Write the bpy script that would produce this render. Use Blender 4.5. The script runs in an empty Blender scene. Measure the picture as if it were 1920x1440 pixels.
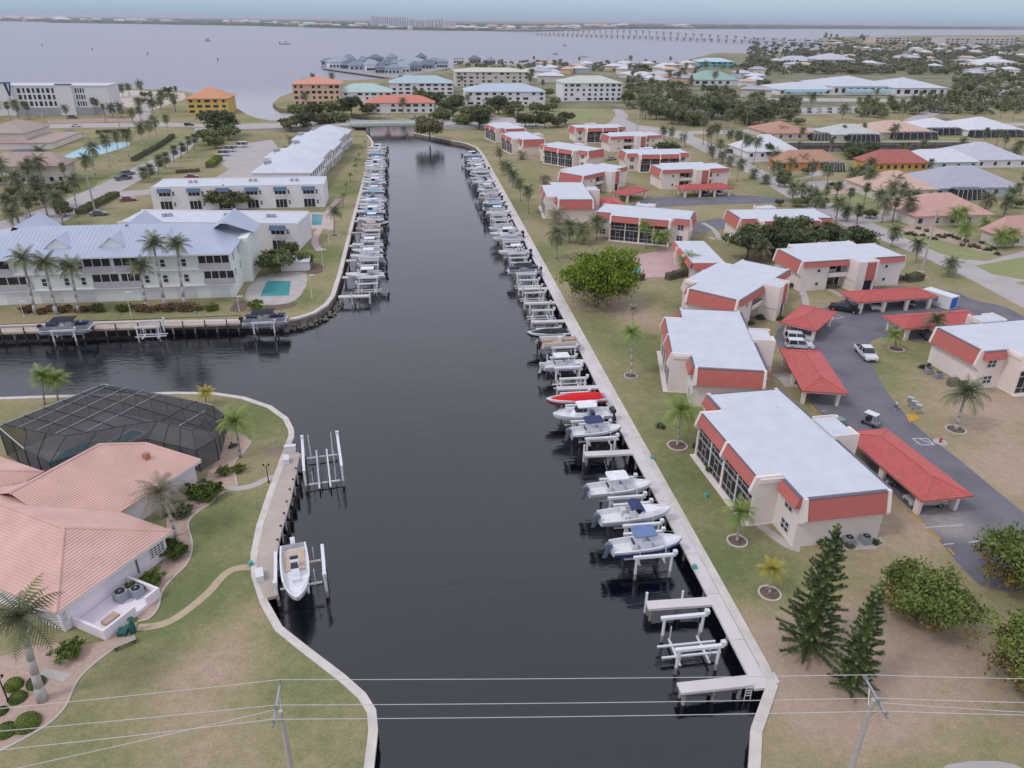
import bpy, math, random
from mathutils import Vector, Matrix, noise
from mathutils.geometry import tessellate_polygon
random.seed(11)
R = math.radians
sc = bpy.context.scene
col = sc.collection

# ------------------------------------------------------------------ camera
F = 1380.0; PITCH = R(26.3); ROLL = R(0.62); YAW = R(8.1); H = 50.0
_c, _s = math.cos(ROLL), math.sin(ROLL)
_R0 = Vector((math.cos(YAW), -math.sin(YAW), 0)); _N0 = Vector((math.sin(YAW), math.cos(YAW), 0)); _Z = Vector((0, 0, 1))
_U0 = _N0 * math.sin(PITCH) + _Z * math.cos(PITCH); _F0 = _N0 * math.cos(PITCH) - _Z * math.sin(PITCH)
_RT = _R0 * _c + _U0 * _s; _UP = _U0 * _c - _R0 * _s
cam_d = bpy.data.cameras.new("camera"); cam = bpy.data.objects.new("camera", cam_d); col.objects.link(cam)
cam_d.sensor_width = 36.0; cam_d.lens = 36.0 * F / 1920.0; cam_d.clip_start = 1.0; cam_d.clip_end = 120000.0
cam.matrix_world = Matrix(((_RT.x, _UP.x, -_F0.x, 0), (_RT.y, _UP.y, -_F0.y, 0), (_RT.z, _UP.z, -_F0.z, H), (0, 0, 0, 1)))
sc.camera = cam

def P(x, y, z=0.0):
    """photo pixel -> point of the horizontal plane at height z"""
    d = _RT * ((x - 960) / F) - _UP * ((y - 720) / F) + _F0
    t = (z - H) / d.z
    return Vector((d.x * t, d.y * t, z))
def P2(x, y, z=0.0):
    p = P(x, y, z); return (p.x, p.y)

# ------------------------------------------------------------------ sky, sun, exposure
SUN_EL, SUN_AZ = R(52), R(250)          # azimuth: compass-like, from +Y clockwise
w = bpy.data.worlds.new("World"); sc.world = w; w.use_nodes = True
nt = w.node_tree; nt.nodes.clear()
sky = nt.nodes.new("ShaderNodeTexSky"); sky.sky_type = 'NISHITA'; sky.sun_disc = False
sky.sun_elevation = SUN_EL; sky.sun_rotation = SUN_AZ; sky.altitude = 50; sky.air_density = 1.0; sky.dust_density = .6; sky.ozone_density = 2.5
tc = nt.nodes.new("ShaderNodeTexCoord")
mp = nt.nodes.new("ShaderNodeMapping"); mp.inputs['Scale'].default_value = (1.2, 1.2, 5.0)
nz = nt.nodes.new("ShaderNodeTexNoise"); nz.inputs['Scale'].default_value = 1.6; nz.inputs['Detail'].default_value = 5
rp = nt.nodes.new("ShaderNodeMapRange"); rp.inputs['From Min'].default_value = .25; rp.inputs['From Max'].default_value = .75
rp.inputs['To Min'].default_value = .72; rp.inputs['To Max'].default_value = .96
mx = nt.nodes.new("ShaderNodeMix"); mx.data_type = 'RGBA'
mx.inputs['B'].default_value = (6.9, 6.95, 8.1, 1)        # thin high overcast
bg = nt.nodes.new("ShaderNodeBackground"); bg.inputs['Strength'].default_value = 0.125
wo = nt.nodes.new("ShaderNodeOutputWorld")
L = nt.links.new
L(tc.outputs['Generated'], mp.inputs['Vector']); L(mp.outputs['Vector'], nz.inputs['Vector']); L(nz.outputs['Fac'], rp.inputs['Value'])
sep = nt.nodes.new("ShaderNodeSeparateXYZ"); L(tc.outputs['Generated'], sep.inputs[0])
el = nt.nodes.new("ShaderNodeMapRange"); el.inputs['From Min'].default_value = 0; el.inputs['From Max'].default_value = .075; el.inputs['To Min'].default_value = .12; el.inputs['To Max'].default_value = 1.0; L(sep.outputs['Z'], el.inputs['Value'])
cv = nt.nodes.new("ShaderNodeMath"); cv.operation = 'MULTIPLY'; L(el.outputs['Result'], cv.inputs[0]); L(rp.outputs['Result'], cv.inputs[1])
L(cv.outputs[0], mx.inputs['Factor']); hb = nt.nodes.new("ShaderNodeMix"); hb.data_type = 'RGBA'; hb.inputs['Factor'].default_value = .75; hb.inputs['B'].default_value = (1.25, 2.75, 4.2, 1)   # pale blue clear strip over the horizon
L(sky.outputs['Color'], hb.inputs['A']); L(hb.outputs['Result'], mx.inputs['A']); L(mx.outputs['Result'], bg.inputs['Color']); L(bg.outputs['Background'], wo.inputs['Surface'])
sun_d = bpy.data.lights.new("sun", 'SUN'); sun_d.energy = 1.05; sun_d.angle = R(11); sun_d.color = (1.0, .95, .9)
sun = bpy.data.objects.new("sun", sun_d); col.objects.link(sun)
sdir = Vector((math.sin(SUN_AZ) * math.cos(SUN_EL), math.cos(SUN_AZ) * math.cos(SUN_EL), math.sin(SUN_EL)))
sun.rotation_euler = (-sdir).to_track_quat('-Z', 'Y').to_euler(); sun.location = (0, 0, 200)
sc.view_settings.view_transform = 'Standard'; sc.view_settings.look = 'None'
sc.view_settings.exposure = 0.03; sc.view_settings.gamma = 1.0; sc.view_settings.use_curve_mapping = False

# ------------------------------------------------------------------ helpers
class MB:
    """collects faces; build() links them as one mesh object"""
    def __init__(s): s.v = []; s.f = []
    def add(s, vs, fs):
        n = len(s.v); s.v += [tuple(p) for p in vs]; s.f += [tuple(n + i for i in f) for f in fs]; return s
    def box(s, x0, y0, z0, x1, y1, z1):
        return s.add([(x0, y0, z0), (x1, y0, z0), (x1, y1, z0), (x0, y1, z0), (x0, y0, z1), (x1, y0, z1), (x1, y1, z1), (x0, y1, z1)],
                     [(3, 2, 1, 0), (4, 5, 6, 7), (0, 1, 5, 4), (1, 2, 6, 5), (2, 3, 7, 6), (3, 0, 4, 7)])
    def hexa(s, p):
        return s.add(p, [(3, 2, 1, 0), (4, 5, 6, 7), (0, 1, 5, 4), (1, 2, 6, 5), (2, 3, 7, 6), (3, 0, 4, 7)])
    def poly(s, pts): return s.add(pts, [tuple(range(len(pts)))])
    def sheet(s, pts, z):                       # concave polygon, facing up
        vs = [Vector((p[0], p[1], z)) for p in pts]
        fs = []
        for t in tessellate_polygon([vs]):
            a, b, c = (vs[i] for i in t)
            fs.append(tuple(t) if (b - a).cross(c - a).z > 0 else tuple(t[::-1]))
        return s.add(vs, fs)
    def prism(s, pts, z0, z1):
        pts = ccw(pts); n = len(pts)
        s.sheet(pts, z1)
        return s.add([(p[0], p[1], z0) for p in pts] + [(p[0], p[1], z1) for p in pts], [(i, (i + 1) % n, n + (i + 1) % n, n + i) for i in range(n)])
    def extr(s, prof, a0, a1, axis='x'):        # profile in the other two axes, extruded along axis
        n = len(prof)
        def pt(p, a): return (a, p[0], p[1]) if axis == 'x' else ((p[0], a, p[1]) if axis == 'y' else (p[0], p[1], a))
        return s.add([pt(p, a0) for p in prof] + [pt(p, a1) for p in prof],
                     [(i, (i + 1) % n, n + (i + 1) % n, n + i) for i in range(n)] + [tuple(range(n - 1, -1, -1)), tuple(range(n, 2 * n))])
    def tube(s, p0, p1, r0, r1=None, n=8, cap=True):
        p0, p1 = Vector(p0), Vector(p1); r1 = r0 if r1 is None else r1
        d = (p1 - p0).normalized(); a = d.orthogonal().normalized(); b = d.cross(a)
        vs = []
        for q, r in ((p0, r0), (p1, r1)):
            for i in range(n):
                t = 2 * math.pi * i / n; vs.append(q + a * (math.cos(t) * r) + b * (math.sin(t) * r))
        fs = [(i, (i + 1) % n, n + (i + 1) % n, n + i) for i in range(n)]
        if cap: fs += [tuple(range(n - 1, -1, -1)), tuple(range(n, 2 * n))]
        return s.add(vs, fs)
    def path(s, pts, rs, n=6):
        for i in range(len(pts) - 1): s.tube(pts[i], pts[i + 1], rs[i], rs[i + 1], n, True)
        return s
    def loft(s, rings, closed=True, cap=True):
        n = len(rings[0]); base = len(s.v); s.v += [tuple(p) for r in rings for p in r]
        for k in range(len(rings) - 1):
            for i in range(n if closed else n - 1):
                j = (i + 1) % n; s.f.append((base + k * n + i, base + k * n + j, base + (k + 1) * n + j, base + (k + 1) * n + i))
        if cap:
            s.f.append(tuple(base + i for i in range(n - 1, -1, -1))); s.f.append(tuple(base + (len(rings) - 1) * n + i for i in range(n)))
        return s
    def mesh(s, name, m, smooth=False):
        me = bpy.data.meshes.new(name); me.from_pydata(s.v, [], s.f); me.materials.append(m)
        if smooth: me.polygons.foreach_set("use_smooth", [True] * len(me.polygons))
        me.update(); return me
    def build(s, name, m, parent=None, smooth=False): return link(name, s.mesh(name, m, smooth), parent)

def link(name, me, parent=None, loc=None, rot=None, scale=None):
    o = bpy.data.objects.new(name, me); col.objects.link(o)
    if parent: o.parent = parent
    if loc is not None: o.location = loc
    if rot is not None: o.rotation_euler = rot
    if scale is not None: o.scale = scale if not isinstance(scale, (int, float)) else (scale,) * 3
    return o
def ccw(pts):
    a = sum(pts[i - 1][0] * pts[i][1] - pts[i][0] * pts[i - 1][1] for i in range(len(pts)))
    return list(pts) if a > 0 else list(pts)[::-1]
def tag(o, label=None, cat=None, group=None, kind=None):
    if label: o["label"] = label
    if cat: o["category"] = cat
    if group: o["group"] = group
    if kind: o["kind"] = kind
    return o
def thing(name, label, cat, loc=(0, 0, 0), rz=0.0, group=None, scale=None):
    o = link(name, None, None, loc, (0, 0, rz), scale); o.empty_display_size = .1
    return tag(o, label, cat, group)
KIDS = {}
def kids(o): return [c for c in col_children(o)]
def col_children(o): return list(o.children)
def copy_tree(o, parent=None):
    c = o.copy(); col.objects.link(c); c.parent = parent
    for ch in TREE.get(o.name, []): copy_tree(ch, c)
    return c
TREE = {}
def index_tree(root):                            # children lists looked up once
    TREE[root.name] = list(root.children)
    for c in TREE[root.name]: index_tree(c)
def dup(root, loc, rz, label, group=None, scale=None):
    if root.name not in TREE: index_tree(root)
    o = copy_tree(root); o.location = loc; o.rotation_euler = (0, 0, rz)
    if scale is not None: o.scale = scale if not isinstance(scale, (int, float)) else (scale,) * 3
    o["label"] = label
    if group: o["group"] = group
    return o
class Proto:
    """first use moves the built thing itself, later uses copy it"""
    def __init__(s, root): s.root = root; s.used = False
    def put(s, loc, rz, label, group=None, scale=None):
        if not s.used:
            s.used = True; index_tree(s.root); o = s.root; o.location = loc; o.rotation_euler = (0, 0, rz)
            if scale is not None: o.scale = scale if not isinstance(scale, (int, float)) else (scale,) * 3
            o["label"] = label
            if group: o["group"] = group
            return o
        return dup(s.root, loc, rz, label, group, scale)
ORD = ["first", "second", "third", "fourth", "fifth", "sixth", "seventh", "eighth", "ninth", "tenth", "eleventh", "twelfth", "thirteenth", "fourteenth", "fifteenth", "sixteenth", "seventeenth", "eighteenth", "nineteenth", "twentieth"]
def nth(i):
    if i < 20: return ORD[i]
    if i >= 99: return ("%s hundredth" % ["one", "two"][i // 100] if i % 100 == 99 else "%s hundred and %s" % (["one", "two"][(i + 1) // 100 - 1], nth((i + 1) % 100 - 1))) if i < 299 else "last"
    t = {7: "seventy", 8: "eighty", 9: "ninety", 2: "twenty", 3: "thirty", 4: "forty", 5: "fifty", 6: "sixty"}[(i + 1) // 10]
    return t + "-" + ORD[(i + 1) % 10 - 1] if (i + 1) % 10 else {"twenty": "twentieth", "thirty": "thirtieth", "forty": "fortieth", "fifty": "fiftieth", "sixty": "sixtieth", "seventy": "seventieth", "eighty": "eightieth", "ninety": "ninetieth"}[t]

# ------------------------------------------------------------------ materials
def newmat(name):
    m = bpy.data.materials.new(name); m.use_nodes = True
    return m, m.node_tree, m.node_tree.nodes["Principled BSDF"]
def noise_node(t, scale, detail=4, coord='Object', stretch=None, rough=.55):
    n = t.nodes.new("ShaderNodeTexNoise"); n.inputs['Scale'].default_value = scale; n.inputs['Detail'].default_value = detail; n.inputs['Roughness'].default_value = rough
    if coord == 'World':
        c = t.nodes.new("ShaderNodeNewGeometry").outputs['Position']
    else:
        c = t.nodes.new("ShaderNodeTexCoord").outputs['Object']
    if stretch:
        mpn = t.nodes.new("ShaderNodeMapping"); mpn.inputs['Scale'].default_value = stretch[:3]
        if len(stretch) > 3: mpn.inputs['Rotation'].default_value = (0, 0, stretch[3])
        t.links.new(c, mpn.inputs['Vector']); c = mpn.outputs['Vector']
    t.links.new(c, n.inputs['Vector']); return n
def ramp_node(t, src, stops):
    r = t.nodes.new("ShaderNodeValToRGB"); e = r.color_ramp.elements
    e[0].position, e[0].color = stops[0][0], (*stops[0][1], 1); e[1].position, e[1].color = stops[-1][0], (*stops[-1][1], 1)
    for p, c in stops[1:-1]:
        k = e.new(p); k.color = (*c, 1)
    t.links.new(src, r.inputs['Fac']); return r
MATS = {}
def mat(name, c, c2=None, scale=.6, rough=.7, bump=0.0, bscale=None, metal=0.0, spec=.4, coord='Object', var=.12, stretch=None, alpha=None, coat=0):
    m, t, b = newmat(name)
    if c2 is None: c2 = tuple(x * (1 - var) for x in c)
    n = noise_node(t, scale, 5, coord, stretch)
    r = ramp_node(t, n.outputs['Fac'], [(.32, c2), (.68, c)])
    t.links.new(r.outputs['Color'], b.inputs['Base Color'])
    b.inputs['Roughness'].default_value = rough; b.inputs['Metallic'].default_value = metal; b.inputs['Specular IOR Level'].default_value = spec
    if coat: b.inputs['Coat Weight'].default_value = coat
    if alpha is not None: b.inputs['Alpha'].default_value = alpha
    if bump:
        n2 = noise_node(t, bscale or scale * 8, 4, coord); bn = t.nodes.new("ShaderNodeBump"); bn.inputs['Strength'].default_value = bump; bn.inputs['Distance'].default_value = .05
        t.links.new(n2.outputs['Fac'], bn.inputs['Height']); t.links.new(bn.outputs['Normal'], b.inputs['Normal'])
    MATS[name] = m; return m
def banded(name, c, c2, freq, rough=.8, axis='Z', weight=.5, coord='Object'):
    """courses / seams as fine relief: wave bands along an axis"""
    m, t, b = newmat(name)
    co = t.nodes.new("ShaderNodeTexCoord").outputs['Object'] if coord == 'Object' else t.nodes.new("ShaderNodeTexCoord").outputs['UV']
    wv = t.nodes.new("ShaderNodeTexWave"); wv.bands_direction = axis; wv.inputs['Scale'].default_value = freq; wv.inputs['Distortion'].default_value = .4; wv.inputs['Detail'].default_value = 2
    t.links.new(co, wv.inputs['Vector'])
    n = noise_node(t, 1.3, 5)
    ad = t.nodes.new("ShaderNodeMath"); ad.operation = 'MULTIPLY_ADD'; ad.inputs[1].default_value = weight; t.links.new(wv.outputs['Fac'], ad.inputs[0])
    sb = t.nodes.new("ShaderNodeMath"); sb.operation = 'MULTIPLY'; sb.inputs[1].default_value = 1 - weight; t.links.new(n.outputs['Fac'], sb.inputs[0]); t.links.new(sb.outputs[0], ad.inputs[2])
    r = ramp_node(t, ad.outputs[0], [(.25, c2), (.65, c)]); t.links.new(r.outputs['Color'], b.inputs['Base Color'])
    bn = t.nodes.new("ShaderNodeBump"); bn.inputs['Strength'].default_value = .4; bn.inputs['Distance'].default_value = .04
    t.links.new(wv.outputs['Fac'], bn.inputs['Height']); t.links.new(bn.outputs['Normal'], b.inputs['Normal'])
    b.inputs['Roughness'].default_value = rough; MATS[name] = m; return m

# buildings
STUCCO = mat("cream_stucco", (.82, .735, .685), (.76, .68, .63), .25, .85, .15, 6)
ROOFW = mat("white_membrane_roof", (.61, .63, .68), (.545, .565, .615), .45, .6, .1, 2)
REDP = banded("red_shingle", (.56, .165, .14), (.43, .12, .105), 4.0)
DRIP = mat("drip_edge", (.13, .125, .16), rough=.6)
REDT = banded("red_roof_tile", (.56, .135, .125), (.44, .10, .095), 1.6, axis='DIAGONAL', weight=.15)
PINKT = mat("pink_roof_tile", (.71, .46, .39), (.60, .38, .315), .35, .85, .3, 5)
WHITEW = mat("white_stucco", (.80, .78, .795), (.74, .72, .735), .25, .8, .1, 6)
MINTW = mat("pale_green_stucco", (.80, .83, .79), (.75, .78, .745), .2, .8)
BLUER = mat("blue_metal_roof", (.46, .51, .61), (.42, .465, .565), .2, .45, metal=.15)
WHITEP = mat("white_paint", (.72, .72, .74), rough=.55, var=.08)
DARKG = mat("dark_screen", (.030, .030, .036), (.018, .018, .022), .8, .5)
GLASS = mat("window_glass", (.035, .045, .06), (.02, .025, .035), .5, .12, spec=.6)
CONC = mat("concrete", (.50, .46, .43), (.40, .37, .345), .5, .9, .25, 9, coord='World')
CAPC = mat("seawall_concrete", (.68, .62, .57), (.54, .49, .45), .7, .9, .25, 9, coord='World')
DOCKC = mat("dock_concrete", (.68, .635, .63), (.59, .55, .545), .35, .85, .15, 6, coord='World')
WALLC = mat("weathered_seawall", (.30, .26, .23), (.14, .12, .10), .9, .95, .4, 5, coord='World')
WOODD = mat("dock_planks", (.52, .44, .38), (.44, .37, .32), .5, .9, coord='World')
PILEW = mat("pile_grey", (.40, .38, .36), (.16, .14, .12), .8, .9, coord='World')
PILED = mat("pile_dark_wood", (.10, .08, .07), (.05, .04, .035), 1.2, .9)
ALU = mat("lift_white_metal", (.76, .76, .78), (.68, .68, .7), .6, .45)
BLACK = mat("black_rubber", (.02, .02, .022), rough=.6)
STEEL = mat("steel", (.42, .44, .47), rough=.4, metal=.6)
# ------------------------------------------------------------------ water, land, sea walls
WZ = -1.5
def water_mat():
    m, t, b = newmat("brackish_water")
    b.inputs['IOR'].default_value = 1.78; b.inputs['Specular IOR Level'].default_value = .5
    sp = t.nodes.new("ShaderNodeSeparateXYZ"); t.links.new(t.nodes.new("ShaderNodeNewGeometry").outputs['Position'], sp.inputs[0])
    def mr(a, b2, c, d):
        n = t.nodes.new("ShaderNodeMapRange"); n.inputs['From Min'].default_value = a; n.inputs['From Max'].default_value = b2; n.inputs['To Min'].default_value = c; n.inputs['To Max'].default_value = d; t.links.new(sp.outputs['Y'], n.inputs['Value']); return n.outputs['Result']
    bayf = mr(420, 700, 0, 1)                       # open bay: lavender sky sheen put into base colour, wind-roughened; canal: dark and calm
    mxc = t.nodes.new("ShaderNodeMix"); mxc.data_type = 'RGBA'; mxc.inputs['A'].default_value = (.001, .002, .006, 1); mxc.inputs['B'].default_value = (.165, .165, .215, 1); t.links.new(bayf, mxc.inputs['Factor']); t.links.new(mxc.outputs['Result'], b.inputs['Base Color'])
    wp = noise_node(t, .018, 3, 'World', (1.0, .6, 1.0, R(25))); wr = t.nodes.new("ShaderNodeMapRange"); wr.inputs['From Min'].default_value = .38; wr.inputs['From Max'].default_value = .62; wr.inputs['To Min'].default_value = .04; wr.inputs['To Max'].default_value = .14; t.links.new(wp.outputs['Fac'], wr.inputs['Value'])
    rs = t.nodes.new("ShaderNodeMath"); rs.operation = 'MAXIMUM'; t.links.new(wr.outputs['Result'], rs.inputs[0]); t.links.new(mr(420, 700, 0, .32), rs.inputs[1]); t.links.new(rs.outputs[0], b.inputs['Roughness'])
    n1 = noise_node(t, 1.0, 3, 'World', (.55, 1.3, 1.0, R(12))); n2 = noise_node(t, .12, 3, 'World', (.6, 1.2, 1.0, R(-20)))
    ad = t.nodes.new("ShaderNodeMath"); ad.operation = 'MULTIPLY_ADD'; ad.inputs[1].default_value = 1.6
    t.links.new(n2.outputs['Fac'], ad.inputs[0]); t.links.new(n1.outputs['Fac'], ad.inputs[2])
    bn = t.nodes.new("ShaderNodeBump"); bn.inputs['Strength'].default_value = .28; bn.inputs['Distance'].default_value = .14
    t.links.new(ad.outputs[0], bn.inputs['Height']); t.links.new(bn.outputs['Normal'], b.inputs['Normal'])
    return m
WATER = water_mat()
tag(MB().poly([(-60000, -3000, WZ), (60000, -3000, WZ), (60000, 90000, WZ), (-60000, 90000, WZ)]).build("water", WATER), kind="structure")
BED = mat("canal_bed", (.05, .045, .035), rough=.95)
tag(MB().poly([(-60000, -3000, WZ - 3), (60000, -3000, WZ - 3), (60000, 90000, WZ - 3), (-60000, 90000, WZ - 3)]).build("canal_bed", BED), kind="structure")

# px, py, radius m, greenness
BLOBS = [(1180, 650, 9, .5), (1090, 600, 7, .35), (1240, 780, 8, .4), (1300, 900, 8, .4), (1390, 1060, 8, .5), (1020, 470, 10, .5), (960, 390, 12, .4),
         (1500, 1250, 9, -.75), (1560, 1290, 6, -.8), (1640, 1240, 8, -.45), (1800, 1250, 9, -.4), (1160, 570, 8, -.5), (1220, 600, 7, -.5), (1850, 760, 12, -.55), (1890, 880, 10, -.7),
         (1700, 730, 5, .3), (1640, 690, 4, .2), (1700, 990, 6, -.5), (1480, 1340, 8, .1), (1100, 330, 18, -.4), (980, 290, 14, -.3), (1040, 380, 9, -.35),
         (300, 1150, 6, .5), (420, 1080, 6, .45), (420, 960, 6, .55), (480, 780, 8, .7), (560, 1290, 5, .35), (330, 1320, 5, -.5), (230, 1300, 5, -.15), (440, 1220, 5, -.45), (150, 1400, 6, .25), (640, 1400, 5, .3), (520, 1190, 3, .4), (390, 1400, 5, -.3),
         (590, 480, 9, .6), (560, 560, 6, .5), (640, 350, 12, .5), (660, 300, 10, .3), (200, 590, 14, .15), (300, 270, 25, .5), (190, 340, 18, .6), (60, 420, 12, .55)]
def grass_mat(name, base=.0):
    m, t, b = newmat(name)
    pos = t.nodes.new("ShaderNodeNewGeometry").outputs['Position']
    acc = None
    def math_(op, a, bb):
        n = t.nodes.new("ShaderNodeMath"); n.operation = op
        for k, q in enumerate((a, bb)):
            if isinstance(q, (int, float)): n.inputs[k].default_value = q
            else: t.links.new(q, n.inputs[k])
        return n.outputs[0]
    nA = noise_node(t, .055, 5, 'World'); nB = noise_node(t, .55, 8, 'World', (1, 1, 1, .5), .78); nC = noise_node(t, 2.6, 5, 'World', rough=.8)
    acc = math_('ADD', math_('MULTIPLY', math_('SUBTRACT', nA.outputs['Fac'], .5), 1.8), base)
    acc = math_('ADD', acc, math_('MULTIPLY', math_('SUBTRACT', nB.outputs['Fac'], .5), 1.35))
    for (px, py, r, a) in BLOBS:
        c = P(px, py)
        d = t.nodes.new("ShaderNodeVectorMath"); d.operation = 'DISTANCE'; t.links.new(pos, d.inputs[0]); d.inputs[1].default_value = c
        mr = t.nodes.new("ShaderNodeMapRange"); mr.interpolation_type = 'SMOOTHSTEP'; mr.inputs['From Min'].default_value = 0; mr.inputs['From Max'].default_value = r * 1.5; mr.inputs['To Min'].default_value = a; mr.inputs['To Max'].default_value = 0
        t.links.new(d.outputs['Value'], mr.inputs['Value']); acc = math_('ADD', acc, mr.outputs['Result'])
    acc = math_('ADD', acc, math_('MULTIPLY', math_('SUBTRACT', nC.outputs['Fac'], .5), 1.0))
    v = math_('MULTIPLY_ADD', acc, .62); v.node.inputs[2].default_value = .5
    r = ramp_node(t, v, [(.10, (.44, .335, .25)), (.3, (.37, .30, .19)), (.48, (.31, .275, .15)), (.66, (.23, .235, .11)), (.9, (.165, .195, .08))])
    nD = noise_node(t, 6.5, 3, 'World', rough=.75); nE = noise_node(t, 1.1, 6, 'World', rough=.8)
    gm = math_('ADD', math_('MULTIPLY', nD.outputs['Fac'], 1.0), math_('MULTIPLY', nE.outputs['Fac'], .75))
    gr = t.nodes.new("ShaderNodeMapRange"); gr.inputs['From Min'].default_value = .55; gr.inputs['From Max'].default_value = 1.2; gr.inputs['To Min'].default_value = .62; gr.inputs['To Max'].default_value = 1.25; t.links.new(gm, gr.inputs['Value'])
    vm = t.nodes.new("ShaderNodeVectorMath"); vm.operation = 'SCALE'; t.links.new(r.outputs['Color'], vm.inputs[0]); t.links.new(gr.outputs['Result'], vm.inputs['Scale'])
    t.links.new(vm.outputs['Vector'], b.inputs['Base Color']); b.inputs['Roughness'].default_value = .95; b.inputs['Specular IOR Level'].default_value = .1
    bn = t.nodes.new("ShaderNodeBump"); bn.inputs['Strength'].default_value = .5; bn.inputs['Distance'].default_value = .08
    t.links.new(nC.outputs['Fac'], bn.inputs['Height']); t.links.new(bn.outputs['Normal'], b.inputs['Normal'])
    return m
GRASS = grass_mat("dry_lawn", -.04)
GREEN = mat("watered_lawn", (.23, .275, .10), (.29, .27, .14), .35, .95, .4, 5, coord='World')
FARG = mat("far_ground", (.20, .19, .14), (.11, .12, .08), .02, .95, coord='World')

# --- shore lines (photo pixels of the land edge)
EAST_WALL = [P2(1430, 1560), P2(1413, 1440), P2(1417, 1370), P2(1447, 1285), (28.4, 43.0), (28.7, 76), (28.9, 98), (29.4, 138), (29.7, 160), (30.9, 260), P2(905, 290), P2(893, 276), P2(872, 268), P2(845, 263), P2(824, 259), P2(800, 254), P2(776, 249)]
EAST_SHORE = [(8.5, 396), (8, 418), (-12, 446), (-38, 474), P2(525, 203), P2(511, 194), P2(525, 182), P2(556, 170), P2(640, 151), P2(735, 147), P2(742, 141), P2(850, 130), P2(862, 117), P2(960, 121), P2(1090, 121), P2(1200, 121), P2(1275, 116), P2(1340, 99), P2(1385, 99), P2(1440, 103), P2(1485, 97), P2(1545, 91), P2(1545, 80), P2(1530, 74), P2(1560, 69), P2(1700, 66.5), P2(1920, 65.5), P2(2300, 66)]
CANAL2 = [P2(1430, 267), P2(1840, 265.5), P2(1860, 285), P2(1430, 285)]
WEST_WALL = [(-330, 133.2), P2(0, 611), P2(240, 604), P2(455, 601), P2(530, 601), P2(560, 596), P2(590, 586), P2(612, 571), P2(624, 555), P2(637, 515), P2(660, 422), P2(687, 320), P2(699, 268), P2(694, 259), P2(688, 253)]
WEST_SHORE = [(-19.5, 392), (-20, 418), (-48, 448), P2(508, 226), P2(480, 221), P2(462, 214), P2(445, 203), P2(428, 190), P2(345, 171), P2(215, 164), P2(0, 162), P2(-400, 158)]
PEN = [(-330, 100.6), P2(0, 748), P2(90, 745), P2(330, 738), P2(400, 739), P2(455, 747), P2(505, 764), P2(535, 786), P2(545, 806), P2(546, 818), P2(536, 845), P2(505, 930), P2(487, 985), P2(476, 1040), P2(478, 1080), P2(494, 1130), P2(522, 1180), P2(572, 1220), P2(640, 1272), P2(678, 1306), P2(696, 1335), P2(699, 1370), P2(691, 1440), P2(680, 1560)]
def land(pts, holes=(), m=GRASS, z=0.0, name="ground"):
    mb = MB()
    loops = [[Vector((p[0], p[1], z)) for p in l] for l in [pts, *holes]]
    vs = [v for l in loops for v in l]; fs = []
    for t in tessellate_polygon(loops):
        a, b, c = (vs[i] for i in t); fs.append(tuple(t) if (b - a).cross(c - a).z > 0 else tuple(t[::-1]))
    mb.add(vs, fs)
    for l in loops:
        n = len(l); mb.add([(p.x, p.y, z) for p in l] + [(p.x, p.y, WZ - 2) for p in l], [(i, (i + 1) % n, n + (i + 1) % n, n + i) for i in range(n)])
    return tag(mb.build(name, m), kind="structure")
land(EAST_WALL + EAST_SHORE + [(9000, 2500), (9000, -300), (26, -300)], [CANAL2])
land(WEST_WALL + WEST_SHORE + [(-3000, 800), (-3000, 134)])
land(PEN + [(-8, -300), (-3000, -300), (-3000, 100)])

def ribbon(mb, pts, wl, wr, z0, z1):
    """strip along a polyline: wl to the left of travel, wr to the right"""
    n = len(pts); Lp, Rp = [], []
    for i in range(n):
        a = Vector(pts[max(i - 1, 0)][:2]); b = Vector(pts[min(i + 1, n - 1)][:2]); d = (b - a).normalized(); nn = Vector((-d.y, d.x)); p = Vector(pts[i][:2])
        Lp.append(p + nn * wl); Rp.append(p - nn * wr)
    for i in range(n - 1):
        a, b, c, d = Lp[i], Rp[i], Rp[i + 1], Lp[i + 1]
        mb.hexa([(a.x, a.y, z0), (b.x, b.y, z0), (c.x, c.y, z0), (d.x, d.y, z0), (a.x, a.y, z1), (b.x, b.y, z1), (c.x, c.y, z1), (d.x, d.y, z1)])
    return mb
def smooth_line(pts, k=2):
    for _ in range(k):
        q = [pts[0]]
        for a, b in zip(pts[:-1], pts[1:]):
            q += [(a[0] * .75 + b[0] * .25, a[1] * .75 + b[1] * .25), (a[0] * .25 + b[0] * .75, a[1] * .25 + b[1] * .75)]
        pts = q + [pts[-1]]
    return pts
def seawall(pts, label, left_is_water, wcap=.9):
    t = thing("seawall", label, "seawall", (*pts[0][:2], 0), 0, None)
    o = Vector(pts[0][:2]); q = [(p[0] - o.x, p[1] - o.y) for p in pts]
    wl, wr = (wcap * .45, wcap * .55) if left_is_water else (wcap * .55, wcap * .45)
    ribbon(MB(), q, wl, wr, -.25, .12).build("cap", CAPC, t)
    wl, wr = (.25, .0) if left_is_water else (.0, .25)
    ribbon(MB(), q, wl, wr, WZ - 1.5, -.25).build("wall_face", WALLC, t)
    return t
seawall(EAST_WALL, "long concrete seawall along the right bank of the main canal", True)
seawall(WEST_WALL, "concrete seawall round the left bank by the white apartment house", False)
seawall(PEN, "curving concrete seawall round the lawn of the pink tiled house", False, .75)
seawall(CANAL2[:2], "straight seawall of the back canal behind the right-hand houses", False)

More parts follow.
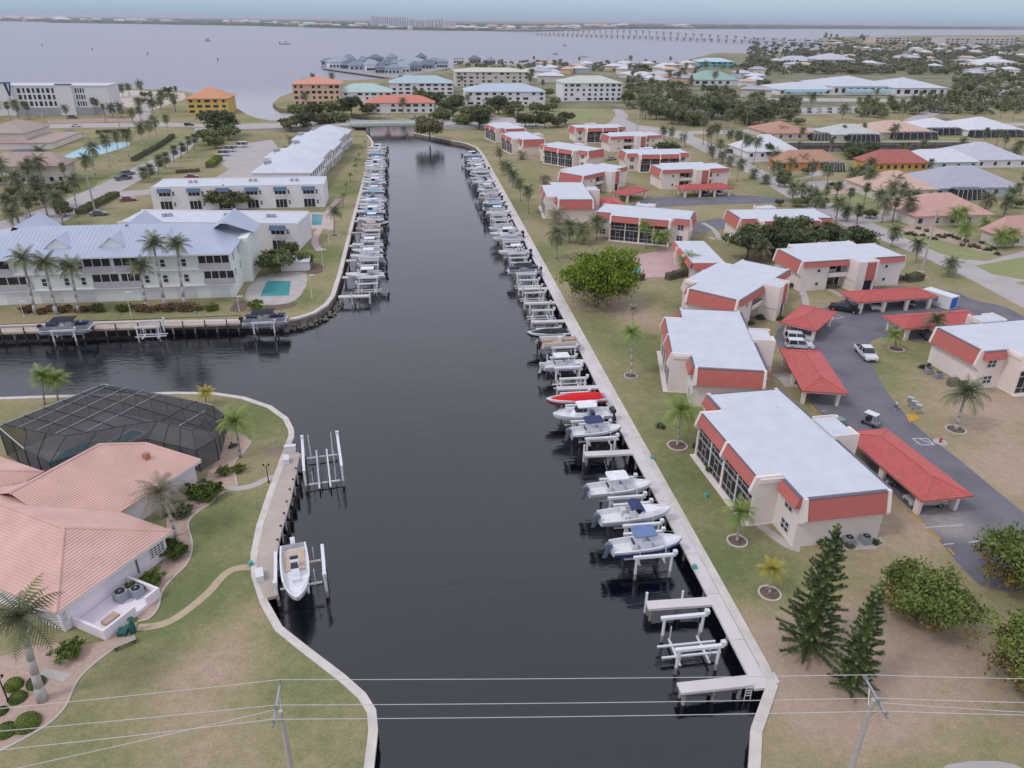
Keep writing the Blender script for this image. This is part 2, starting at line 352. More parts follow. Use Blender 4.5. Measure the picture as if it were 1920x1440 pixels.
# ------------------------------------------------------------------ roads, drives and paths
def asphalt_mat():
    m = mat("asphalt", (.185, .177, .205), (.13, .125, .15), .22, .9, .2, 12, coord='World'); t = m.node_tree; b = t.nodes["Principled BSDF"]; src = b.inputs['Base Color'].links[0].from_socket
    ds = t.nodes.new("ShaderNodeVectorMath"); ds.operation = 'DISTANCE'; t.links.new(t.nodes.new("ShaderNodeNewGeometry").outputs['Position'], ds.inputs[0]); ds.inputs[1].default_value = P(1775, 978)
    f = t.nodes.new("ShaderNodeMapRange"); f.inputs['From Min'].default_value = 1; f.inputs['From Max'].default_value = 4.5; f.inputs['To Min'].default_value = 1.1; f.inputs['To Max'].default_value = 0; t.links.new(ds.outputs['Value'], f.inputs['Value'])
    n = noise_node(t, .9, 5, 'World', (1, 2.2, 1, .5), .7); k = t.nodes.new("ShaderNodeMath"); k.operation = 'MULTIPLY'; t.links.new(f.outputs['Result'], k.inputs[0]); t.links.new(n.outputs['Fac'], k.inputs[1])
    mx = t.nodes.new("ShaderNodeMix"); mx.data_type = 'RGBA'; mx.inputs['B'].default_value = (.50, .44, .40, 1); t.links.new(k.outputs[0], mx.inputs['Factor']); t.links.new(src, mx.inputs['A']); t.links.new(mx.outputs['Result'], b.inputs['Base Color']); return m
ASPH = asphalt_mat()
STREET = mat("pale_street", (.46, .42, .41), (.40, .365, .355), .15, .9, .15, 8, coord='World')
PAVER = mat("pink_pavers", (.55, .43, .40), (.48, .37, .34), .6, .9, coord='World')
GRAVEL = mat("pink_gravel", (.52, .38, .31), (.42, .30, .24), 2.5, .95, .5, 12, coord='World')
PATHC = mat("sand_path", (.50, .40, .28), (.42, .335, .235), 1.2, .95, .3, 8, coord='World')
MULCH = mat("brown_mulch", (.20, .135, .105), (.13, .085, .07), 1.8, .95, .5, 9, coord='World')
MARKW = mat("road_paint_white", (.66, .66, .66), rough=.8, var=.2, scale=2)
MARKY = mat("kerb_paint_yellow", (.62, .34, .05), rough=.8, var=.2, scale=2)
POOLW = mat("pool_water", (.10, .36, .37), (.07, .30, .32), .3, .1)
def sheet(name, px, m, z=.004, structure=True, label=None, cat=None):
    o = MB().sheet(px, z).build(name, m)
    return tag(o, kind="structure") if structure else tag(o, label, cat)
def pxs(l): return [P2(*p) for p in l]
# condo drive
sheet("driveway", smooth_line(pxs([(1985, 1110), (1850, 1110), (1800, 1062), (1765, 1018), (1722, 968), (1690, 940), (1640, 890), (1612, 850), (1600, 815), (1580, 800), (1545, 782), (1520, 757), (1490, 715), (1462, 660), (1450, 625), (1480, 600), (1560, 572), (1600, 552), (1640, 540), (1700, 535), (1790, 545), (1830, 565), (1880, 572), (1925, 596), (1990, 640), (1960, 680), (1850, 640), (1810, 628), (1760, 634), (1722, 644), (1695, 632), (1660, 630), (1630, 640), (1626, 660), (1640, 695), (1662, 735), (1692, 772), (1735, 815), (1795, 858), (1850, 905), (1930, 970), (1990, 1030)]), 1), ASPH, .008)
# far condo parking court
sheet("driveway", pxs([(1180, 385), (1215, 372), (1260, 368), (1330, 372), (1360, 365), (1440, 368), (1500, 378), (1440, 381), (1330, 384), (1240, 388), (1170, 394), (1160, 392)]), ASPH, .008)
sheet("driveway", pxs([(1290, 420), (1340, 410), (1376, 408), (1374, 427), (1335, 432), (1300, 440)]), ASPH, .008)
# street east of the condos
street_l = [(2060, 640), (1914, 575), (1833, 531), (1738, 485), (1642, 446), (1563, 415), (1467, 364), (1385, 315), (1300, 275), (1262, 254)]
street_r = [(1292, 252), (1340, 272), (1421, 315), (1521, 363), (1612, 405), (1690, 443), (1752, 471), (1830, 500), (1930, 540), (2080, 600)]
sheet("street", pxs(street_l + street_r), STREET, .010)
sheet("street", pxs([(1130, 236), (1180, 247), (1262, 257), (1300, 263), (1300, 250), (1240, 240), (1195, 234), (1175, 225), (1178, 215), (1165, 205), (1150, 205), (1155, 216), (1145, 228)]), STREET, .009)
sheet("street", pxs([(1290, 252), (1400, 250), (1550, 246), (1920, 236), (1920, 230), (1550, 240), (1400, 243), (1290, 246)]), STREET, .008)
for d in ([(1635, 428), (1800, 402), (1750, 396), (1600, 405)], [(1752, 480), (1830, 505), (1990, 470), (1990, 450), (1850, 490)], [(1830, 505), (1900, 530), (1990, 520), (1990, 500), (1900, 510)],
          [(1480, 348), (1520, 366), (1620, 352), (1600, 340), (1530, 338)], [(1440, 320), (1470, 340), (1560, 325), (1530, 300), (1440, 310)], [(1380, 296), (1400, 305), (1470, 300), (1440, 290)], [(1860, 305), (1990, 310), (1990, 290), (1900, 290)]):
    sheet("street", pxs(d), STREET, .006)
# approach road and bridge road (left of the bridge it bends towards the hotel)
sheet("road", pxs([(-60, 243), (120, 240), (300, 237), (450, 240), (560, 238), (652, 236), (652, 226), (560, 229), (440, 233), (380, 233), (300, 229), (140, 232), (-60, 236)]), STREET, .010)
sheet("road", pxs([(790, 226), (880, 228), (940, 236), (1010, 226), (1010, 218), (900, 222), (800, 220)]), STREET, .009)
# left street along the palms
sheet("street", pxs([(-60, 430), (40, 405), (110, 380), (190, 345), (260, 310), (310, 290), (330, 275), (360, 255), (366, 240), (388, 240), (375, 262), (350, 285), (310, 310), (250, 345), (180, 385), (90, 430), (0, 470), (-80, 480)]), STREET, .009)
sheet("street", pxs([(215, 360), (280, 355), (300, 362), (220, 372)]), STREET, .012)
# parking behind the white block
sheet("parking_lot", pxs([(400, 298), (450, 270), (510, 262), (520, 275), (500, 310), (470, 335), (400, 335), (430, 318)]), STREET, .008)
sheet("parking_lot", pxs([(60, 290), (100, 262), (160, 250), (130, 243), (40, 262), (20, 285)]), ASPH, .008)
for d in ([(215, 262), (330, 252), (345, 240), (300, 243), (200, 247)],):
    sheet("lawn", pxs(d), GRASS, .005)
sheet("lawn", pxs([(250, 302), (350, 250), (370, 246), (338, 268), (320, 285), (265, 312)]), GREEN, .006)
sheet("lawn", pxs([(80, 410), (160, 370), (185, 340), (225, 322), (170, 370), (100, 415)]), GREEN, .005)
sheet("lawn", pxs([(985, 222), (1010, 212), (1060, 206), (1130, 204), (1135, 214), (1100, 224), (1020, 226)]), GREEN, .006)
# green lawns of the houses across the street
sheet("lawn", pxs([(1632, 416), (1700, 412), (1760, 412), (1820, 430), (1860, 455), (1880, 475), (1810, 488), (1760, 470), (1700, 446)]), GREEN, .012)
sheet("lawn", pxs([(1828, 498), (1930, 480), (1930, 526), (1860, 514)]), GREEN, .014)
sheet("lawn", pxs([(1420, 322), (1435, 318), (1500, 318), (1520, 330), (1480, 338)]), GRASS, .007)
sheet("lawn", pxs([(1535, 370), (1600, 362), (1680, 372), (1690, 390), (1620, 402)]), GREEN, .012)
sheet("lawn", pxs([(1528, 262), (1540, 256), (1640, 255), (1820, 258), (1815, 264), (1535, 266)]), GREEN, .012)
# paint on the condo drive
def stripe(mb, a, b, w, z):
    a, b = Vector(P2(*a)), Vector(P2(*b)); d = (b - a).normalized(); n = Vector((-d.y, d.x)) * w / 2
    mb.poly([(*(a - n), z), (*(b - n), z), (*(b + n), z), (*(a + n), z)])
def marking(segs, w, m, z=.013, name="road_marking"):
    mb = MB()
    for a, b in segs: stripe(mb, a, b, w, z)
    return tag(mb.build(name, m), kind="structure")
marking([((1735, 989), (1805, 984)), ((1769, 1021), (1788, 1019)), ((1816, 1017), (1836, 1014)), ((1503, 738), (1560, 734)), ((1540, 771), (1548, 770))], .12, MARKW)
marking([((1711, 822), (1738, 822)), ((1738, 822), (1752, 834)), ((1752, 834), (1726, 834)), ((1726, 834), (1711, 822)), ((1722, 822), (1750, 833))], .14, MARKW, .014)
marking([((1560, 599), (1582, 595)), ((1582, 595), (1564, 589)), ((1560, 600), (1564, 589)), ((1562, 594), (1574, 597))], .12, MARKW, .014)
marking([((1690, 570), (1704, 578)), ((1780, 563), (1792, 572)), ((1730, 628), (1748, 640)), ((1628, 578), (1650, 583))], .12, MARKW, .014)
marking([((1374, 363), (1384, 367)), ((1390, 362), (1401, 367)), ((1406, 362), (1418, 366)), ((1228, 366), (1242, 367))], .14, MARKW, .014)
def kerbs(segs):
    for i, (a, b) in enumerate(segs):
        a, b = Vector(P2(*a)), Vector(P2(*b)); mb = MB(); c = (a + b) / 2; ln = (b - a).length; an = math.atan2(b.y - a.y, b.x - a.x)
        mb.extr([(-.09, 0), (.09, 0), (.06, .13), (-.06, .13)], -ln / 2, ln / 2, 'x')
        o = mb.build("wheel_stop", MARKY); o.location = (c.x, c.y, .01); o.rotation_euler = (0, 0, an)
        tag(o, ["yellow wheel stop beside the nearest red carport", "second yellow wheel stop below the nearest red carport", "yellow wheel stop partly under the leafy tree", "yellow wheel stop at the corner of the second carport"][i], "wheel stop", "yellow wheel stops")
kerbs([((1710, 961), (1729, 979)), ((1742, 994), (1763, 1013)), ((1777, 1028), (1790, 1042)), ((1521, 761), (1530, 772))])

# built-up parkland and gardens beyond the upper street
PARK = mat("mottled_parkland", (.28, .25, .16), (.11, .125, .06), .04, .95, .3, 1.5, coord='World')
sheet("parkland", pxs([(1000, 203), (1190, 203), (1300, 228), (1600, 200), (1930, 204)]) + [P2(1990, 75), P2(1700, 68), P2(1565, 71), P2(1560, 92), P2(1490, 99), P2(1440, 106), P2(1345, 102), P2(1275, 119), P2(1090, 124), P2(865, 121), P2(855, 133), P2(745, 145), P2(690, 165), P2(720, 182), P2(840, 200)], PARK, .06)
sheet("path", pxs([(1755, 1452), (1775, 1434), (1820, 1427), (1870, 1427), (1905, 1434), (1935, 1452)]), STREET, .012)
FRAMEG = mat('porch_frame', (.42, .40, .40), rough=.6)
# ------------------------------------------------------------------ red and cream condominium blocks (one plan, many copies)
def mansard(mb, axis, a0, a1, wall, out, z_top, z_bot, o_top=.28, o_bot=.75):
    """sloping shingle band in front of a wall; out = +1/-1 side along the other axis"""
    pr = [(wall, z_top), (wall + out * o_top, z_top), (wall + out * o_bot, z_bot), (wall, z_bot)]
    if axis == 'x': mb.extr(pr, a0, a1, 'x')
    else: mb.extr(pr, a0, a1, 'y')
def fin(mb, axis, a, wall, out, z_top=6.36, z_bot=3.7, t=.2, o_top=.36, o_mid=.93, z_mid=4.0, foot=False):
    pr = [(wall - out * .05, z_top), (wall + out * o_top, z_top), (wall + out * o_mid, z_mid), (wall + out * (o_mid - .05), z_mid - .25)]
    pr += [(wall + out * .32, z_bot - .5), (wall + out * .32, 0.0), (wall - out * .3, 0.0)] if foot else [(wall + out * .05, z_bot - .55), (wall - out * .05, z_bot - .55)]
    mb.extr(pr, a - t, a + t, axis)
def window(parent, x0, x1, z0, z1, y, out, axis='x', nx=2, nz=2):
    """pane (> frame bars) on a wall that faces along y (axis x) or along x (axis y)"""
    g = MB(); f = MB()
    def bx(mb, a0, a1, b0, b1, d0, d1):
        lo, hi = sorted((y + out * d0, y + out * d1))
        if axis == 'x': mb.box(a0, lo, b0, a1, hi, b1)
        else: mb.box(lo, a0, b0, hi, a1, b1)
    bx(g, x0, x1, z0, z1, -.05, .03)
    for i in range(nx + 1): c = x0 + (x1 - x0) * i / nx; bx(f, c - .05, c + .05, z0 - .05, z1 + .05, .031, .075)
    for i in range(nz + 1): c = z0 + (z1 - z0) * i / nz; bx(f, x0 - .05, x1 + .05, c - .05, c + .05, .033, .072)
    p = g.build("window", GLASS, parent); f.build("frame", WHITEP, p); return p
HW, HD = 11.8, 5.0           # half length, half depth of the block
def make_condo():
    t = thing("condo_block", "x", "condo building", (0, 0, 0), 0, "red and cream condo blocks")
    w = MB()
    w.box(-HW, -HD, -.3, HW, 3.5, 6.1)
    for a, b in ((-HW, -5.9), (-3.4, 1.4), (5.6, HW)): w.box(a, 3.5, -.3, b, HD, 6.1)
    for a, b in ((-5.9, -3.4), (1.4, 5.6)):
        w.box(a, 3.5, 2.75, b, HD + .25, 3.0); w.box(a, 3.5, 5.55, b, HD, 6.1); w.box(a, HD + .1, 3.0, b, HD + .25, 3.75)
    # porch shell
    w.box(-7.7, -7.55, 5.6, 7.7, -HD, 6.1); w.box(-7.4, -7.3, 2.8, 7.4, -HD, 2.98)
    w.box(-7.6, -8.5, -.3, 7.6, -HD, .12)
    # stair tower
    w.box(-3.4, HD, -.3, 1.2, 7.9, 6.45); w.box(-3.55, HD, 5.9, -3.4, 8.05, 6.7); w.box(1.2, HD, 2.4, 1.35, 8.25, 6.7); w.box(-3.4, 7.9, 2.4, -3.0, 8.25, 6.7); w.box(-.7, 7.9, -.3, 1.2, 8.25, 6.6)
    w.build("wall", STUCCO, t)
    r = MB().box(-HW + .12, -HD + .1, 6.1, HW - .12, HD - .1, 6.34); r.box(-7.5, -7.7, 6.1, 7.5, -HD + .1, 6.335); r.box(-3.3, HD - .1, 6.45, 1.1, 7.7, 6.56)
    ro = r.build("roof", ROOFW, t)
    for x, y in ((-7, 2.2), (5.5, -2)): MB().tube((x, y, 6.3), (x, y, 6.6), .06, n=6).build("vent_pipe", WHITEP, ro)
    def red(axis, a0, a1, wall, out, zt, zb, ob=.75, ot=.28):
        mb = MB(); mansard(mb, axis, a0, a1, wall, out, zt, zb, ot, ob); p = mb.build("mansard_panel", REDP, t)
        d = MB(); pr = [(wall - out * .02, zt), (wall + out * (ot + .06), zt), (wall + out * (ot + .06), zt + .05), (wall - out * .02, zt + .05)]
        d.extr(pr, a0, a1, axis); d.build("drip_edge", DRIP, p)
    for sx in (-1, 1):
        red('y', -4.55, 4.55, sx * HW, sx, 6.24, 3.85, .85)
        lo, hi = sorted((sx * 8.1, sx * 11.78))
        red('x', lo, hi, -HD, -1, 6.24, 5.0)
    red('x', -7.15, -.2, -7.55, -1, 6.24, 4.85); red('x', .2, 7.15, -7.55, -1, 6.24, 4.85)
    red('x', 1.55, 11.78, HD, 1, 6.24, 5.25, .6); red('x', -11.78, -3.7, HD, 1, 6.24, 5.25, .6)
    mb = MB().hexa([(-2.95, 8.2, 2.7), (-.75, 8.2, 2.7), (-.75, 7.9, 2.7), (-2.95, 7.9, 2.7), (-2.95, 8.05, 6.35), (-.75, 8.05, 6.35), (-.75, 7.9, 6.35), (-2.95, 7.9, 6.35)])
    mb.build("stair_panel", REDP, t)
    MB().box(-2.8, 7.85, 0, -.8, 7.93, 2.5).build("stair_opening", DARKG, t)
    for sx in (-1, 1):
        for y in (-4.75, 4.75):
            m = MB(); fin(m, 'y', y, sx * HW, sx); m.build("fin", STUCCO, t)
        m = MB(); fin(m, 'x', sx * 7.35, -7.55, -1, z_mid=4.6, z_bot=4.3, foot=True); m.box(sx * 7.35 - .165, -7.9, 0, sx * 7.35 + .165, -HD, 6.355); m.build("fin", STUCCO, t)
    m = MB(); fin(m, 'x', 0, -7.55, -1, z_mid=4.6, z_bot=4.3, foot=True); m.build("fin", STUCCO, t)
    # screened porches: four bays, each with its screen and white framing
    for i, (a, b) in enumerate(((-7.15, -3.65), (-3.45, -.2), (.2, 3.45), (3.65, 7.15))):
        p = MB().box(a, -7.72, .12, b, -7.66, 4.95).build("porch_screen", DARKG, t)
        f = MB()
        for z in (.15, 1.0, 2.85, 3.75): f.box(a, -7.79, z, b, -7.72, z + (.1 if z != 2.85 else .2))
        c = (a + b) / 2
        f.box(c - .55, -7.792, .15, c - .47, -7.722, 2.85); f.box(c + .47, -7.792, .15, c + .55, -7.722, 2.85); f.box(c - .5, -7.791, 2.1, c + .5, -7.723, 2.18)
        for q in (.25, .75): x = a + (b - a) * q; f.box(x - .03, -7.788, 3.05, x + .03, -7.721, 4.9)
        f.build("screen_frame", FRAMEG, p)
    for x in (-3.55, 3.55): MB().box(x - .1, -7.85, .12, x + .1, -7.6, 4.95).build("post", WHITEP, t)
    for sx in (-1, 1):
        c = sx * 9.8
        window(t, c - .75, c + .75, 3.5, 4.8, -HD, -1); window(t, c - .75, c + .75, .8, 2.1, -HD, -1)
        window(t, sx * 8 - .35, sx * 8 + .35, 3.9, 4.6, HD, 1, nx=1, nz=1); window(t, sx * 8 - .35, sx * 8 + .35, 1.1, 1.8, HD, 1, nx=1, nz=1)
    for a, b in ((-5.9, -3.4), (1.4, 5.6)):
        for z in (0, 3.0): MB().box(a + .4, 3.5, z + .02, a + 1.4, 3.56, z + 2.1).build("door", DARKG, t); MB().box(a + 1.6, 3.5, z + .9, b - .2, 3.55, z + 2.1).build("window", GLASS, t)
        MB().box(a - .05, HD + .05, 3.75, b + .05, HD + .3, 3.85).build("balcony_rail", DRIP, t)
    return t
condo = Proto(make_condo())
CONDOS = [  # centre, direction of local +x (deg), label
    ((43.0, 69.8), -87.5, "nearest red and cream condo block, its big red end panel facing the two spiky pines"),
    ((46.6, 100.1), -104.3, "condo block standing next behind the nearest one, its red panel above that roof"),
    ((61.9, 127.4), -137, "angled condo block whose corner faces the canal, behind two canal-side blocks"),
    ((90.7, 142.2), 185, "condo block beside the tall pale street pole, stair tower facing the red carports"),
    ((95.6, 96.0), 4, "condo block cut off by the right edge of the picture beyond the white pickup"),
    ((60.2, 182.7), -27, "condo block with dark porches behind the pool and the big round tree"),
    ((93.7, 177.0), -2, "condo block mostly hidden by the dark clump of trees beside the street"),
    ((46.3, 210.0), -95, "condo block with a wide red end above the fan palms behind the big tree"),
    ((60.9, 242.3), -140, "angled condo block with a balcony facing the small red carport of the far court"),
    ((94.8, 244.8), 184, "condo block with balcony and stair tower above the long far red carport"),
    ((92.6, 277.5), 0, "condo block with a round green tree growing against its dark porches"),
    ((63.9, 291.0), -53, "condo block with four dark porch bays facing down to the canal palms"),
    ((97.0, 322.7), 188, "condo block with stair tower, second from the junction of the streets"),
    ((88.8, 351.5), 5, "condo block with dark porches nearest the white street junction"),
    ((50.0, 322.3), -80, "condo block at the canal bend, last but one before the bridge"),
    ((46.7, 355.6), -78, "farthest condo block, under the trees by the road bridge")]
for (c, a, l) in CONDOS: condo.put((c[0], c[1], 0), R(a), l, "red and cream condo blocks")

# ------------------------------------------------------------------ tiled hip roofs
def courses(mb, pl, step, tr=lambda p: p):
    """overlapping tile courses on a roof plane; first edge of pl is the eave"""
    a, b2 = Vector(pl[0]), Vector(pl[1]); u = (b2 - a).normalized(); n = (b2 - a).cross(Vector(pl[-1]) - a).normalized()
    v = n.cross(u)
    loc = [((Vector(p) - a).dot(u), (Vector(p) - a).dot(v)) for p in pl]
    def span(k):
        ts = []
        for i in range(len(loc)):
            p, q = loc[i], loc[(i + 1) % len(loc)]
            if (p[1] - k) * (q[1] - k) < 0: ts.append(p[0] + (q[0] - p[0]) * (k - p[1]) / (q[1] - p[1]))
        return (min(ts), max(ts)) if len(ts) >= 2 else None
    vmax = max(l[1] for l in loc); k = .01
    while k < vmax - .05:
        k2 = min(k + step, vmax - .01); s0, s1 = span(k), span(k2)
        if s0 and s1:
            hh = .17 * step; up = n * hh if n.z > 0 else n * -hh
            p = [a + u * s0[0] + v * k, a + u * s0[1] + v * k, a + u * s1[1] + v * k2, a + u * s1[0] + v * k2]
            q = [tr(tuple(x)) for x in (p[0] + up, p[1] + up, p[2] + up * .1, p[3] + up * .1, p[0], p[1])]
            mb.add(q, [(0, 1, 2, 3), (4, 5, 1, 0)])
        k += step
def hip_roof(parent, x0, y0, x1, y1, z0, rise, m, name="roof", rib=.0, ridge_along='x', thick=.18, hips=(1, 1), ribname="tile_rows"):
    """hip roof over a rectangle; hips: 1 = hipped end, 0 = gable. rib = spacing of the tile rows"""
    if ridge_along == 'y':
        tr = lambda p: (p[1], p[0], p[2]); X0, X1, Y0, Y1 = y0, y1, x0, x1
    else:
        tr = lambda p: p; X0, X1, Y0, Y1 = x0, x1, y0, y1
    hd = (Y1 - Y0) / 2; yc = (Y0 + Y1) / 2
    ra, rb = X0 + hd * hips[0], X1 - hd * hips[1]
    if ra > rb: ra = rb = (X0 + X1) / 2
    A, B, C, D = (X0, Y0, z0), (X1, Y0, z0), (X1, Y1, z0), (X0, Y1, z0); E, G = (ra, yc, z0 + rise), (rb, yc, z0 + rise)
    planes = [[A, B, G, E], [C, D, E, G], [D, A, E], [B, C, G]]
    mb = MB()
    for pl in planes:
        q = [tr(p) for p in pl]
        if ridge_along == 'y': q = q[::-1]
        mb.poly(q)
    b = [tr((p[0], p[1], p[2] - thick)) for p in (A, B, C, D)]; tp = [tr(p) for p in (A, B, C, D)]
    mb.add(b + tp, [(0, 1, 5, 4), (1, 2, 6, 5), (2, 3, 7, 6), (3, 0, 4, 7), (3, 2, 1, 0)])
    ro = mb.build(name, m, parent)
    if rib:
        rb_ = MB()
        def ribs(pl): courses(rb_, pl, rib, tr)
        for pl in planes: ribs(pl)
        for p, q in ((A, E), (B, G), (C, G), (D, E), (E, G)):
            if (Vector(p) - Vector(q)).length > .2: rb_.tube(tr(p), tr(q), rib * .5, rib * .5, 6)
        tag(rb_.build(ribname, m, ro), kind="stuff")
    return ro
def make_carport(L, W, ncol):
    t = thing("carport", "x", "carport", (0, 0, 0), 0, "red tiled carports")
    hip_roof(t, -L / 2, -W / 2, L / 2, W / 2, 2.55, 1.05, REDT, rib=.29)
    MB().box(-L / 2 + .15, -W / 2 + .15, 2.2, L / 2 - .15, W / 2 - .15, 2.36).build("ceiling", STUCCO, t)
    for i in range(ncol):
        x = -L / 2 + 1.2 + (L - 2.4) * i / (ncol - 1)
        for y in (-W / 2 + .7, W / 2 - .9):
            MB().hexa([(x - .33, y - .22, 0), (x + .33, y - .22, 0), (x + .33, y + .22, 0), (x - .33, y + .22, 0), (x - .42, y - .24, 2.25), (x + .42, y - .24, 2.25), (x + .42, y + .24, 2.25), (x - .42, y + .24, 2.25)]).build("column", STUCCO, t)
    return t
cpA = Proto(make_carport(15.4, 6.4, 3)); cpB = Proto(make_carport(17.5, 6.2, 4)); cpC = Proto(make_carport(11.5, 6.4, 2))
def mid(pts, z):
    q = [P(x, y, z) for x, y in pts]; return sum(q, Vector()) / len(q)
def carport(p, pts, ang, label):
    c = mid(pts, 2.9); p.put((c.x, c.y, 0), R(ang), label, "red tiled carports")
carport(cpA, [(1612, 806), (1800, 925), (1692, 932), (1690, 803)], -87, "nearest red tiled carport, a silver car under its near end")
carport(cpA, [(1465, 655), (1535, 655), (1588, 727), (1508, 728)], -104, "red tiled carport behind the second canal-side condo block")
carport(cpC, [(1458, 607), (1512, 564), (1573, 578), (1525, 620)], 44, "short red carport at the bend with two white cars beside it")
carport(cpB, [(1586, 547), (1710, 534), (1745, 553), (1625, 562)], 4, "red carport in front of the stair tower, next to the storage container")
carport(cpB, [(1675, 590), (1710, 612), (1840, 598), (1800, 580)], 4, "red carport in the middle of the drive with a palm before it")
carport(cpC, [(1135, 358), (1215, 347), (1222, 354), (1150, 366)], 38, "small red carport in the far court, at an angle")
carport(cpB, [(1276, 345), (1362, 343), (1362, 354), (1285, 354)], 4, "long red carport in the far court below the balcony block")
carport(cpC, [(1132, 374), (1150, 370), (1170, 383), (1135, 385)], -95, "red carport half hidden between two far condo roofs")

# clubhouse by the pool
def clubhouse():
    c = mid([(1265, 452), (1320, 450), (1353, 492), (1305, 493)], 4.0)
    t = thing("clubhouse", "single storey pool clubhouse with white roof and red shingle band", "building", (c.x, c.y, 0), R(-96))
    MB().box(-8.5, -3.3, -.3, 8.5, 3.3, 3.7).build("wall", STUCCO, t); MB().box(-8.7, -3.5, 3.7, 8.7, 3.5, 3.95).build("roof", ROOFW, t)
    for a, b in ((-8.5, -3.2), (-2.8, 2.8), (3.2, 8.5)):
        m = MB(); mansard(m, 'x', a, b, -3.5, -1, 3.9, 2.7, .2, .7); m.build("mansard_panel", REDP, t)
    m = MB(); mansard(m, 'y', -3.2, 3.2, 8.7, 1, 3.9, 2.6, .2, .7); m.build("mansard_panel", REDP, t)
    for x in (-3, 3): m = MB(); m.box(x - .15, -4.5, 0, x + .15, -3.3, 4.1); m.build("fin", STUCCO, t)
    window(t, -1, 1, .9, 2.1, -3.3, -1)
clubhouse()
sheet("pool_deck", pxs([(1185, 480), (1260, 466), (1300, 462), (1330, 490), (1320, 512), (1250, 520), (1190, 520), (1170, 500)]), mat("pink_pool_deck", (.56, .38, .37), (.50, .33, .325), .3, .9, coord='World'), .012)
sheet("pool_water", pxs([(1172, 498), (1190, 489), (1203, 506), (1196, 513), (1170, 512)]), POOLW, .02)
# ------------------------------------------------------------------ docks, lifts and boats
GEL = mat("gelcoat_white", (.84, .85, .88), rough=.25, var=.05, coat=.4)
GELC = mat("gelcoat_cream", (.66, .62, .56), rough=.3, var=.05)
DECKW = mat("boat_deck", (.80, .80, .82), (.72, .71, .73), 1.5, .6)
DECKT = mat("boat_deck_tan", (.62, .48, .38), (.52, .39, .30), 1.5, .7)
def canvas(n, c): return mat("canvas_" + n, c, rough=.85, var=.2, scale=1.5)
NAVY = canvas("navy", (.045, .06, .16)); BLUE = canvas("blue", (.16, .24, .42)); REDC = canvas("red", (.70, .012, .015)); BLKC = canvas("black", (.028, .028, .034)); GREYC = canvas("grey", (.30, .31, .34)); TEAL = canvas("green", (.03, .075, .075)); WHTC = canvas("white", (.84, .84, .86)); LBLUE = canvas("sky_blue", (.22, .40, .58)); TANC = canvas("tan", (.55, .42, .32))
HBLUE = mat("hull_blue", (.025, .06, .26), rough=.25); HNAVY = mat("hull_navy", (.03, .04, .10), rough=.25); HRED = mat("hull_red", (.28, .02, .03), rough=.25); HBLK = mat("hull_black", (.03, .03, .035), rough=.25)
COWL = mat("outboard_grey", (.13, .16, .20), rough=.3, var=.1); COWLB = mat("outboard_black", (.03, .03, .033), rough=.3); COWLW = mat("outboard_white", (.68, .68, .7), rough=.3)
def hull(L, B, D, parent, mhull, mdeck, lower=None, fore=.72):
    st = [0, .12, .3, .5, .65, .78, .88, .95, 1.0]
    hb = [.90, .96, 1.0, .985, .93, .78, .55, .30, .03]
    sh = [.92, .94, .97, 1.0, 1.05, 1.1, 1.15, 1.19, 1.22]
    kl = [.08, .04, 0, 0, .02, .10, .25, .48, .85]
    O, I, Lw = [], [], []
    for s, b, h, k in zip(st, hb, sh, kl):
        x = (s - .5) * L; b *= B / 2; z = h * D; zk = k * D; zc = zk + (z - zk) * .32
        O.append([(x, b, z), (x, b * .86, zc), (x, 0, zk), (x, -b * .86, zc), (x, -b, z)])
        g = .16 if s < .9 else .1; bi = max(b - g, .02); fl = z - (.62 if s < fore else (.25 if s < .9 else .04))
        I.append([(x, b, z), (x, bi, z + .03), (x, bi * .97, fl), (x, -bi * .97, fl), (x, -bi, z + .03), (x, -b, z)])
        Lw.append([(x, b * 1.006, z - (z - zc) * .25), (x, b * .868, zc), (x, b * .88, zc - .02)])
    m = MB(); m.loft(O, False, False); m.add(O[0], [(0, 1, 2, 3, 4)])
    h = m.build("hull", mhull, parent, True)
    d = MB(); d.loft([r[::-1] for r in I], False, False); d.add([I[0][1], I[0][2], I[0][3], I[0][4]], [(0, 1, 2, 3)]); d.build("deck", mdeck, parent)
    if lower:
        for sgn in (1, -1):
            lo = MB(); rings = []
            for s, b, hh, k in zip(st, hb, sh, kl):
                x = (s - .5) * L; b *= B / 2; z = hh * D; zk = k * D; zc = zk + (z - zk) * .32
                f = .5; rings.append([(x, sgn * (b * (.86 + .14 * f) + .012), zc + (z - zc) * f), (x, sgn * (b * .86 + .012), zc), (x, sgn * .01, zk - .012)])
            lo.loft(rings, False, False); lo.build("hull_stripe", lower, h)
    return h
def outboard(parent, x, y, z, m, tilt=.0, s=1.0):
    o = MB(); pr = [(-.28, .55), (-.1, .8), (.3, .85), (.42, .6), (.36, .3), (-.22, .3)]
    o.extr([(x - p[0] * s, z + p[1] * s) for p in pr], y - .2 * s, y + .2 * s, 'y'); c = o.build("outboard_motor", m, parent)
    g = MB(); g.hexa([(x - .35 * s - tilt, y - .07, z - .75 * s), (x + .02 - tilt, y - .07, z - .75 * s), (x + .02 - tilt, y + .07, z - .75 * s), (x - .35 * s - tilt, y + .07, z - .75 * s), (x - .25 * s, y - .1, z + .32 * s), (x + .15 * s, y - .1, z + .32 * s), (x + .15 * s, y + .1, z + .32 * s), (x - .25 * s, y + .1, z + .32 * s)]); g.build("motor_leg", m, c)
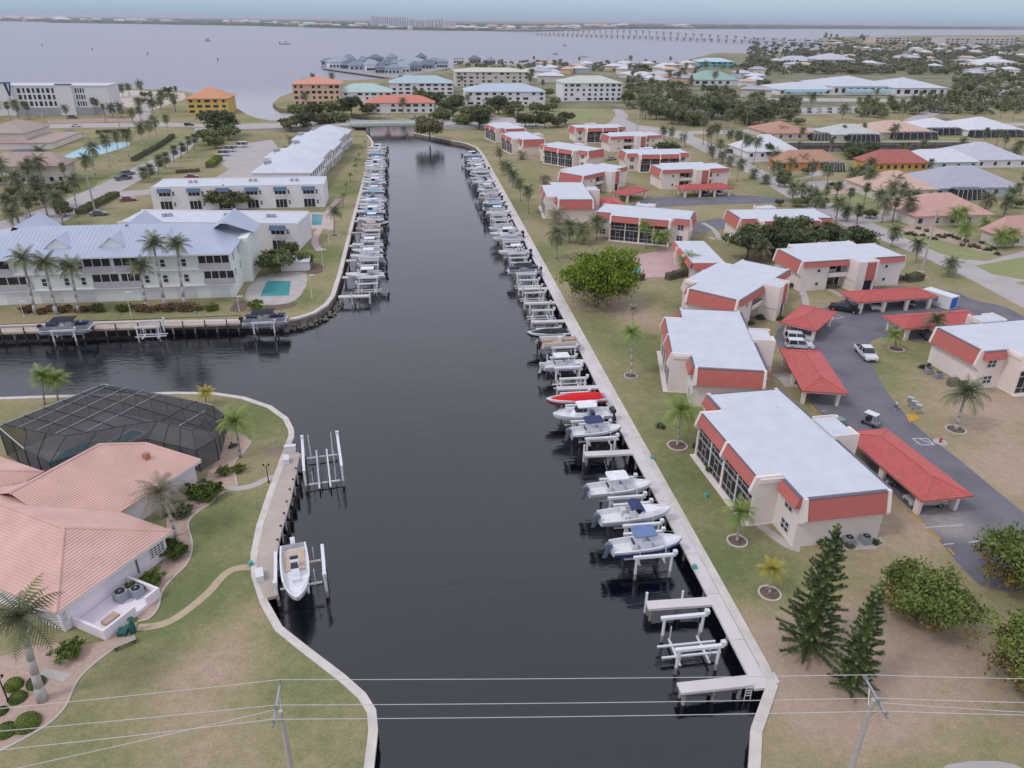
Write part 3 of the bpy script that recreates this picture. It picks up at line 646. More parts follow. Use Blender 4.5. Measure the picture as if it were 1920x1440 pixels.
def rounded(mb, x0, y0, x1, y1, z0, z1, r=.25):
    pts = []
    for cx, cy, a in ((x1 - r, y1 - r, 0), (x0 + r, y1 - r, 90), (x0 + r, y0 + r, 180), (x1 - r, y0 + r, 270)):
        for k in range(4): t = R(a + 30 * k); pts.append((cx + math.cos(t) * r, cy + math.sin(t) * r))
    return mb.prism(pts, z0, z1)
def boat(kind, L=7.6, B=2.5, mh=GEL, md=DECKW, lower=None, top=WHTC, motors=1, mm=COWL, label="x", name="motorboat", cat="boat"):
    t = thing(name, label, cat); D = 1.15
    if kind == 'pontoon':
        for s in (1, -1):
            m = MB(); m.tube((-L / 2, s * .85, .35), (L / 2 - .7, s * .85, .35), .33, n=10); m.tube((L / 2 - .7, s * .85, .35), (L / 2, s * .85, .5), .33, .05, 10); m.build("pontoon", STEEL, t, True)
        MB().box(-L / 2 + .1, -1.25, .70, L / 2 - .3, 1.25, .80).build("deck", md, t)
        for (a, b, c, d) in ((-L / 2 + .2, -1.22, L / 2 - .5, -1.17), (-L / 2 + .2, 1.17, L / 2 - .5, 1.22), (L / 2 - .55, -1.166, L / 2 - .5, 1.166)):
            MB().box(a, b, .85, c, d, 1.42).build("rail_panel", mh, t)
        for (a, b, c, d) in ((-L / 2 + .4, -1.15, -L / 2 + 2.4, -.5), (-L / 2 + .4, .5, -L / 2 + 2.0, 1.15), (L / 2 - 2.9, -1.15, L / 2 - .7, -.55), (L / 2 - 2.9, .55, L / 2 - .7, 1.15)):
            MB().box(a, b, .8, c, d, 1.25).build("seat", TANC if md is DECKT else HNAVY, t)
        MB().box(-.3, .3, .8, .3, .9, 1.75).build("console", WHITEP, t)
        if top:
            m = MB(); n = 6; rings = []
            for i in range(n + 1): y = -1.2 + 2.4 * i / n; z = 2.1 + .14 * math.cos((i / n - .5) * math.pi); rings.append([(-1.9, y, z), (1.4, y, z + .03), (1.4, y, z + .07), (-1.9, y, z + .06)])
            m.loft(rings); tp = m.build("bimini_top", top, t)
            for s in (1, -1):
                for a, b in ((-1.8, -.4), (1.3, -.2)): MB().tube((b, s * 1.2, 1.4), (a, s * 1.18, 2.12), .025, n=5).build("top_frame", STEEL, tp)
        outboard(t, -L / 2 - .1, 0, .6, mm); return t
    h = hull(L, B, D, t, mh, md, lower)
    for i in range(motors): outboard(t, -L / 2 - .22, (i - (motors - 1) / 2) * .6, .55, mm, .25, 1.15)
    if kind == 'cover':                        # canvas cover over the cockpit
        m = MB(); rings = []
        for s, bb, zz in ((-.44, .78, .02), (-.36, .9, .3), (-.1, .95, .42), (.06, .92, .5), (.16, .85, .3), (.28, .62, .2), (.37, .35, .12), (.42, .1, .06)):
            x = s * L; b = bb * B / 2; z = D * 1.02; rings.append([(x, b, z), (x, b * .8, z + zz * .6), (x, 0, z + zz), (x, -b * .8, z + zz * .6), (x, -b, z)])
        m.loft(rings, False, False); m.build("canvas_cover", top, t, True)
    elif kind == 'cc':
        c = MB(); c.hexa([(-.75, -.42, .5), (.55, -.42, .5), (.55, .42, .5), (-.75, .42, .5), (-.6, -.38, 1.55), (.15, -.38, 1.55), (.15, .38, 1.55), (-.6, .38, 1.55)]); co = c.build("console", GEL, t)
        g = MB(); g.hexa([(.12, -.38, 1.5), (.22, -.38, 1.5), (.22, .38, 1.5), (.12, .38, 1.5), (-.15, -.34, 1.95), (-.11, -.34, 1.95), (-.11, .34, 1.95), (-.15, .34, 1.95)]); g.build("windshield", GLASS, co)
        MB().box(-1.65, -.4, .5, -1.1, .4, 1.3).build("seat", WHITEP, t); MB().box(.75, -.35, .5, 1.25, .35, .95).build("seat", WHITEP, t)
        MB().box(-1.65, -.4, 1.3, -1.5, .4, 1.6).build("backrest", HNAVY, t)
        for s in (1, -1):
            r = MB(); r.path([(L * .18, s * B * .44, D * 1.1), (L * .30, s * B * .38, D * 1.1 + .32), (L * .45, s * B * .15, D * 1.2 + .32)], [.02] * 3, 5); r.build("bow_rail", STEEL, t)
        if top:
            m = MB(); rounded(m, -1.7, -.95, .75, .95, 2.55, 2.66, .3); tp = m.build("t_top", top, t)
            for sx, sy in ((-.75, 1), (-.75, -1), (.35, 1), (.35, -1)): MB().tube((sx, sy * .5, .6), (sx - .1, sy * .72, 2.56), .035, n=5).build("top_frame", ALU, tp)
            MB().tube((-1.4, .7, 2.6), (-1.9, .75, 4.3), .02, n=4).build("antenna", WHITEP, tp)
    elif kind == 'cuddy':
        c = MB(); rings = []
        for s, bb, zz in ((.0, .78, .35), (.12, .76, .42), (.24, .60, .30), (.36, .34, .12), (.42, .1, .03)):
            x = s * L; b = bb * B / 2; z = D * 1.04; rings.append([(x, b, z), (x, b * .75, z + zz), (x, -b * .75, z + zz), (x, -b, z)])
        c.loft(rings, False, False); co = c.build("cabin", GEL, t, False)
        g = MB(); z = D * 1.04 + .33; g.hexa([(.05, -.95, z), (.9, -.5, z), (.9, .5, z), (.05, .95, z), (-.35, -.85, z + .5), (.2, -.4, z + .5), (.2, .4, z + .5), (-.35, .85, z + .5)]); g.build("windshield", GLASS, co)
        MB().box(-1.5, -.9, .5, -.9, -.3, 1.3).build("seat", WHITEP, t); MB().box(-1.5, .3, .5, -.9, .9, 1.3).build("seat", WHITEP, t)
        if top:
            m = MB(); rings = []
            for x, hz in ((-.9, 2.35), (-.2, 2.55), (.4, 2.35), (.75, 1.9)): rings.append([(x, 1.05, hz - .25), (x, .7, hz), (x, -.7, hz), (x, -1.05, hz - .25), (x, -.7, hz - .05), (x, .7, hz - .05)])
            m.loft(rings); tp = m.build("bimini_top", top, t)
            for s in (1, -1): MB().tube((-1.3, s * 1.1, 1.1), (-.5, s * .95, 2.3), .03, n=5).build("top_frame", ALU, tp)
        r = MB(); r.path([(L * .2, B * .42, D * 1.45), (L * .36, B * .25, D * 1.6), (L * .5, 0, D * 1.62), (L * .36, -B * .25, D * 1.6), (L * .2, -B * .42, D * 1.45)], [.02] * 5, 5); r.build("bow_rail", STEEL, t)
    elif kind == 'hardtop':
        MB().hexa([(-.6, -.85, .5), (1.5, -.75, .5), (1.5, .75, .5), (-.6, .85, .5), (-.5, -.8, 1.5), (1.0, -.6, 1.5), (1.0, .6, 1.5), (-.5, .8, 1.5)]).build("cabin", GEL, t)
        MB().hexa([(-.5, -.78, 1.5), (1.0, -.6, 1.5), (1.0, .6, 1.5), (-.5, .78, 1.5), (-.5, -.74, 2.3), (.5, -.6, 2.3), (.5, .6, 2.3), (-.5, .74, 2.3)]).build("windshield", GLASS, t)
        m = MB(); rounded(m, -1.9, -1.0, .8, 1.0, 2.3, 2.45, .3); m.build("hardtop", top, t)
        for s in (1, -1): MB().tube((-1.7, s * .85, 1.0), (-1.7, s * .85, 2.3), .04, n=5).build("top_frame", ALU, t)
        MB().box(-1.8, -.5, .5, -1.3, .5, 1.2).build("seat", HNAVY, t)
    return t
def lift(label, sx=3.7, sy=3.8, ztop=1.35, up=True):
    """four piles, two top beams along the boat, two cradle beams, two bunks"""
    t = thing("boat_lift", label, "boat lift", group="white boat lifts")
    for x in (-sx / 2, sx / 2):
        for y in (-sy / 2, sy / 2):
            p = MB().tube((x, y, -.7), (x, y, ztop + .1), .15, n=8).build("pile", ALU, t); MB().tube((x, y, -3.2), (x, y, -.7), .17, n=8).build("pile_foot", PILEW, p)
    for y in (-sy / 2, sy / 2):
        MB().box(-sx / 2 - .35, y - .16, ztop - .15, sx / 2 + .35, y + .16, ztop + .12).build("top_beam", ALU, t)
        MB().box(sx / 2 + .1, y - .2, ztop + .12, sx / 2 + .5, y + .2, ztop + .5).build("lift_motor", WHITEP, t)
    zc = .12 if up else -.9
    for x in (-sx / 2 + .5, sx / 2 - .5):
        cb = MB().box(x - .09, -sy / 2 + .3, zc - .14, x + .09, sy / 2 - .3, zc).build("cradle_beam", ALU, t)
        for y in (-sy / 2 + .35, sy / 2 - .35): MB().tube((x, y, zc), (x, y + (-.2 if y < 0 else .2), ztop - .1), .012, n=4).build("lift_cable", STEEL, cb)
    for y in (-.65, .65): MB().box(-sx / 2 - .9, y - .09, zc, sx / 2 + .9, y + .09, zc + .16).build("bunk_board", WOODD if False else WHITEP, t)
    for x, y in ((-sx / 2 + .5, -1.35), (-sx / 2 + .5, 1.35), (sx / 2 - .5, -1.35), (sx / 2 - .5, 1.35)): MB().tube((x, y, zc), (x, y, zc + 1.7), .05, n=5).build("guide_post", WHITEP, t)
    return t
LIFT = Proto(lift("x")); LIFTD = Proto(lift("x", up=False))
def finger(label, ln, w=1.1):
    """finger pier running along -x from the origin"""
    t = thing("finger_pier", label, "pier", group="finger piers")
    MB().box(-ln, -w / 2, -.18, 0, w / 2, .09).build("deck", DOCKC, t)
    for x in (-ln + .3, -ln * .5, -.6):
        for y in (-w / 2 + .2, w / 2 - .2): MB().tube((x, y, -3.2), (x, y, -.18), .17, n=7).build("pile", PILEW, t)
    MB().tube((-ln + .1, w / 2 + .12, -3), (-ln + .1, w / 2 + .12, 1.0), .13, n=7).build("mooring_pile", ALU, t)
    MB().tube((-ln * .42, w / 2 + .12, -3), (-ln * .42, w / 2 + .12, .9), .11, n=7).build("mooring_pile", ALU, t)
    return t
FING = Proto(finger("x", 6.3))
# --- right bank dock walk
DX = [(42.2, 26.6), (56, 26.85), (78, 26.9), (94, 27.0), (127, 27.6), (154, 28.0), (260, 29.4), (318, 30.4)]
def dock_x(y):
    for (y0, x0), (y1, x1) in zip(DX[:-1], DX[1:]):
        if y <= y1: return x0 + (x1 - x0) * (y - y0) / (y1 - y0)
    return DX[-1][1]
def right_dock():
    t = thing("dock_walk", "long pale concrete dock walk along the right seawall", "dock")
    ys = [40.6] + [46 + 6 * i for i in range(46)]
    for a, b in zip(ys[:-1], ys[1:]):
        def ex(y): return 28.35 + (y - 43) * (30.9 - 28.35) / 217.0 - .42
        MB().prism([(dock_x(a), a + .02), (ex(a), a + .02), (ex(b), b - .02), (dock_x(b), b - .02)], -.18, .10).build("dock_slab", DOCKC, t)
        for x in (.25,): MB().tube((dock_x(a) + x, a + 1, -3), (dock_x(a) + x, a + 1, -.18), .17, n=6).build("pile", PILEW, t)
    y = 41.5
    MB().hexa([(20.3, 41.0, -.18), (29, 41.0, -.18), (29, 42.1, -.18), (20.3, 42.1, -.18), (20.3, 41.0, .095), (29, 41.0, .095), (29, 42.1, .095), (20.3, 42.1, .095)]).build("end_slab", DOCKC, t)
    for x in (20.7, 23.3, 25.6):
        for yy in (41.2, 41.9): MB().tube((x, yy, -3), (x, yy, -.18), .18, n=7).build("pile", PILEW, t)
    l = MB()
    for z in (-.1, -.4, -.7, -1.0): l.box(26.0, 40.88, z, 26.5, 40.95, z + .05)
    l.box(25.96, 40.87, -1.5, 26.0, 40.96, .5); l.box(26.5, 40.87, -1.5, 26.54, 40.96, .5); l.build("ladder", ALU, t)
right_dock()
def rfinger(y, label): FING.put((dock_x(y) + .1, y, 0), R(-2), label, "finger piers")
for y, l in ((51.1, "finger pier with two bare posts, second from the near end of the dock walk"), (78.6, "finger pier on thick piles just below the blue-bottomed boat with navy top"), (97.6, "finger pier just above the red covered speedboat"), (107.2, "finger pier between two empty lifts above the red speedboat"), (125.2, "finger pier behind the black covered speedboat"), (135.2, "finger pier, sixth along the right dock from the near end"), (143.8, "finger pier just below the black topped pontoon boat")): rfinger(y, l)
def on_lift(proto_lift, b, x, y, heading, label_lift, lab, z=.5):
    proto_lift.put((x, y, 0), 0, label_lift, "white boat lifts")
    if b:
        b.location = (x + (.25 if heading == 0 else -.25), y, z); b.rotation_euler = (0, R(-1.5 if heading == 0 else 1.5) * 0, R(heading)); b["label"] = lab
XR = 23.1
def rl(y): return dock_x(y) - 3.9
on_lift(LIFTD, None, 23.0, 46.3, 0, "empty lift at the near end of the dock walk, beside the ladder", "")
on_lift(LIFT, boat('cc', 7.6, 2.5, GEL, DECKW, HBLUE, BLUE, 1, COWL), 22.9, 58.6, 2, "lift carrying the blue-bottomed boat nearest the camera", "white centre console boat with royal blue bottom and pale blue top, nearest on the right")
on_lift(LIFT, boat('cuddy', 8.2, 2.6, GEL, DECKW, None, NAVY, 1, COWL), 23.2, 63.8, 3, "lift carrying the boat with the navy bimini", "white cuddy cabin boat with a navy bimini, second from the near end on the right")
on_lift(LIFT, boat('cc', 7.6, 2.5, GEL, DECKW, None, WHTC, 1, COWL), 22.9, 69.0, 2, "lift carrying the all-white boat with white top", "all-white centre console boat with white top, third from the near end on the right")
on_lift(LIFT, boat('cc', 6.9, 2.4, GEL, DECKW, HNAVY, NAVY, 1, COWL), 23.3, 82.3, 2, "lift carrying the boat with navy top above a finger pier", "white boat with navy top and dark blue bottom, just below the big white hardtop boat")
on_lift(LIFT, boat('hardtop', 8.2, 2.8, GEL, DECKW, None, WHTC, 2, COWLB), 22.4, 87.0, 182, "lift carrying the big white boat beside the red one", "big white hardtop boat with black outboards, bow towards the canal, beside the red one")
on_lift(LIFT, boat('cover', 8.8, 2.5, GEL, DECKW, HRED, REDC, 0), 22.6, 91.6, 183, "lift carrying the red covered speedboat", "speedboat under a bright red cover, bow towards the canal", .45)
on_lift(LIFTD, None, 23.4, 100.2, 0, "empty lift right above the red speedboat's pier", "")
on_lift(LIFT, boat('cc', 6.6, 2.3, GEL, DECKW, None, WHTC, 1, COWLW), 23.4, 104.3, 2, "lift with a white skiff, second above the red speedboat", "small white boat with white top two slips above the red speedboat", 0.0)
on_lift(LIFT, boat('pontoon', 6.8, 2.5, GELC, DECKT, None, None, 1, COWLB), 24.4, 112.0, 2, "lift carrying the tan pontoon boat", "open pontoon boat with tan seats next to the black covered speedboat")
on_lift(LIFT, boat('cover', 7.6, 2.4, GEL, DECKW, HBLK, BLKC, 0), 23.2, 116.6, 182, "lift carrying the black covered speedboat", "white speedboat under a black cover, bow towards the canal", .4)
on_lift(LIFTD, None, 23.9, 129.6, 0, "empty lift, first above the pier behind the black covered speedboat", "")
on_lift(LIFTD, None, 24.0, 139.6, 0, "empty lift, second above the pier behind the black covered speedboat", "")
on_lift(LIFTD, None, 24.1, 147.6, 0, "empty lift right below the black topped pontoon boat", "")
on_lift(LIFT, boat('pontoon', 7.4, 2.5, STEEL, DECKW, None, BLKC, 1, COWLB), 24.2, 152.6, 182, "lift carrying the black topped pontoon boat", "pontoon boat with a flat black top on the right bank below the big tree")
# far right bank, prototypes reused
FAR = [Proto(boat('cc', 7.4, 2.5, GEL, DECKW, None, WHTC, 1, COWLB)), Proto(boat('cc', 7.2, 2.4, GEL, DECKW, HNAVY, BLUE, 1, COWL)), Proto(boat('cover', 7.6, 2.5, GEL, DECKW, None, GREYC, 0)), Proto(boat('hardtop', 8.2, 2.7, GEL, DECKW, None, WHTC, 2, COWLB)),
       Proto(boat('cc', 7.2, 2.4, GEL, DECKW, HBLK, TEAL, 1, COWLB)), Proto(boat('pontoon', 7.0, 2.5, STEEL, DECKW, None, LBLUE, 1, COWLB)), Proto(boat('cuddy', 7.6, 2.5, GEL, DECKW, None, NAVY, 1, COWLW)), Proto(boat('cc', 7.0, 2.4, GELC, DECKT, None, TANC, 1, COWLB)), Proto(boat('cover', 7.2, 2.4, GEL, DECKW, HBLK, BLKC, 0))]
FDESC = ["white boat with white top and black motor", "white boat with blue top and dark bottom", "boat under a grey canvas cover", "white boat with hardtop and twin motors", "white boat with dark green top", "pontoon boat with sky blue top", "white cuddy boat with navy bimini", "cream boat with tan top", "boat under a black canvas cover"]
seq = [(160, None), (167, (0, 182)), (173.5, None), (179, (2, 182)), (183.5, (3, 182)), (189, (2, 182)), (195, None), (201, None), (207, (0, 2)), (213, (5, 182)), (219.5, (1, 2)), (226, (7, 182)), (232, (4, 2)), (238.5, (0, 2)), (245, None), (251, (6, 2)), (257, (2, 182)), (263, (8, 182)), (269, (0, 2)), (275, (3, 182)), (281, None), (287, (0, 2)), (293, (1, 2)), (299.5, (5, 2)), (305.5, (3, 2))]
random.seed(3)
for i, (y, b) in enumerate(seq):
    x = rl(y) + .1
    (LIFT if b else LIFTD).put((x, y, 0), R(random.uniform(-1, 1)), "%s lift up the right bank from the black topped pontoon, %s" % (nth(i), "carrying a boat" if b else "empty"), "white boat lifts")
    if b:
        k, hd = b
        FAR[k].put((x + (.3 if hd < 90 else -.5), y, .3 if k != 5 else .25), R(hd + random.uniform(-1.5, 1.5)), "%s, %s slip above the black topped pontoon" % (FDESC[k], nth(i)), "boats on far right lifts")
    if i % 3 == 1: rfinger(y + 3.1, "narrow finger pier above the %s lift up the right bank" % nth(i))
# --- left bank slips
for i in range(31):
    y = 143.3 + i * 6.2 + (0 if i else 0)
    if i % 2 == 0: FING.put((-15.2 - .02 * i + .3, y, 0), R(180), "finger pier, %s along the left bank from its near corner" % nth(i // 2), "finger piers")
lefts = [(148.8, None), (153.2, (3, 178)), (161.5, None), (167.0, (0, 178)), (171.5, (4, 178)), (176.5, (0, 178)), (181.5, None), (187.5, None), (192.0, (7, 178)), (197.5, (8, -2)), (202, (0, 178)), (206.5, (5, 178)), (211, (3, 178)), (215.5, (1, 178)), (220, (0, 178)), (225, (6, 178)), (229.5, (2, 178)), (234, (5, 178)), (238.5, (0, 178)), (243.5, (1, 178)), (248, None), (253, (3, 178)), (258, (0, 178)), (263, (4, 178)), (268, (2, 178)), (273, (7, 178)), (278, (0, 178)), (283, (6, 178)), (288.5, (3, 178)), (294, (0, 178)), (300, (1, 178)), (306, (5, 178)), (312, (0, 178)), (319, (3, 178)), (327, (3, 178))]
for i, (y, b) in enumerate(lefts):
    x = -9.3 - (y - 150) * .012
    (LIFT if b else LIFTD).put((x, y, 0), R(180 + random.uniform(-1, 1)), "%s lift up the left bank from the near corner, %s" % (nth(i), "carrying a boat" if b else "empty"), "white boat lifts")
    if b:
        k, hd = b
        FAR[k].put((x + (-.6 if hd > 90 else .8), y, .3), R(hd + random.uniform(-1.5, 1.5)), "%s, %s slip up the left bank" % (FDESC[k], nth(i)), "boats on left bank lifts")
# --- dock and boats by the white apartment house
def apt_dock():
    t = thing("dock_walk", "timber dock walk with dark posts below the white apartment house", "dock")
    y0, y1 = 130.4, 132.7
    for k in range(16):
        x = -92 + k * 3.8
        MB().box(x + .02, y0, -.25, x + 3.78, y1, .1).build("dock_slab", WOODD, t)
        MB().tube((x + 1.2, y0 - .1, -3), (x + 1.2, y0 - .1, 1.0), .12, n=6).build("post", PILED, t)
        MB().tube((x + 3, y0 + .3, -3), (x + 3, y0 + .3, -.2), .17, n=6).build("pile", PILEW, t)
    MB().box(-92, y1 - .12, .75, -31.5, y1 - .04, .85).build("rail", PILED, t)
    return t
apt_dock()
for px, lab, b in ((143, "lift holding the pontoon with dark top by the apartment dock", 'a'), (290, "small empty lift in front of the apartment palms", None), (498, "lift holding the covered pontoon at the apartment corner", 'b')):
    c = P(px, 624, -1.0)
    (LIFT if b else LIFTD).put((c.x, 128.6, 0), R(1), lab, "white boat lifts", (.95, .8, 1))
    if b:
        o = boat('pontoon', 7.4 if b == 'a' else 7.0, 2.5, STEEL, DECKW, None, BLKC, 1, COWLB)
        o.scale = (1.15, 1.15, 1.15); o.location = (c.x + .2, 128.9, .3); o.rotation_euler = (0, 0, R(1)); o["label"] = "pontoon boat with dark top moored left of the apartment palms" if b == 'a' else "pontoon boat under a black cover at the rounded seawall corner"
        o["group"] = "pontoons at the apartment dock"
# --- dock of the pink house
def pen_dock():
    t = thing("dock_walk", "pale plank dock curving along the seawall of the pink tiled house", "dock")
    inner = smooth_line([P2(541, 849), P2(527, 888), P2(510, 935), P2(497, 978), P2(486, 1020), P2(481, 1057), P2(484, 1095), P2(497, 1124)], 1)
    outer = smooth_line([P2(563, 850), P2(556, 885), P2(549, 925), P2(540, 960), P2(529, 995), P2(521, 1030), P2(519, 1070), P2(522, 1118)], 1)
    n = len(inner)
    for i in range(n - 1): MB().prism([inner[i], outer[i], outer[i + 1], inner[i + 1]], -.2, .16).build("dock_slab", WOODD, t)
    for k, (x, y) in enumerate(((562, 858), (554, 888), (549, 909), (543, 928), (537, 951), (532, 973), (526, 997), (520, 1023))):
        q = P2(x, y); p = MB().tube((q[0] + .12, q[1], -3), (q[0] + .12, q[1], .75), .13, n=7).build("post", ALU, t); MB().tube((q[0] + .12, q[1], .75), (q[0] + .12, q[1], .85), .16, n=7).build("post_cap", PILED, p)
        MB().tube((q[0] + .55, q[1] - .8, -3), (q[0] + .55, q[1] - .8, .1), .15, n=7).build("pile", PILED, t)
pen_dock()
# big empty lift
o = lift("big empty white lift with tall guide posts at the pink house's dock", 7.2, 4.4, 1.5, False); o.location = (-12.4, 80.9, 0); o.rotation_euler = (0, 0, R(98))
for y in (-.4, .4): MB().box(-3.4, y - .05, -.75, 3.4, y + .05, -.66).build("bunk_board", DRIP, o)
for x, y in ((-2.3, -1.4), (2.3, 1.4), (2.3, -1.4)): MB().tube((x, y, -.9), (x, y, 2.9), .06, n=5).build("guide_post", WHITEP, o)
o = lift("lift holding the white boat at the pink house's dock", 4.4, 4.6, 1.3); o.location = (-12.6, 59.9, 0); o.rotation_euler = (0, 0, R(-82))
b = boat('cc', 8.6, 2.8, GEL, DECKW, None, None, 1, COWLW); b.location = (-12.9, 58.9, .35); b.rotation_euler = (0, 0, R(-80)); b["label"] = "white boat with tan cockpit floor, bow towards the camera, at the pink house's dock"
MB().box(-3.9, -1.0, .562, -.6, 1.0, .60).build("cockpit_floor", DECKT, b)
# ------------------------------------------------------------------ pink tiled house on the near left point
def PV(px, py, y0):
    """photo pixel -> (x, z) on the vertical plane y = y0"""
    d = _RT * ((px - 960) / F) - _UP * ((py - 720) / F) + _F0
    t = y0 / d.y; return d.x * t, H + d.z * t
PINKW = mat("pale_pink_stucco", (.82, .755, .80), (.76, .70, .74), .3, .85, .1, 6)
HA = R(58)                                             # house axis u (local x); local -y faces the canal side lawn
HOUSE = thing("house", "pink tiled single storey house with several hip roofs on the left point", "house", (-25.7, 64.9, 0), HA)
# local frame: x = u along the canal-side facade, y = -v (into the house)
def hh():
    t = HOUSE; ez = 2.9; rise = 2.75
    # wing A: hip end towards the canal
    MB().box(-12.4, .55, -.3, -.6, 20, ez - .1).build("wall", PINKW, t)
    MB().box(-3, 7.9, -.3, 10.7, 16, ez - .1).build("wall", PINKW, t)
    MB().box(-13, 22.3, -.3, 1.3, 34, ez - .1).build("wall", PINKW, t)
    hip_roof(t, -12.9, 0, 0, 21, ez, rise, PINKT, rib=.31, ridge_along='y', hips=(1, 0))
    hip_roof(t, -14, 21.8, 1.9, 34.5, ez, 2.4, PINKT, rib=.31, ridge_along='x', hips=(1, 1))
    # wing B
    E0, A1, A2, B2, S0, N0 = (11.3, 7.4, ez), (9.2, 13.4, 4.85), (5.7, 16.4, 5.85), (-5, 16.4, 5.85), (-5, 7.4, ez), (11.0, 17.5, 2.9)
    m = MB(); m.poly([S0, E0, A1, A2, B2]); m.poly([E0, N0, A2, A1]); m.poly([N0, (-5, 20.5, 4.4), B2, A2]); m.add([E0, S0, (S0[0], S0[1], ez - .18), (E0[0], E0[1], ez - .18)], [(0, 1, 2, 3)]); m.add([N0, E0, (E0[0], E0[1], ez - .18), (N0[0], N0[1], ez - .18)], [(0, 1, 2, 3)])
    ro = m.build("roof", PINKT, t)
    c = MB(); courses(c, [S0, E0, A1, A2, B2], .31)
    for p, q in ((E0, A1), (A1, A2), (A2, B2)): c.tube(p, q, .19, .19, 6)
    tag(c.build("tile_rows", PINKT, ro), kind="stuff")
    MB().box(7.2, 11.2, 4.1, 7.8, 11.8, 4.95).build("chimney", mat("terracotta", (.45, .22, .15)), ro)
    # white fascia lines
    MB().box(-12.9, -.05, ez - .26, .03, .0, ez - .02).build("fascia", WHITEP, t); MB().box(6, 7.34, ez - .26, 11.3, 7.39, ez - .02).build("fascia", WHITEP, t)
    # openings of the canal-side wall
    window(t, -2.6, -.9, 1.0, 2.4, .55, -1, 'x', 4, 5)
    MB().box(-4.3, .47, .5, -4.15, .55, 2.3).build("downpipe", DRIP, t)
    # service court
    base = MB().box(-11.6, -3.6, -.2, -5.4, .5, .35).build("service_court", PINKW, t)
    MB().box(-11.6, -3.6, .35, -8.2, -3.35, 1.1).build("low_wall", PINKW, base); MB().box(-11.6, -3.35, .35, -11.35, .5, 1.1).build("low_wall", PINKW, base)
    MB().box(-5.65, -3.6, .35, -5.4, .5, 1.1).build("low_wall", PINKW, base); MB().box(-7.0, -3.6, .35, -5.65, -3.35, 1.1).build("low_wall", PINKW, base)
    MB().box(-10.6, -2.7, .35, -9.2, -1.9, .75).build("planter", GRAVEL, base)
    window(t, -13.8 + 1.6, -11.9, 1.0, 2.2, .55, -1, 'x', 2, 2)
hh()
def house_pt(x, y, z=0): c, s = math.cos(HA), math.sin(HA); return Vector((-25.7 + c * x - s * y, 64.9 + s * x + c * y, z))
def ac_unit(loc, rz, label, s=1.0):
    t = thing("air_conditioner", label, "air conditioner", loc, rz, "air conditioner units", s)
    MB().box(-.42, -.42, 0, .42, .42, .8).build("casing", mat("ac_casing", (.30, .33, .36), rough=.5) if "ac_casing" not in MATS else MATS["ac_casing"], t)
    MB().tube((0, 0, .8), (0, 0, .84), .36, n=12).build("fan_guard", BLACK, t)
    MB().tube((0, 0, .84), (0, 0, .87), .1, n=8).build("fan_hub", STEEL, t)
    return t
AC = Proto(ac_unit((0, 0, 0), 0, "x"))
AC.put(house_pt(-7.5, -.9, .36), HA, "grey air conditioner against the pink house wall", None, 1.25); AC.put(house_pt(-6.5, -1.8, .36), HA, "grey air conditioner in the corner of the pink house's service court", None, 1.15)

# --- screened pool enclosure
def screen_mat():
    m, t, b = newmat("insect_screen")
    b.inputs['Base Color'].default_value = (.035, .036, .042, 1); b.inputs['Roughness'].default_value = .6
    tr = t.nodes.new("ShaderNodeBsdfTransparent"); mxs = t.nodes.new("ShaderNodeMixShader")
    n = noise_node(t, .35, 3); mr = t.nodes.new("ShaderNodeMapRange"); mr.inputs['To Min'].default_value = .58; mr.inputs['To Max'].default_value = .74
    t.links.new(n.outputs['Fac'], mr.inputs['Value']); t.links.new(mr.outputs['Result'], mxs.inputs['Fac'])
    t.links.new(tr.outputs[0], mxs.inputs[1]); t.links.new(b.outputs[0], mxs.inputs[2]); t.links.new(mxs.outputs[0], t.nodes["Material Output"].inputs['Surface'])
    return m
SCREEN = screen_mat(); BRONZE = mat("bronze_frame", (.05, .05, .06), rough=.5)
def clip_rect(poly, x0, y0, x1, y1):
    def cut(pl, f, ins):
        out = []
        for i in range(len(pl)):
            a, b = pl[i - 1], pl[i]; ia, ib = ins(a), ins(b)
            if ia != ib: t = f(a, b); out.append((a[0] + (b[0] - a[0]) * t, a[1] + (b[1] - a[1]) * t))
            if ib: out.append(b)
        return out
    for ax, lim, sg in ((0, x0, 1), (0, x1, -1), (1, y0, 1), (1, y1, -1)):
        poly = cut(poly, lambda a, b: (lim - a[ax]) / (b[ax] - a[ax]), lambda p: (p[ax] - lim) * sg > 0)
        if len(poly) < 3: return []
    return poly
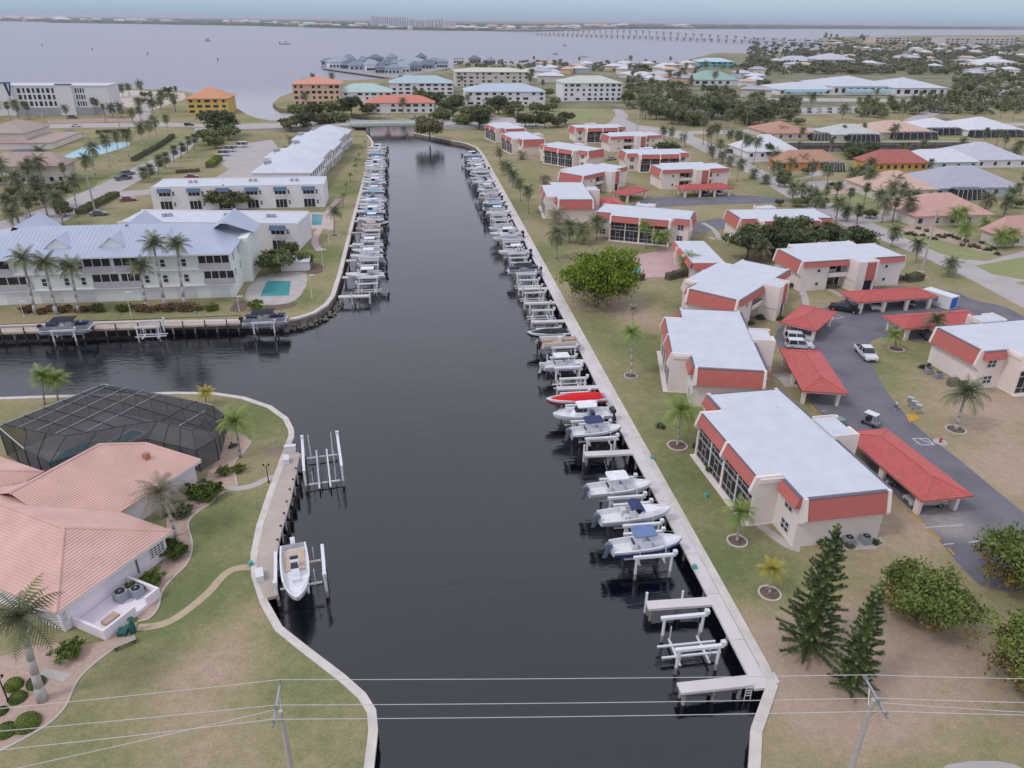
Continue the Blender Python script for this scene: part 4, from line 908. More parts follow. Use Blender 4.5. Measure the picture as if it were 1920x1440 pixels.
def cage():
    t = thing("pool_enclosure", "dark screened pool enclosure behind the pink house", "pool cage", house_pt(11, 20), HA)
    O = (11, 20)
    Bk = [(6.0, 30.0), (6.8, 24.0), (9.2, 21.6), (11.7, 19.7), (14.3, 17.2), (14.6, 11.8), (16.4, 12.1), (19.8, 14.5)]       # break line (u, depth)
    Ev = [(4.2, 28.4), (3.4, 22.8), (6.5, 21.3), (9.4, 19.1), (12.2, 17.0), (12.7, 9.5), (15.6, 9.3), (21.2, 13.4)]
    out = [(5.2, 34.2), (18.9, 32.4), (20.6, 14.2)] + Bk[::-1]
    out = [(a - O[0], b - O[1]) for a, b in out]; Bk = [(a - O[0], b - O[1]) for a, b in Bk]; Ev = [(a - O[0], b - O[1]) for a, b in Ev]
    zt, ze = 4.2, 3.0
    def zz(y): return zt + .35 * math.sin(max(0, min(1, (y + 8) / 22)) * math.pi)
    xs = [-7.5 + 2.45 * i for i in range(9)]; ys = [-9 + 2.9 * i for i in range(10)]
    for x0, x1 in zip(xs[:-1], xs[1:]):
        for y0, y1 in zip(ys[:-1], ys[1:]):
            q = clip_rect(out, x0, y0, x1, y1)
            if len(q) >= 3: MB().poly([(a, b, zz(b)) for a, b in ccw(q)]).build("screen_panel", SCREEN, t)
    def inside_span(ax, k):
        ts = []
        for i in range(len(out)):
            a, b = out[i - 1], out[i]
            if (a[ax] - k) * (b[ax] - k) < 0: ts.append(a[1 - ax] + (b[1 - ax] - a[1 - ax]) * (k - a[ax]) / (b[ax] - a[ax]))
        ts.sort(); return list(zip(ts[::2], ts[1::2]))
    for x in xs:
        for a, b in inside_span(0, x):
            m = MB(); n = 5
            for i in range(n): y0, y1 = a + (b - a) * i / n, a + (b - a) * (i + 1) / n; m.hexa([(x - .06, y0, zz(y0) - .02), (x + .06, y0, zz(y0) - .02), (x + .06, y1, zz(y1) - .02), (x - .06, y1, zz(y1) - .02), (x - .06, y0, zz(y0) + .12), (x + .06, y0, zz(y0) + .12), (x + .06, y1, zz(y1) + .12), (x - .06, y1, zz(y1) + .12)])
            m.build("roof_beam", BRONZE, t)
    for y in ys:
        for a, b in inside_span(1, y): MB().box(a, y - .05, zz(y) + .01, b, y + .05, zz(y) + .09).build("purlin", STEEL if int(y * 10) % 2 else BRONZE, t)
    for i in range(len(Bk) - 1):
        b0, b1, e0, e1 = Bk[i], Bk[i + 1], Ev[i], Ev[i + 1]
        MB().poly([(*e0, ze), (*e1, ze), (*b1, zz(b1[1])), (*b0, zz(b0[1]))]).build("screen_panel", SCREEN, t)
        MB().poly([(*e0, 0), (*e1, 0), (*e1, ze), (*e0, ze)]).build("screen_panel", SCREEN, t)
        MB().tube((*e0, ze), (*e1, ze), .09, n=5).build("eave_beam", BRONZE, t); MB().tube((*b0, zz(b0[1])), (*b1, zz(b1[1])), .07, n=5).build("purlin", BRONZE, t)
        k = max(1, int((Vector(e1) - Vector(e0)).length / 2))
        for j in range(k):
            f = j / k; p = (e0[0] + (e1[0] - e0[0]) * f, e0[1] + (e1[1] - e0[1]) * f); q = (b0[0] + (b1[0] - b0[0]) * f, b0[1] + (b1[1] - b0[1]) * f)
            MB().tube((*p, 0), (*p, ze), .08, n=5).build("post", BRONZE, t); MB().tube((*p, ze), (*q, zz(q[1])), .08, n=5).build("rafter", BRONZE, t)
    loop = [out[2], out[1], out[0], out[-1]]
    chain = [Ev[-1]] + loop[:3] + [Ev[0]]
    for a, b in zip(chain[:-1], chain[1:]):
        za, zb = (ze if a in Ev else zz(a[1])), (ze if b in Ev else zz(b[1]))
        n = max(1, int((Vector(b) - Vector(a)).length / 2.4))
        for j in range(n):
            f0, f1 = j / n, (j + 1) / n; p = [a[k] + (b[k] - a[k]) * f0 for k in (0, 1)]; q = [a[k] + (b[k] - a[k]) * f1 for k in (0, 1)]
            MB().poly([(*p, 0), (*q, 0), (*q, za + (zb - za) * f1), (*p, za + (zb - za) * f0)]).build("screen_panel", SCREEN, t)
            MB().tube((*p, 0), (*p, za + (zb - za) * f0), .07, n=5).build("post", BRONZE, t)
        MB().tube((*a, za), (*b, zb), .09, n=5).build("eave_beam", STEEL, t)
    deck = [(a, b) for a, b in [out[0], out[1], out[2], Ev[-1]] + Ev[-2::-1]]
    w = [house_pt(a + O[0], b + O[1]) for a, b in deck]
    tag(MB().sheet([(p.x, p.y) for p in w], .03).build("pool_deck", CONC), kind="structure")
    tag(MB().sheet(smooth_line(pxs([(95, 870), (112, 850), (140, 838), (175, 826), (205, 830), (250, 838), (330, 842), (360, 852), (330, 866), (270, 860), (200, 862), (150, 880), (112, 884)]), 2), .04).build("pool_water", POOLW), kind="structure")
    spa = P(240, 826); s = thing("spa_tub", "square pale spa tub inside the pool enclosure", "spa", (spa.x, spa.y, .05), HA)
    MB().box(-2, -1.3, 0, 2, 1.3, .45).build("rim", WHITEP, s); MB().box(-1.7, -1.0, .45, 1.7, 1.0, .47).build("water_surface", POOLW, s)
cage()
# gravel beds, kerbs and paths round the house
BEDS = [([(424, 810), (443, 808), (470, 823), (469, 834), (452, 855), (437, 868), (443, 901), (445, 911), (422, 922), (391, 912), (380, 905), (418, 845)], "bed"),
        ([(422, 922), (405, 932), (396, 944), (360, 967), (350, 986), (363, 1019), (354, 1057), (321, 1086), (302, 1111), (298, 1140), (281, 1161), (258, 1166), (246, 1120), (316, 1055), (310, 940), (375, 905)], "bed"),
        ([(258, 1166), (242, 1196), (208, 1221), (179, 1242), (146, 1273), (133, 1302), (123, 1327), (94, 1357), (52, 1382), (0, 1409), (-60, 1440), (-60, 1250), (100, 1200), (180, 1212), (235, 1175)], "bed")]
for pts, _ in BEDS: sheet("gravel_bed", smooth_line(pxs(pts), 1), GRAVEL, .006)
KERB = mat("kerb_edging", (.56, .50, .44), rough=.9)
for line, lab in (([(470, 826), (469, 834), (452, 855), (437, 868), (443, 901), (445, 911)], "pale kerb edging the palm bed beside the pool enclosure"), ([(422, 922), (405, 932), (396, 944), (360, 967), (350, 986), (363, 1019), (354, 1057), (321, 1086), (302, 1111), (298, 1140), (281, 1161), (258, 1166)], "long wavy pale kerb along the pink house gravel"), ([(242, 1196), (208, 1221), (179, 1242), (146, 1273), (133, 1302), (123, 1327), (94, 1357), (52, 1382), (0, 1409), (-40, 1425)], "pale kerb round the gravel at the bottom left corner")):
    o = ribbon(MB(), smooth_line(pxs(line), 2), .09, .09, 0, .09).build("kerb_edging", KERB); tag(o, lab, "kerb", "kerbs round the gravel beds")
def path_strip(pts, w, m, z=.012): tag(ribbon(MB(), smooth_line(pxs(pts), 2), w / 2, w / 2, -.05, z).build("path", m), kind="structure")
path_strip([(474, 1064), (450, 1064), (430, 1070), (410, 1088), (396, 1107), (360, 1138), (325, 1163), (295, 1174), (258, 1177)], .85, PATHC, .03)
path_strip([(425, 917), (452, 916), (478, 910), (498, 899), (514, 893)], 1.0, CONC, .03)
path_strip([(76, 1262), (100, 1264), (126, 1272)], .9, CONC, .03)

# ------------------------------------------------------------------ white apartment house with the blue metal roof
def apartment():
    x0, x1, y0, y1, ez = -86.0, -35.2, 145.4, 166.6, 9.1
    t = thing("apartment_house", "three storey white apartment house with a blue metal hip roof", "apartment building", ((x0 + x1) / 2, y0, 0))
    ox, oy = (x0 + x1) / 2, y0; X0, X1 = x0 - ox, x1 - ox; D = y1 - y0
    MB().box(X0, 0, -.3, X1, D, ez - .1).build("wall", MINTW, t)
    MB().box(X0, -.35, 2.55, X1, 0, 2.75).build("band_course", WHITEP, t); MB().box(X0, -.25, 5.75, X1, 0, 5.9).build("band_course", WHITEP, t)
    ro = hip_roof(t, X0 - .7, -.8, X1 + .7, D + .7, ez, 3.4, BLUER)
    # standing seams
    se = MB()
    for k in range(64):
        x = X0 + .4 * k * 2; y1s = D / 2 - .05; run = min(1, (X1 + .7 - x) / (D / 2 + .75), (x - X0 + .7) / (D / 2 + .75))
        if x < X1 and run > .05: se.hexa([(x - .03, -.78, ez + .01), (x + .03, -.78, ez + .01), (x + .03, -.78 + (D / 2 + .7) * run, ez + 3.4 * run), (x - .03, -.78 + (D / 2 + .7) * run, ez + 3.4 * run), (x - .03, -.78, ez + .035), (x + .03, -.78, ez + .035), (x + .03, -.78 + (D / 2 + .7) * run, ez + 3.4 * run + .025), (x - .03, -.78 + (D / 2 + .7) * run, ez + 3.4 * run + .025)])
    tag(se.build("standing_seams", BLUER, ro), kind="stuff")
    MB().box(X0 - .75, -.85, ez - .28, X1 + .75, -.8, ez).build("gutter", WHITEP, t)
    for px in (110, 213, 312):
        x = PV(px, 455, 149)[0] - ox; w = 2.5
        d = MB(); d.poly([(x - w, 2.6, ez + .92), (x + w, 2.6, ez + .92), (x + w * .55, 2.6, ez + 1.75), (x, 2.6, ez + 2.7), (x - w * .55, 2.6, ez + 1.75)]); d.build("dormer_gable", MINTW, ro)
        g = MB(); g.poly([(x - w - .15, 2.4, ez + .85), (x, 2.4, ez + 2.85), (x, 9, ez + 2.85), (x - w - .15, 3, ez + .9)]); g.poly([(x, 2.4, ez + 2.85), (x + w + .15, 2.4, ez + .85), (x + w + .15, 3, ez + .9), (x, 9, ez + 2.85)]); g.build("dormer_roof", BLUER, ro)
    for xx, w, yb in ((X1 - 21, 4.2, D), (X1 - 2.5, 5, D), (X1 - 42, 4.5, D)):
        m = MB(); m.poly([(xx - w, yb + 1, ez), (xx, yb + 1, ez + 3.6), (xx, D * .45, ez + 3.6), (xx - w, D * .7, ez)]); m.poly([(xx, yb + 1, ez + 3.6), (xx + w, yb + 1, ez), (xx + w, D * .7, ez), (xx, D * .45, ez + 3.6)]); m.build("cross_gable", BLUER, ro)
    # canal side: loggias, windows, garage doors
    def lanai(p0, p1, zb, zt, n):
        a, b = PV(p0, 500, y0)[0] - ox, PV(p1, 500, y0)[0] - ox
        p = MB().box(a, -.06, zb, b, .02, zt).build("loggia_screen", DARKG, t)
        for i in range(n + 1): x = a + (b - a) * i / n; MB().box(x - .06, -.16, zb, x + .06, -.062, zt).build("mullion", WHITEP, p)
        MB().box(a - .1, -.20, zb - .1, b + .1, -.163, zb + 1.05).build("railing", mat("rail_grey", (.52, .50, .54)) if "rail_grey" not in MATS else MATS["rail_grey"], p)
        MB().box(a - .1, -.165, zt, b + .1, 0.01, zt + .12).build("lintel", WHITEP, p)
    for p0, p1, n in ((-60, 18, 4), (158, 209, 3), (215, 263, 3), (374, 432, 4)): lanai(p0, p1, 6.1, 8.6, n)
    for p0, p1, n in ((-60, 50, 5), (168, 219, 3), (223, 260, 3), (380, 437, 4)): lanai(p0, p1, 3.0, 5.5, n)
    for px in (75, 118, 150, 271, 306, 346):
        a = PV(px, 500, y0)[0] - ox
        for z in (6.6, 3.5): window(t, a - .45, a + .45, z, z + 1.5, 0, -1, 'x', 1, 2)
    for px in (32, 96, 160, 284, 352, 415):
        a = PV(px, 555, y0)[0] - ox; d = MB().box(a - 1.9, -.06, .1, a + 1.9, .02, 2.3).build("garage_door", WHITEP, t)
        for z in (.65, 1.2, 1.75): MB().box(a - 1.85, -.08, z, a + 1.85, -.062, z + .03).build("panel_joint", mat("joint_grey", (.45, .45, .46)) if "joint_grey" not in MATS else MATS["joint_grey"], d)
    # end wall windows
    for y in (3.5, 8.5, 14):
        for z in (3.4, 6.5): window(t, y - .35, y + .35, z, z + 1.5, X1, 1, 'y', 1, 2)
    MB().box(X1 - 4, D * .45, -.3, X1 + 1.8, D, ez + .2).build("wall", MINTW, t)
apartment()
# pool court at the corner
sheet("pool_deck", smooth_line(pxs([(460, 560), (463, 540), (492, 515), (560, 508), (577, 515), (575, 535), (560, 560), (535, 571), (480, 572)]), 1), CONC, .012)
sheet("pool_water", pxs([(487, 556), (542, 554), (545, 527), (501, 527)]), POOLW, .02)
sheet("mulch_bed", smooth_line(pxs([(495, 583), (500, 573), (540, 570), (558, 565), (555, 575), (520, 582)]), 1), MULCH, .014)
sheet("mulch_bed", smooth_line(pxs([(570, 500), (590, 492), (612, 500), (605, 512), (578, 515)]), 1), MULCH, .014)
sheet("mulch_bed", smooth_line(pxs([(430, 583), (440, 565), (463, 562), (462, 582), (445, 586)]), 1), MULCH, .014)
path_strip([(600, 470), (588, 455), (597, 432), (606, 420), (615, 395), (635, 372)], 1.7, PAVER, .014)
sheet("pool_deck", pxs([(575, 398), (630, 398), (625, 430), (578, 428)]), PAVER, .013)
sheet("pool_water", pxs([(584, 422), (602, 422), (606, 402), (585, 402)]), POOLW, .02)
def white_roof_shed():
    c = P(555, 505); t = thing("pool_cabana", "small white roofed pump hut beside the corner pool", "hut", (c.x, c.y, 0))
    MB().box(-3, -1.2, 0, 3, 1.2, 2.2).build("wall", WHITEW, t); MB().hexa([(-3.3, -1.6, 2.0), (3.3, -1.6, 2.0), (3.3, 1.5, 2.5), (-3.3, 1.5, 2.5), (-3.3, -1.6, 2.15), (3.3, -1.6, 2.15), (3.3, 1.5, 2.65), (-3.3, 1.5, 2.65)]).build("roof", ROOFW, t)
white_roof_shed()

# ------------------------------------------------------------------ white flat roofed blocks further up the left bank
AWN = mat("blue_awning", (.10, .16, .24), rough=.8)
def white_block(c, L_, D_, H_, rz, label, units, roofm=ROOFW, gable=False, bothends=True):
    t = thing("apartment_block", label, "apartment building", (c[0], c[1], 0), R(rz), "white apartment blocks of the left bank")
    MB().box(-L_ / 2, -D_ / 2, -.3, L_ / 2, D_ / 2, H_).build("wall", WHITEW, t)
    if gable: hip_roof(t, -L_ / 2 - .5, -D_ / 2 - .5, L_ / 2 + .5, D_ / 2 + .5, H_, 2.3, roofm)
    else:
        r = MB().box(-L_ / 2 + .25, -D_ / 2 + .25, H_, L_ / 2 - .25, D_ / 2 - .25, H_ + .1).build("roof", roofm, t)
        MB().box(-L_ / 2, -D_ / 2, H_, L_ / 2, -D_ / 2 + .25, H_ + .35).build("parapet", WHITEP, r); MB().box(-L_ / 2, D_ / 2 - .25, H_, L_ / 2, D_ / 2, H_ + .35).build("parapet", WHITEP, r)
        for x, y in ((-L_ * .3, 0), (-L_ * .27, .3), (L_ * .05, 1), (L_ * .08, 1), (L_ * .3, .5), (L_ * .33, .5)): MB().box(x - .45, y - .45, H_ + .1, x + .45, y + .45, H_ + .85).build("roof_unit", STEEL, r)
    n = units
    for i in range(n):
        x = -L_ / 2 + (i + .5) * L_ / n
        for z in (.2, 3.2):
            p = MB().box(x - 1.9, -D_ / 2 - .06, z, x + 1.3, -D_ / 2 + .02, z + 2.3).build("porch_screen", DARKG, t)
            for k in range(4): q = x - 1.9 + 3.2 * k / 3; MB().box(q - .05, -D_ / 2 - .14, z, q + .05, -D_ / 2 - .062, z + 2.3).build("mullion", WHITEP, p)
            if z > 1: MB().box(x - 2, -D_ / 2 - .2, z - .1, x + 1.4, -D_ / 2 - .143, z + .8).build("railing", WHITEP, p)
            window(t, x + 1.75, x + 2.35, z + .9, z + 2.0, -D_ / 2, -1, 'x', 1, 2)
        m = MB(); m.hexa([(x - 2.1, -D_ / 2 - 1.0, 5.1), (x + 1.5, -D_ / 2 - 1.0, 5.1), (x + 1.5, -D_ / 2, 5.1), (x - 2.1, -D_ / 2, 5.1), (x - 2.1, -D_ / 2 - .3, 6.1), (x + 1.5, -D_ / 2 - .3, 6.1), (x + 1.5, -D_ / 2, 6.1), (x - 2.1, -D_ / 2, 6.1)]); m.build("awning", AWN, t)
    return t
white_block((-48.5, 229.8), 48, 12.5, 6.3, 0, "white flat roofed block with blue awnings below the long white building", 6)
white_block((-46.5, 186.5), 42, 12.5, 6.3, -8, "white flat roofed block directly behind the blue metal roof", 5)
def long_block():
    t = thing("apartment_block", "very long white building with stepped pale hip roofs beside the left bank lawn", "apartment building", (-35.5, 296, 0), R(86), "white apartment blocks of the left bank")
    for k, (x0, x1, y0, y1, h, r) in enumerate(((-50, -24, -8.5, 9.5, 6.0, 2.2), (-24, -4, -7.8, 11.5, 6.3, 2.4), (-4, 18, -8.6, 8.5, 6.0, 2.3), (18, 36, -7.6, 10.5, 6.4, 2.5), (36, 51, -8.4, 8.0, 6.1, 3.0))):
        MB().box(x0, y0, -.3, x1, y1, h).build("wall", WHITEW, t); ro = hip_roof(t, x0 - .3, y0 - .5, x1 + .3, y1 + .5, h + .02 * k, r, ROOFW, ridge_along='x')
        n = int((x1 - x0) / 3.6)
        for j in range(n):
            x = x0 + (j + .35) * (x1 - x0) / n
            for z in (.2, 3.2): MB().box(x, y0 - .06, z, x + 1.3, y0 + .02, z + 2.1).build("door" if z < 1 else "window", DARKG if (j + k) % 3 else GLASS, t)
        MB().box((x0 + x1) / 2 - 1.2, y1 - 3, h + .6, (x0 + x1) / 2 + 1.2, y1 - 1, h + 1.7).build("roof_unit", STEEL, ro)
        MB().box(x0 + 1, y0 - .9, 2.85, x1 - 1, y0, 3.0).build("walkway", WHITEP, t)
long_block()
# ------------------------------------------------------------------ palms, trees, shrubs
def leafmat(name, dark, light, scale=.5, rough=.6):
    m, t, b = newmat(name)
    n = noise_node(t, scale, 4, 'World'); oi = t.nodes.new("ShaderNodeObjectInfo"); ad = t.nodes.new("ShaderNodeMath"); ad.operation = 'MULTIPLY_ADD'; ad.inputs[1].default_value = .25
    t.links.new(oi.outputs['Random'], ad.inputs[0]); t.links.new(n.outputs['Fac'], ad.inputs[2])
    r = ramp_node(t, ad.outputs[0], [(.38, dark), (.85, light)]); t.links.new(r.outputs['Color'], b.inputs['Base Color']); b.inputs['Roughness'].default_value = rough; b.inputs['Specular IOR Level'].default_value = .25
    MATS[name] = m; return m
FROND = leafmat("palm_frond", (.075, .095, .045), (.20, .215, .105)); FRONDB = leafmat("bright_palm_frond", (.12, .19, .04), (.30, .36, .10)); FRONDY = leafmat("yellow_palm_frond", (.30, .26, .04), (.52, .44, .08)); FRONDD = leafmat("dry_palm_frond", (.17, .15, .095), (.33, .29, .20))
TRUNK = mat("palm_trunk", (.36, .33, .30), (.24, .21, .19), 2.5, .9, .3, 8); TRUNKW = mat("royal_palm_trunk", (.50, .48, .46), (.40, .38, .36), 1.5, .8); BARK = mat("bark", (.17, .14, .115), (.09, .075, .06), 2, .95, .5, 9)
LF_BRIGHT = leafmat("leaves_bright", (.085, .135, .012), (.26, .36, .03), .35); LF_MID = leafmat("leaves_mid", (.085, .11, .04), (.23, .26, .10), .3); LF_DARK = leafmat("leaves_dark", (.05, .07, .034), (.145, .17, .08), .3); LF_OLIVE = leafmat("leaves_olive", (.075, .085, .035), (.22, .21, .09), .3); LF_RUST = leafmat("leaves_rust", (.11, .085, .025), (.28, .22, .05), .4); LF_PINE = leafmat("pine_needles", (.075, .115, .04), (.20, .25, .10), .9); LF_NEAR = leafmat("leaves_near", (.075, .115, .025), (.25, .30, .075), .5); LF_FAR = leafmat("leaves_far", (.115, .13, .075), (.29, .30, .19), .15); LF_RED = leafmat("croton_leaves", (.10, .06, .03), (.26, .17, .07), 1.2); LF_SHRUB = leafmat("shrub_leaves", (.04, .075, .015), (.15, .20, .035), 1.2)
def frond(mb, L_=2.5, el=50, droop=100, n=11, w=.55, az=0, base=(0, 0, 0), hang=.5, rnd=None):
    """one feather leaf: rachis arc with drooping leaflets, as faces"""
    ca, sa = math.cos(az), math.sin(az); p = Vector(base); pts = []
    for i in range(n + 1):
        a = R(el - droop * (i / n) ** 1.3); pts.append(p.copy()); p = p + Vector((ca * math.cos(a), sa * math.cos(a), math.sin(a))) * (L_ / n)
    side = Vector((-sa, ca, 0))
    for i in range(n):
        a, b = pts[i], pts[i + 1]; f = (i + .5) / n
        if i > 0:
            ww = w * math.sin(math.pi * min(1, .18 + f * .86)) + .08
            j = (rnd.uniform(.8, 1.15) if rnd else 1)
            for s in (1, -1):
                tip = a.lerp(b, .9) + side * (s * ww * j) + (b - a).normalized() * ww * .45 - Vector((0, 0, ww * hang * j))
                mb.add([a, a.lerp(b, .72), tip], [(0, 1, 2)])
        r = .035 * (1 - f) + .01; mb.add([a + side * r, a - side * r, b - side * r * .8, b + side * r * .8], [(0, 1, 2, 3)])
def crown_mesh(name, m, nf=18, L_=2.5, seed=1, w=.55, hang=.5, els=(75, -30), n=9):
    rr = random.Random(seed); mb = MB()
    for i in range(nf):
        f = i / (nf - 1); el = els[0] + (els[1] - els[0]) * f + rr.uniform(-8, 8)
        frond(mb, L_ * rr.uniform(.85, 1.1), el, 70 + 35 * f + rr.uniform(-10, 10), n, w, i * 2.4 + rr.uniform(-.2, .2), (0, 0, 0), hang, rr)
    return mb.mesh(name, m)
CROWNS = {'feather': [crown_mesh("crown", FROND, 26, 2.7, s, .8, .6, (75, -45)) for s in (1, 2, 3)], 'bright': [crown_mesh("crown", FRONDB, 22, 2.5, s, .75, .6, (75, -40)) for s in (4, 5)], 'yellow': [crown_mesh("crown", FRONDY, 8, 1.6, 6)],
          'sabal': [crown_mesh("crown", FROND, 34, 1.5, s, .75, .25, (85, -65), 6) for s in (7, 8)], 'dry': [crown_mesh("crown", FRONDD, 26, 2.6, 9, .75, .8, (60, -60))], 'young': [crown_mesh("crown", FROND, 9, 1.6, 10, .4, .5, (80, 10), 7)]}
FR = {}
for key, m in (('feather', FROND), ('bright', FRONDB), ('yellow', FRONDY), ('dry', FRONDD)):
    FR[key] = []
    for j, (el, dr) in enumerate(((72, 70), (48, 85), (20, 85), (-8, 75))):
        mb = MB(); frond(mb, 2.5, el, dr, 15, .78, 0, (0, 0, 0), .6, random.Random(j + 20)); FR[key].append(mb.mesh("frond", m))
TR_CACHE = {}
def trunk_mesh(h, lean, m, r):
    key = (round(h * 2), round(lean * 2), m.name, r)
    if key not in TR_CACHE:
        mb = MB(); n = 6; pts = []; rs = []
        for i in range(n + 1): f = i / n; pts.append((lean * f ** 1.6, .12 * math.sin(f * 3), h * f)); rs.append(r * (1.25 - .55 * f) if i else r * 1.55)
        mb.path(pts, rs, 7); TR_CACHE[key] = mb.mesh("trunk", m, True)
    return TR_CACHE[key]
prnd = random.Random(5)
def palm(base, crown, kind='feather', label="x", group=None, s=1.0, near=False, tm=TRUNK, r=.14, cat="palm", ring=False, name="palm_tree"):
    b = P(*base); xc, zc = PV(crown[0], crown[1], b.y); h = max(.6, zc); lean = max(-1.5, min(1.5, xc - b.x))
    t = thing(name, label, cat, (b.x, b.y, 0), 0, group)
    link("trunk", trunk_mesh(h, lean, tm, r), t)
    az = prnd.uniform(0, 6.28)
    if near:
        for i in range(21):
            f = i / 20; k = min(3, int(f * 4)); mesh = FR[kind][k]
            link("frond", mesh, t, (lean, .1, h), (0, 0, az + i * 2.4 + prnd.uniform(-.2, .2)), s * prnd.uniform(.85, 1.12) * 1.22)
        if tm is TRUNKW: MB().tube((0, 0, 0), (0, 0, 1.3), r * .85, r * .6, 8).build("crownshaft", FROND, t).location = (lean, .1, h - 1.1)
    else:
        link("crown", prnd.choice(CROWNS[kind]), t, (lean, .1, h), (0, 0, az), s * prnd.uniform(.88, 1.12) * 1.15)
    if ring:
        MB().tube((0, 0, -.02), (0, 0, .03), .95 if s < .8 else 1.15, n=16).build("mulch_ring", MULCH, t)
        q = MB(); n = 18; r0, r1 = (.95, 1.15) if s < .8 else (1.15, 1.38)
        for i in range(n):
            a0, a1 = 2 * math.pi * i / n, 2 * math.pi * (i + 1) / n; q.hexa([(math.cos(a) * rr, math.sin(a) * rr, z) for z in (0, .12) for a, rr in ((a0, r0), (a0, r1), (a1, r1), (a1, r0))])
        q.build("edging_ring", KERB, t)
    return t
# --- near palms, each frond its own part
NEARP = [((80, 1312), (38, 1160), 'feather', "tall royal palm with a pale trunk at the bottom left corner", 1.12, TRUNKW, .30, False),
    ((330, 1005), (300, 925), 'dry', "drooping palm against the pink house wall", 1.0, TRUNKW, .15, False),
    ((451, 858), (441, 792), 'bright', "palm in the pale bed beside the pool enclosure", .95, TRUNK, .14, False),
    ((386, 760), (385, 737), 'yellow', "small yellow palm on the tip of the point", .55, TRUNK, .08, False),
    ((84, 758), (80, 708), 'bright', "left of two bright palms behind the pool enclosure", .85, TRUNK, .12, False), ((110, 757), (106, 712), 'bright', "right of two bright palms behind the pool enclosure", .8, TRUNK, .12, False),
    ((67, 588), (42, 486), 'feather', "leftmost tall palm before the white apartment house", 1.1, TRUNKW, .26, False), ((106, 589), (83, 494), 'feather', "second palm from the left before the white apartment house", 1.1, TRUNKW, .26, False),
    ((149, 586), (132, 503), 'feather', "third palm from the left before the white apartment house", 1.05, TRUNKW, .25, False), ((275, 578), (261, 502), 'feather', "shorter palm left of the two tallest before the white apartment house", 1.05, TRUNKW, .24, False),
    ((310, 577), (287, 458), 'feather', "left of the two tallest palms before the white apartment house", 1.1, TRUNKW, .26, False), ((347, 575), (331, 460), 'feather', "right of the two tallest palms before the white apartment house", 1.1, TRUNKW, .26, False),
    ((1270, 836), (1278, 772), 'bright', "palm in a stone ring west of the nearest condo porch", 1.15, TRUNKW, .15, True), ((1382, 1015), (1389, 962), 'bright', "small palm in a stone ring at the corner of the nearest condo", .75, TRUNKW, .11, True),
    ((1443, 1113), (1449, 1068), 'yellow', "small yellow palm in a stone ring left of the pines", .55, TRUNKW, .09, True), ((1792, 806), (1813, 738), 'feather', "palm in a stone ring on the lawn beyond the drive", 1.15, TRUNKW, .2, True),
    ((1183, 705), (1185, 624), 'bright', "thin tall palm on the canal lawn by the second condo block", .75, TRUNKW, .14, True), ((1183, 640), (1187, 580), 'dry', "sparse thin palm on the canal lawn below the big tree", .45, TRUNKW, .1, False),
    ((1757, 645), (1757, 602), 'feather', "palm in front of the middle red carport", .95, TRUNK, .13, False), ((1680, 655), (1678, 630), 'bright', "short palm in a stone ring on the lawn island near the white pickup", .8, TRUNK, .13, True),
    ((627, 442), (627, 398), 'feather', "palm beside the second swimming pool on the left bank", .95, TRUNK, .14, True)]
for b, c, k, l, s, tm, r, ring in NEARP: palm(b, c, k, l, None, s, True, tm, r, "palm", ring)
# --- rows of further palms
def row(items, kind, lab, group, s=1.0, r=.13, tm=TRUNK):
    for i, (bx, by, cx, cy) in enumerate(items): palm((bx, by), (cx, cy), kind, lab % nth(i), group, s, False, tm, r)
row([(25, 437, 20, 398), (50, 409, 47, 368), (80, 390, 67, 352), (112, 408, 105, 370), (145, 396, 135, 338), (162, 336, 160, 298), (179, 328, 172, 276), (206, 313, 196, 260), (225, 303, 217, 253), (241, 293, 235, 250), (270, 281, 262, 238), (282, 273, 277, 233), (296, 267, 287, 225), (317, 260, 310, 220)], 'feather', "%s palm, from the near end, of the row along the left street", "palms along the left street", 1.15, .2, TRUNKW)
row([(644, 388, 644, 368), (649, 362, 649, 349), (657, 342, 657, 330), (666, 322, 666, 313), (669, 311, 669, 301), (674, 300, 674, 291), (679, 288, 679, 279), (684, 276, 684, 267)], 'young', "%s small palm, from the near end, on the left bank lawn", "small palms of the left bank lawn", 1.0, .1)
row([(991, 401, 990, 356), (976, 377, 973, 342), (962, 352, 962, 326), (955, 342, 954, 313), (945, 328, 945, 308), (937, 309, 936, 284)], 'feather', "%s palm, from the near end, of the row on the right canal lawn", "palms of the right canal lawn", .95, .12)
row([(1044, 486, 1045, 438), (1067, 455, 1067, 424), (1094, 458, 1094, 430), (1119, 450, 1119, 416)], 'feather', "%s palm from the canal in the clump left of the big round tree's top", "palms behind the big tree", 1.1, .14)
row([(1211, 466, 1210, 422), (1233, 472, 1233, 440), (1248, 472, 1248, 441), (1282, 511, 1281, 488), (1295, 511, 1296, 483)], 'bright', "%s palm from the left round the pink pool deck", "palms round the pool deck", .85, .1)
row([(1776, 519, 1785, 494), (1717, 493, 1722, 458), (1671, 463, 1680, 433), (1588, 414, 1589, 394), (1435, 345, 1437, 335), (1413, 335, 1414, 323), (1381, 340, 1390, 306)], 'feather', "%s palm, from the near end, on the condo side of the street", "palms on the condo side of the street", .95, .12)
row([(1644, 392, 1652, 364), (1486, 375, 1488, 352), (1500, 383, 1505, 352), (1515, 386, 1521, 361), (1521, 340, 1526, 310), (1551, 346, 1554, 316), (1597, 349, 1600, 322), (1622, 361, 1633, 325), (1707, 419, 1707, 378), (1672, 405, 1675, 391)], 'feather', "%s palm of the group across the street by the wide tan roof", "palms across the street", 1.1, .14)
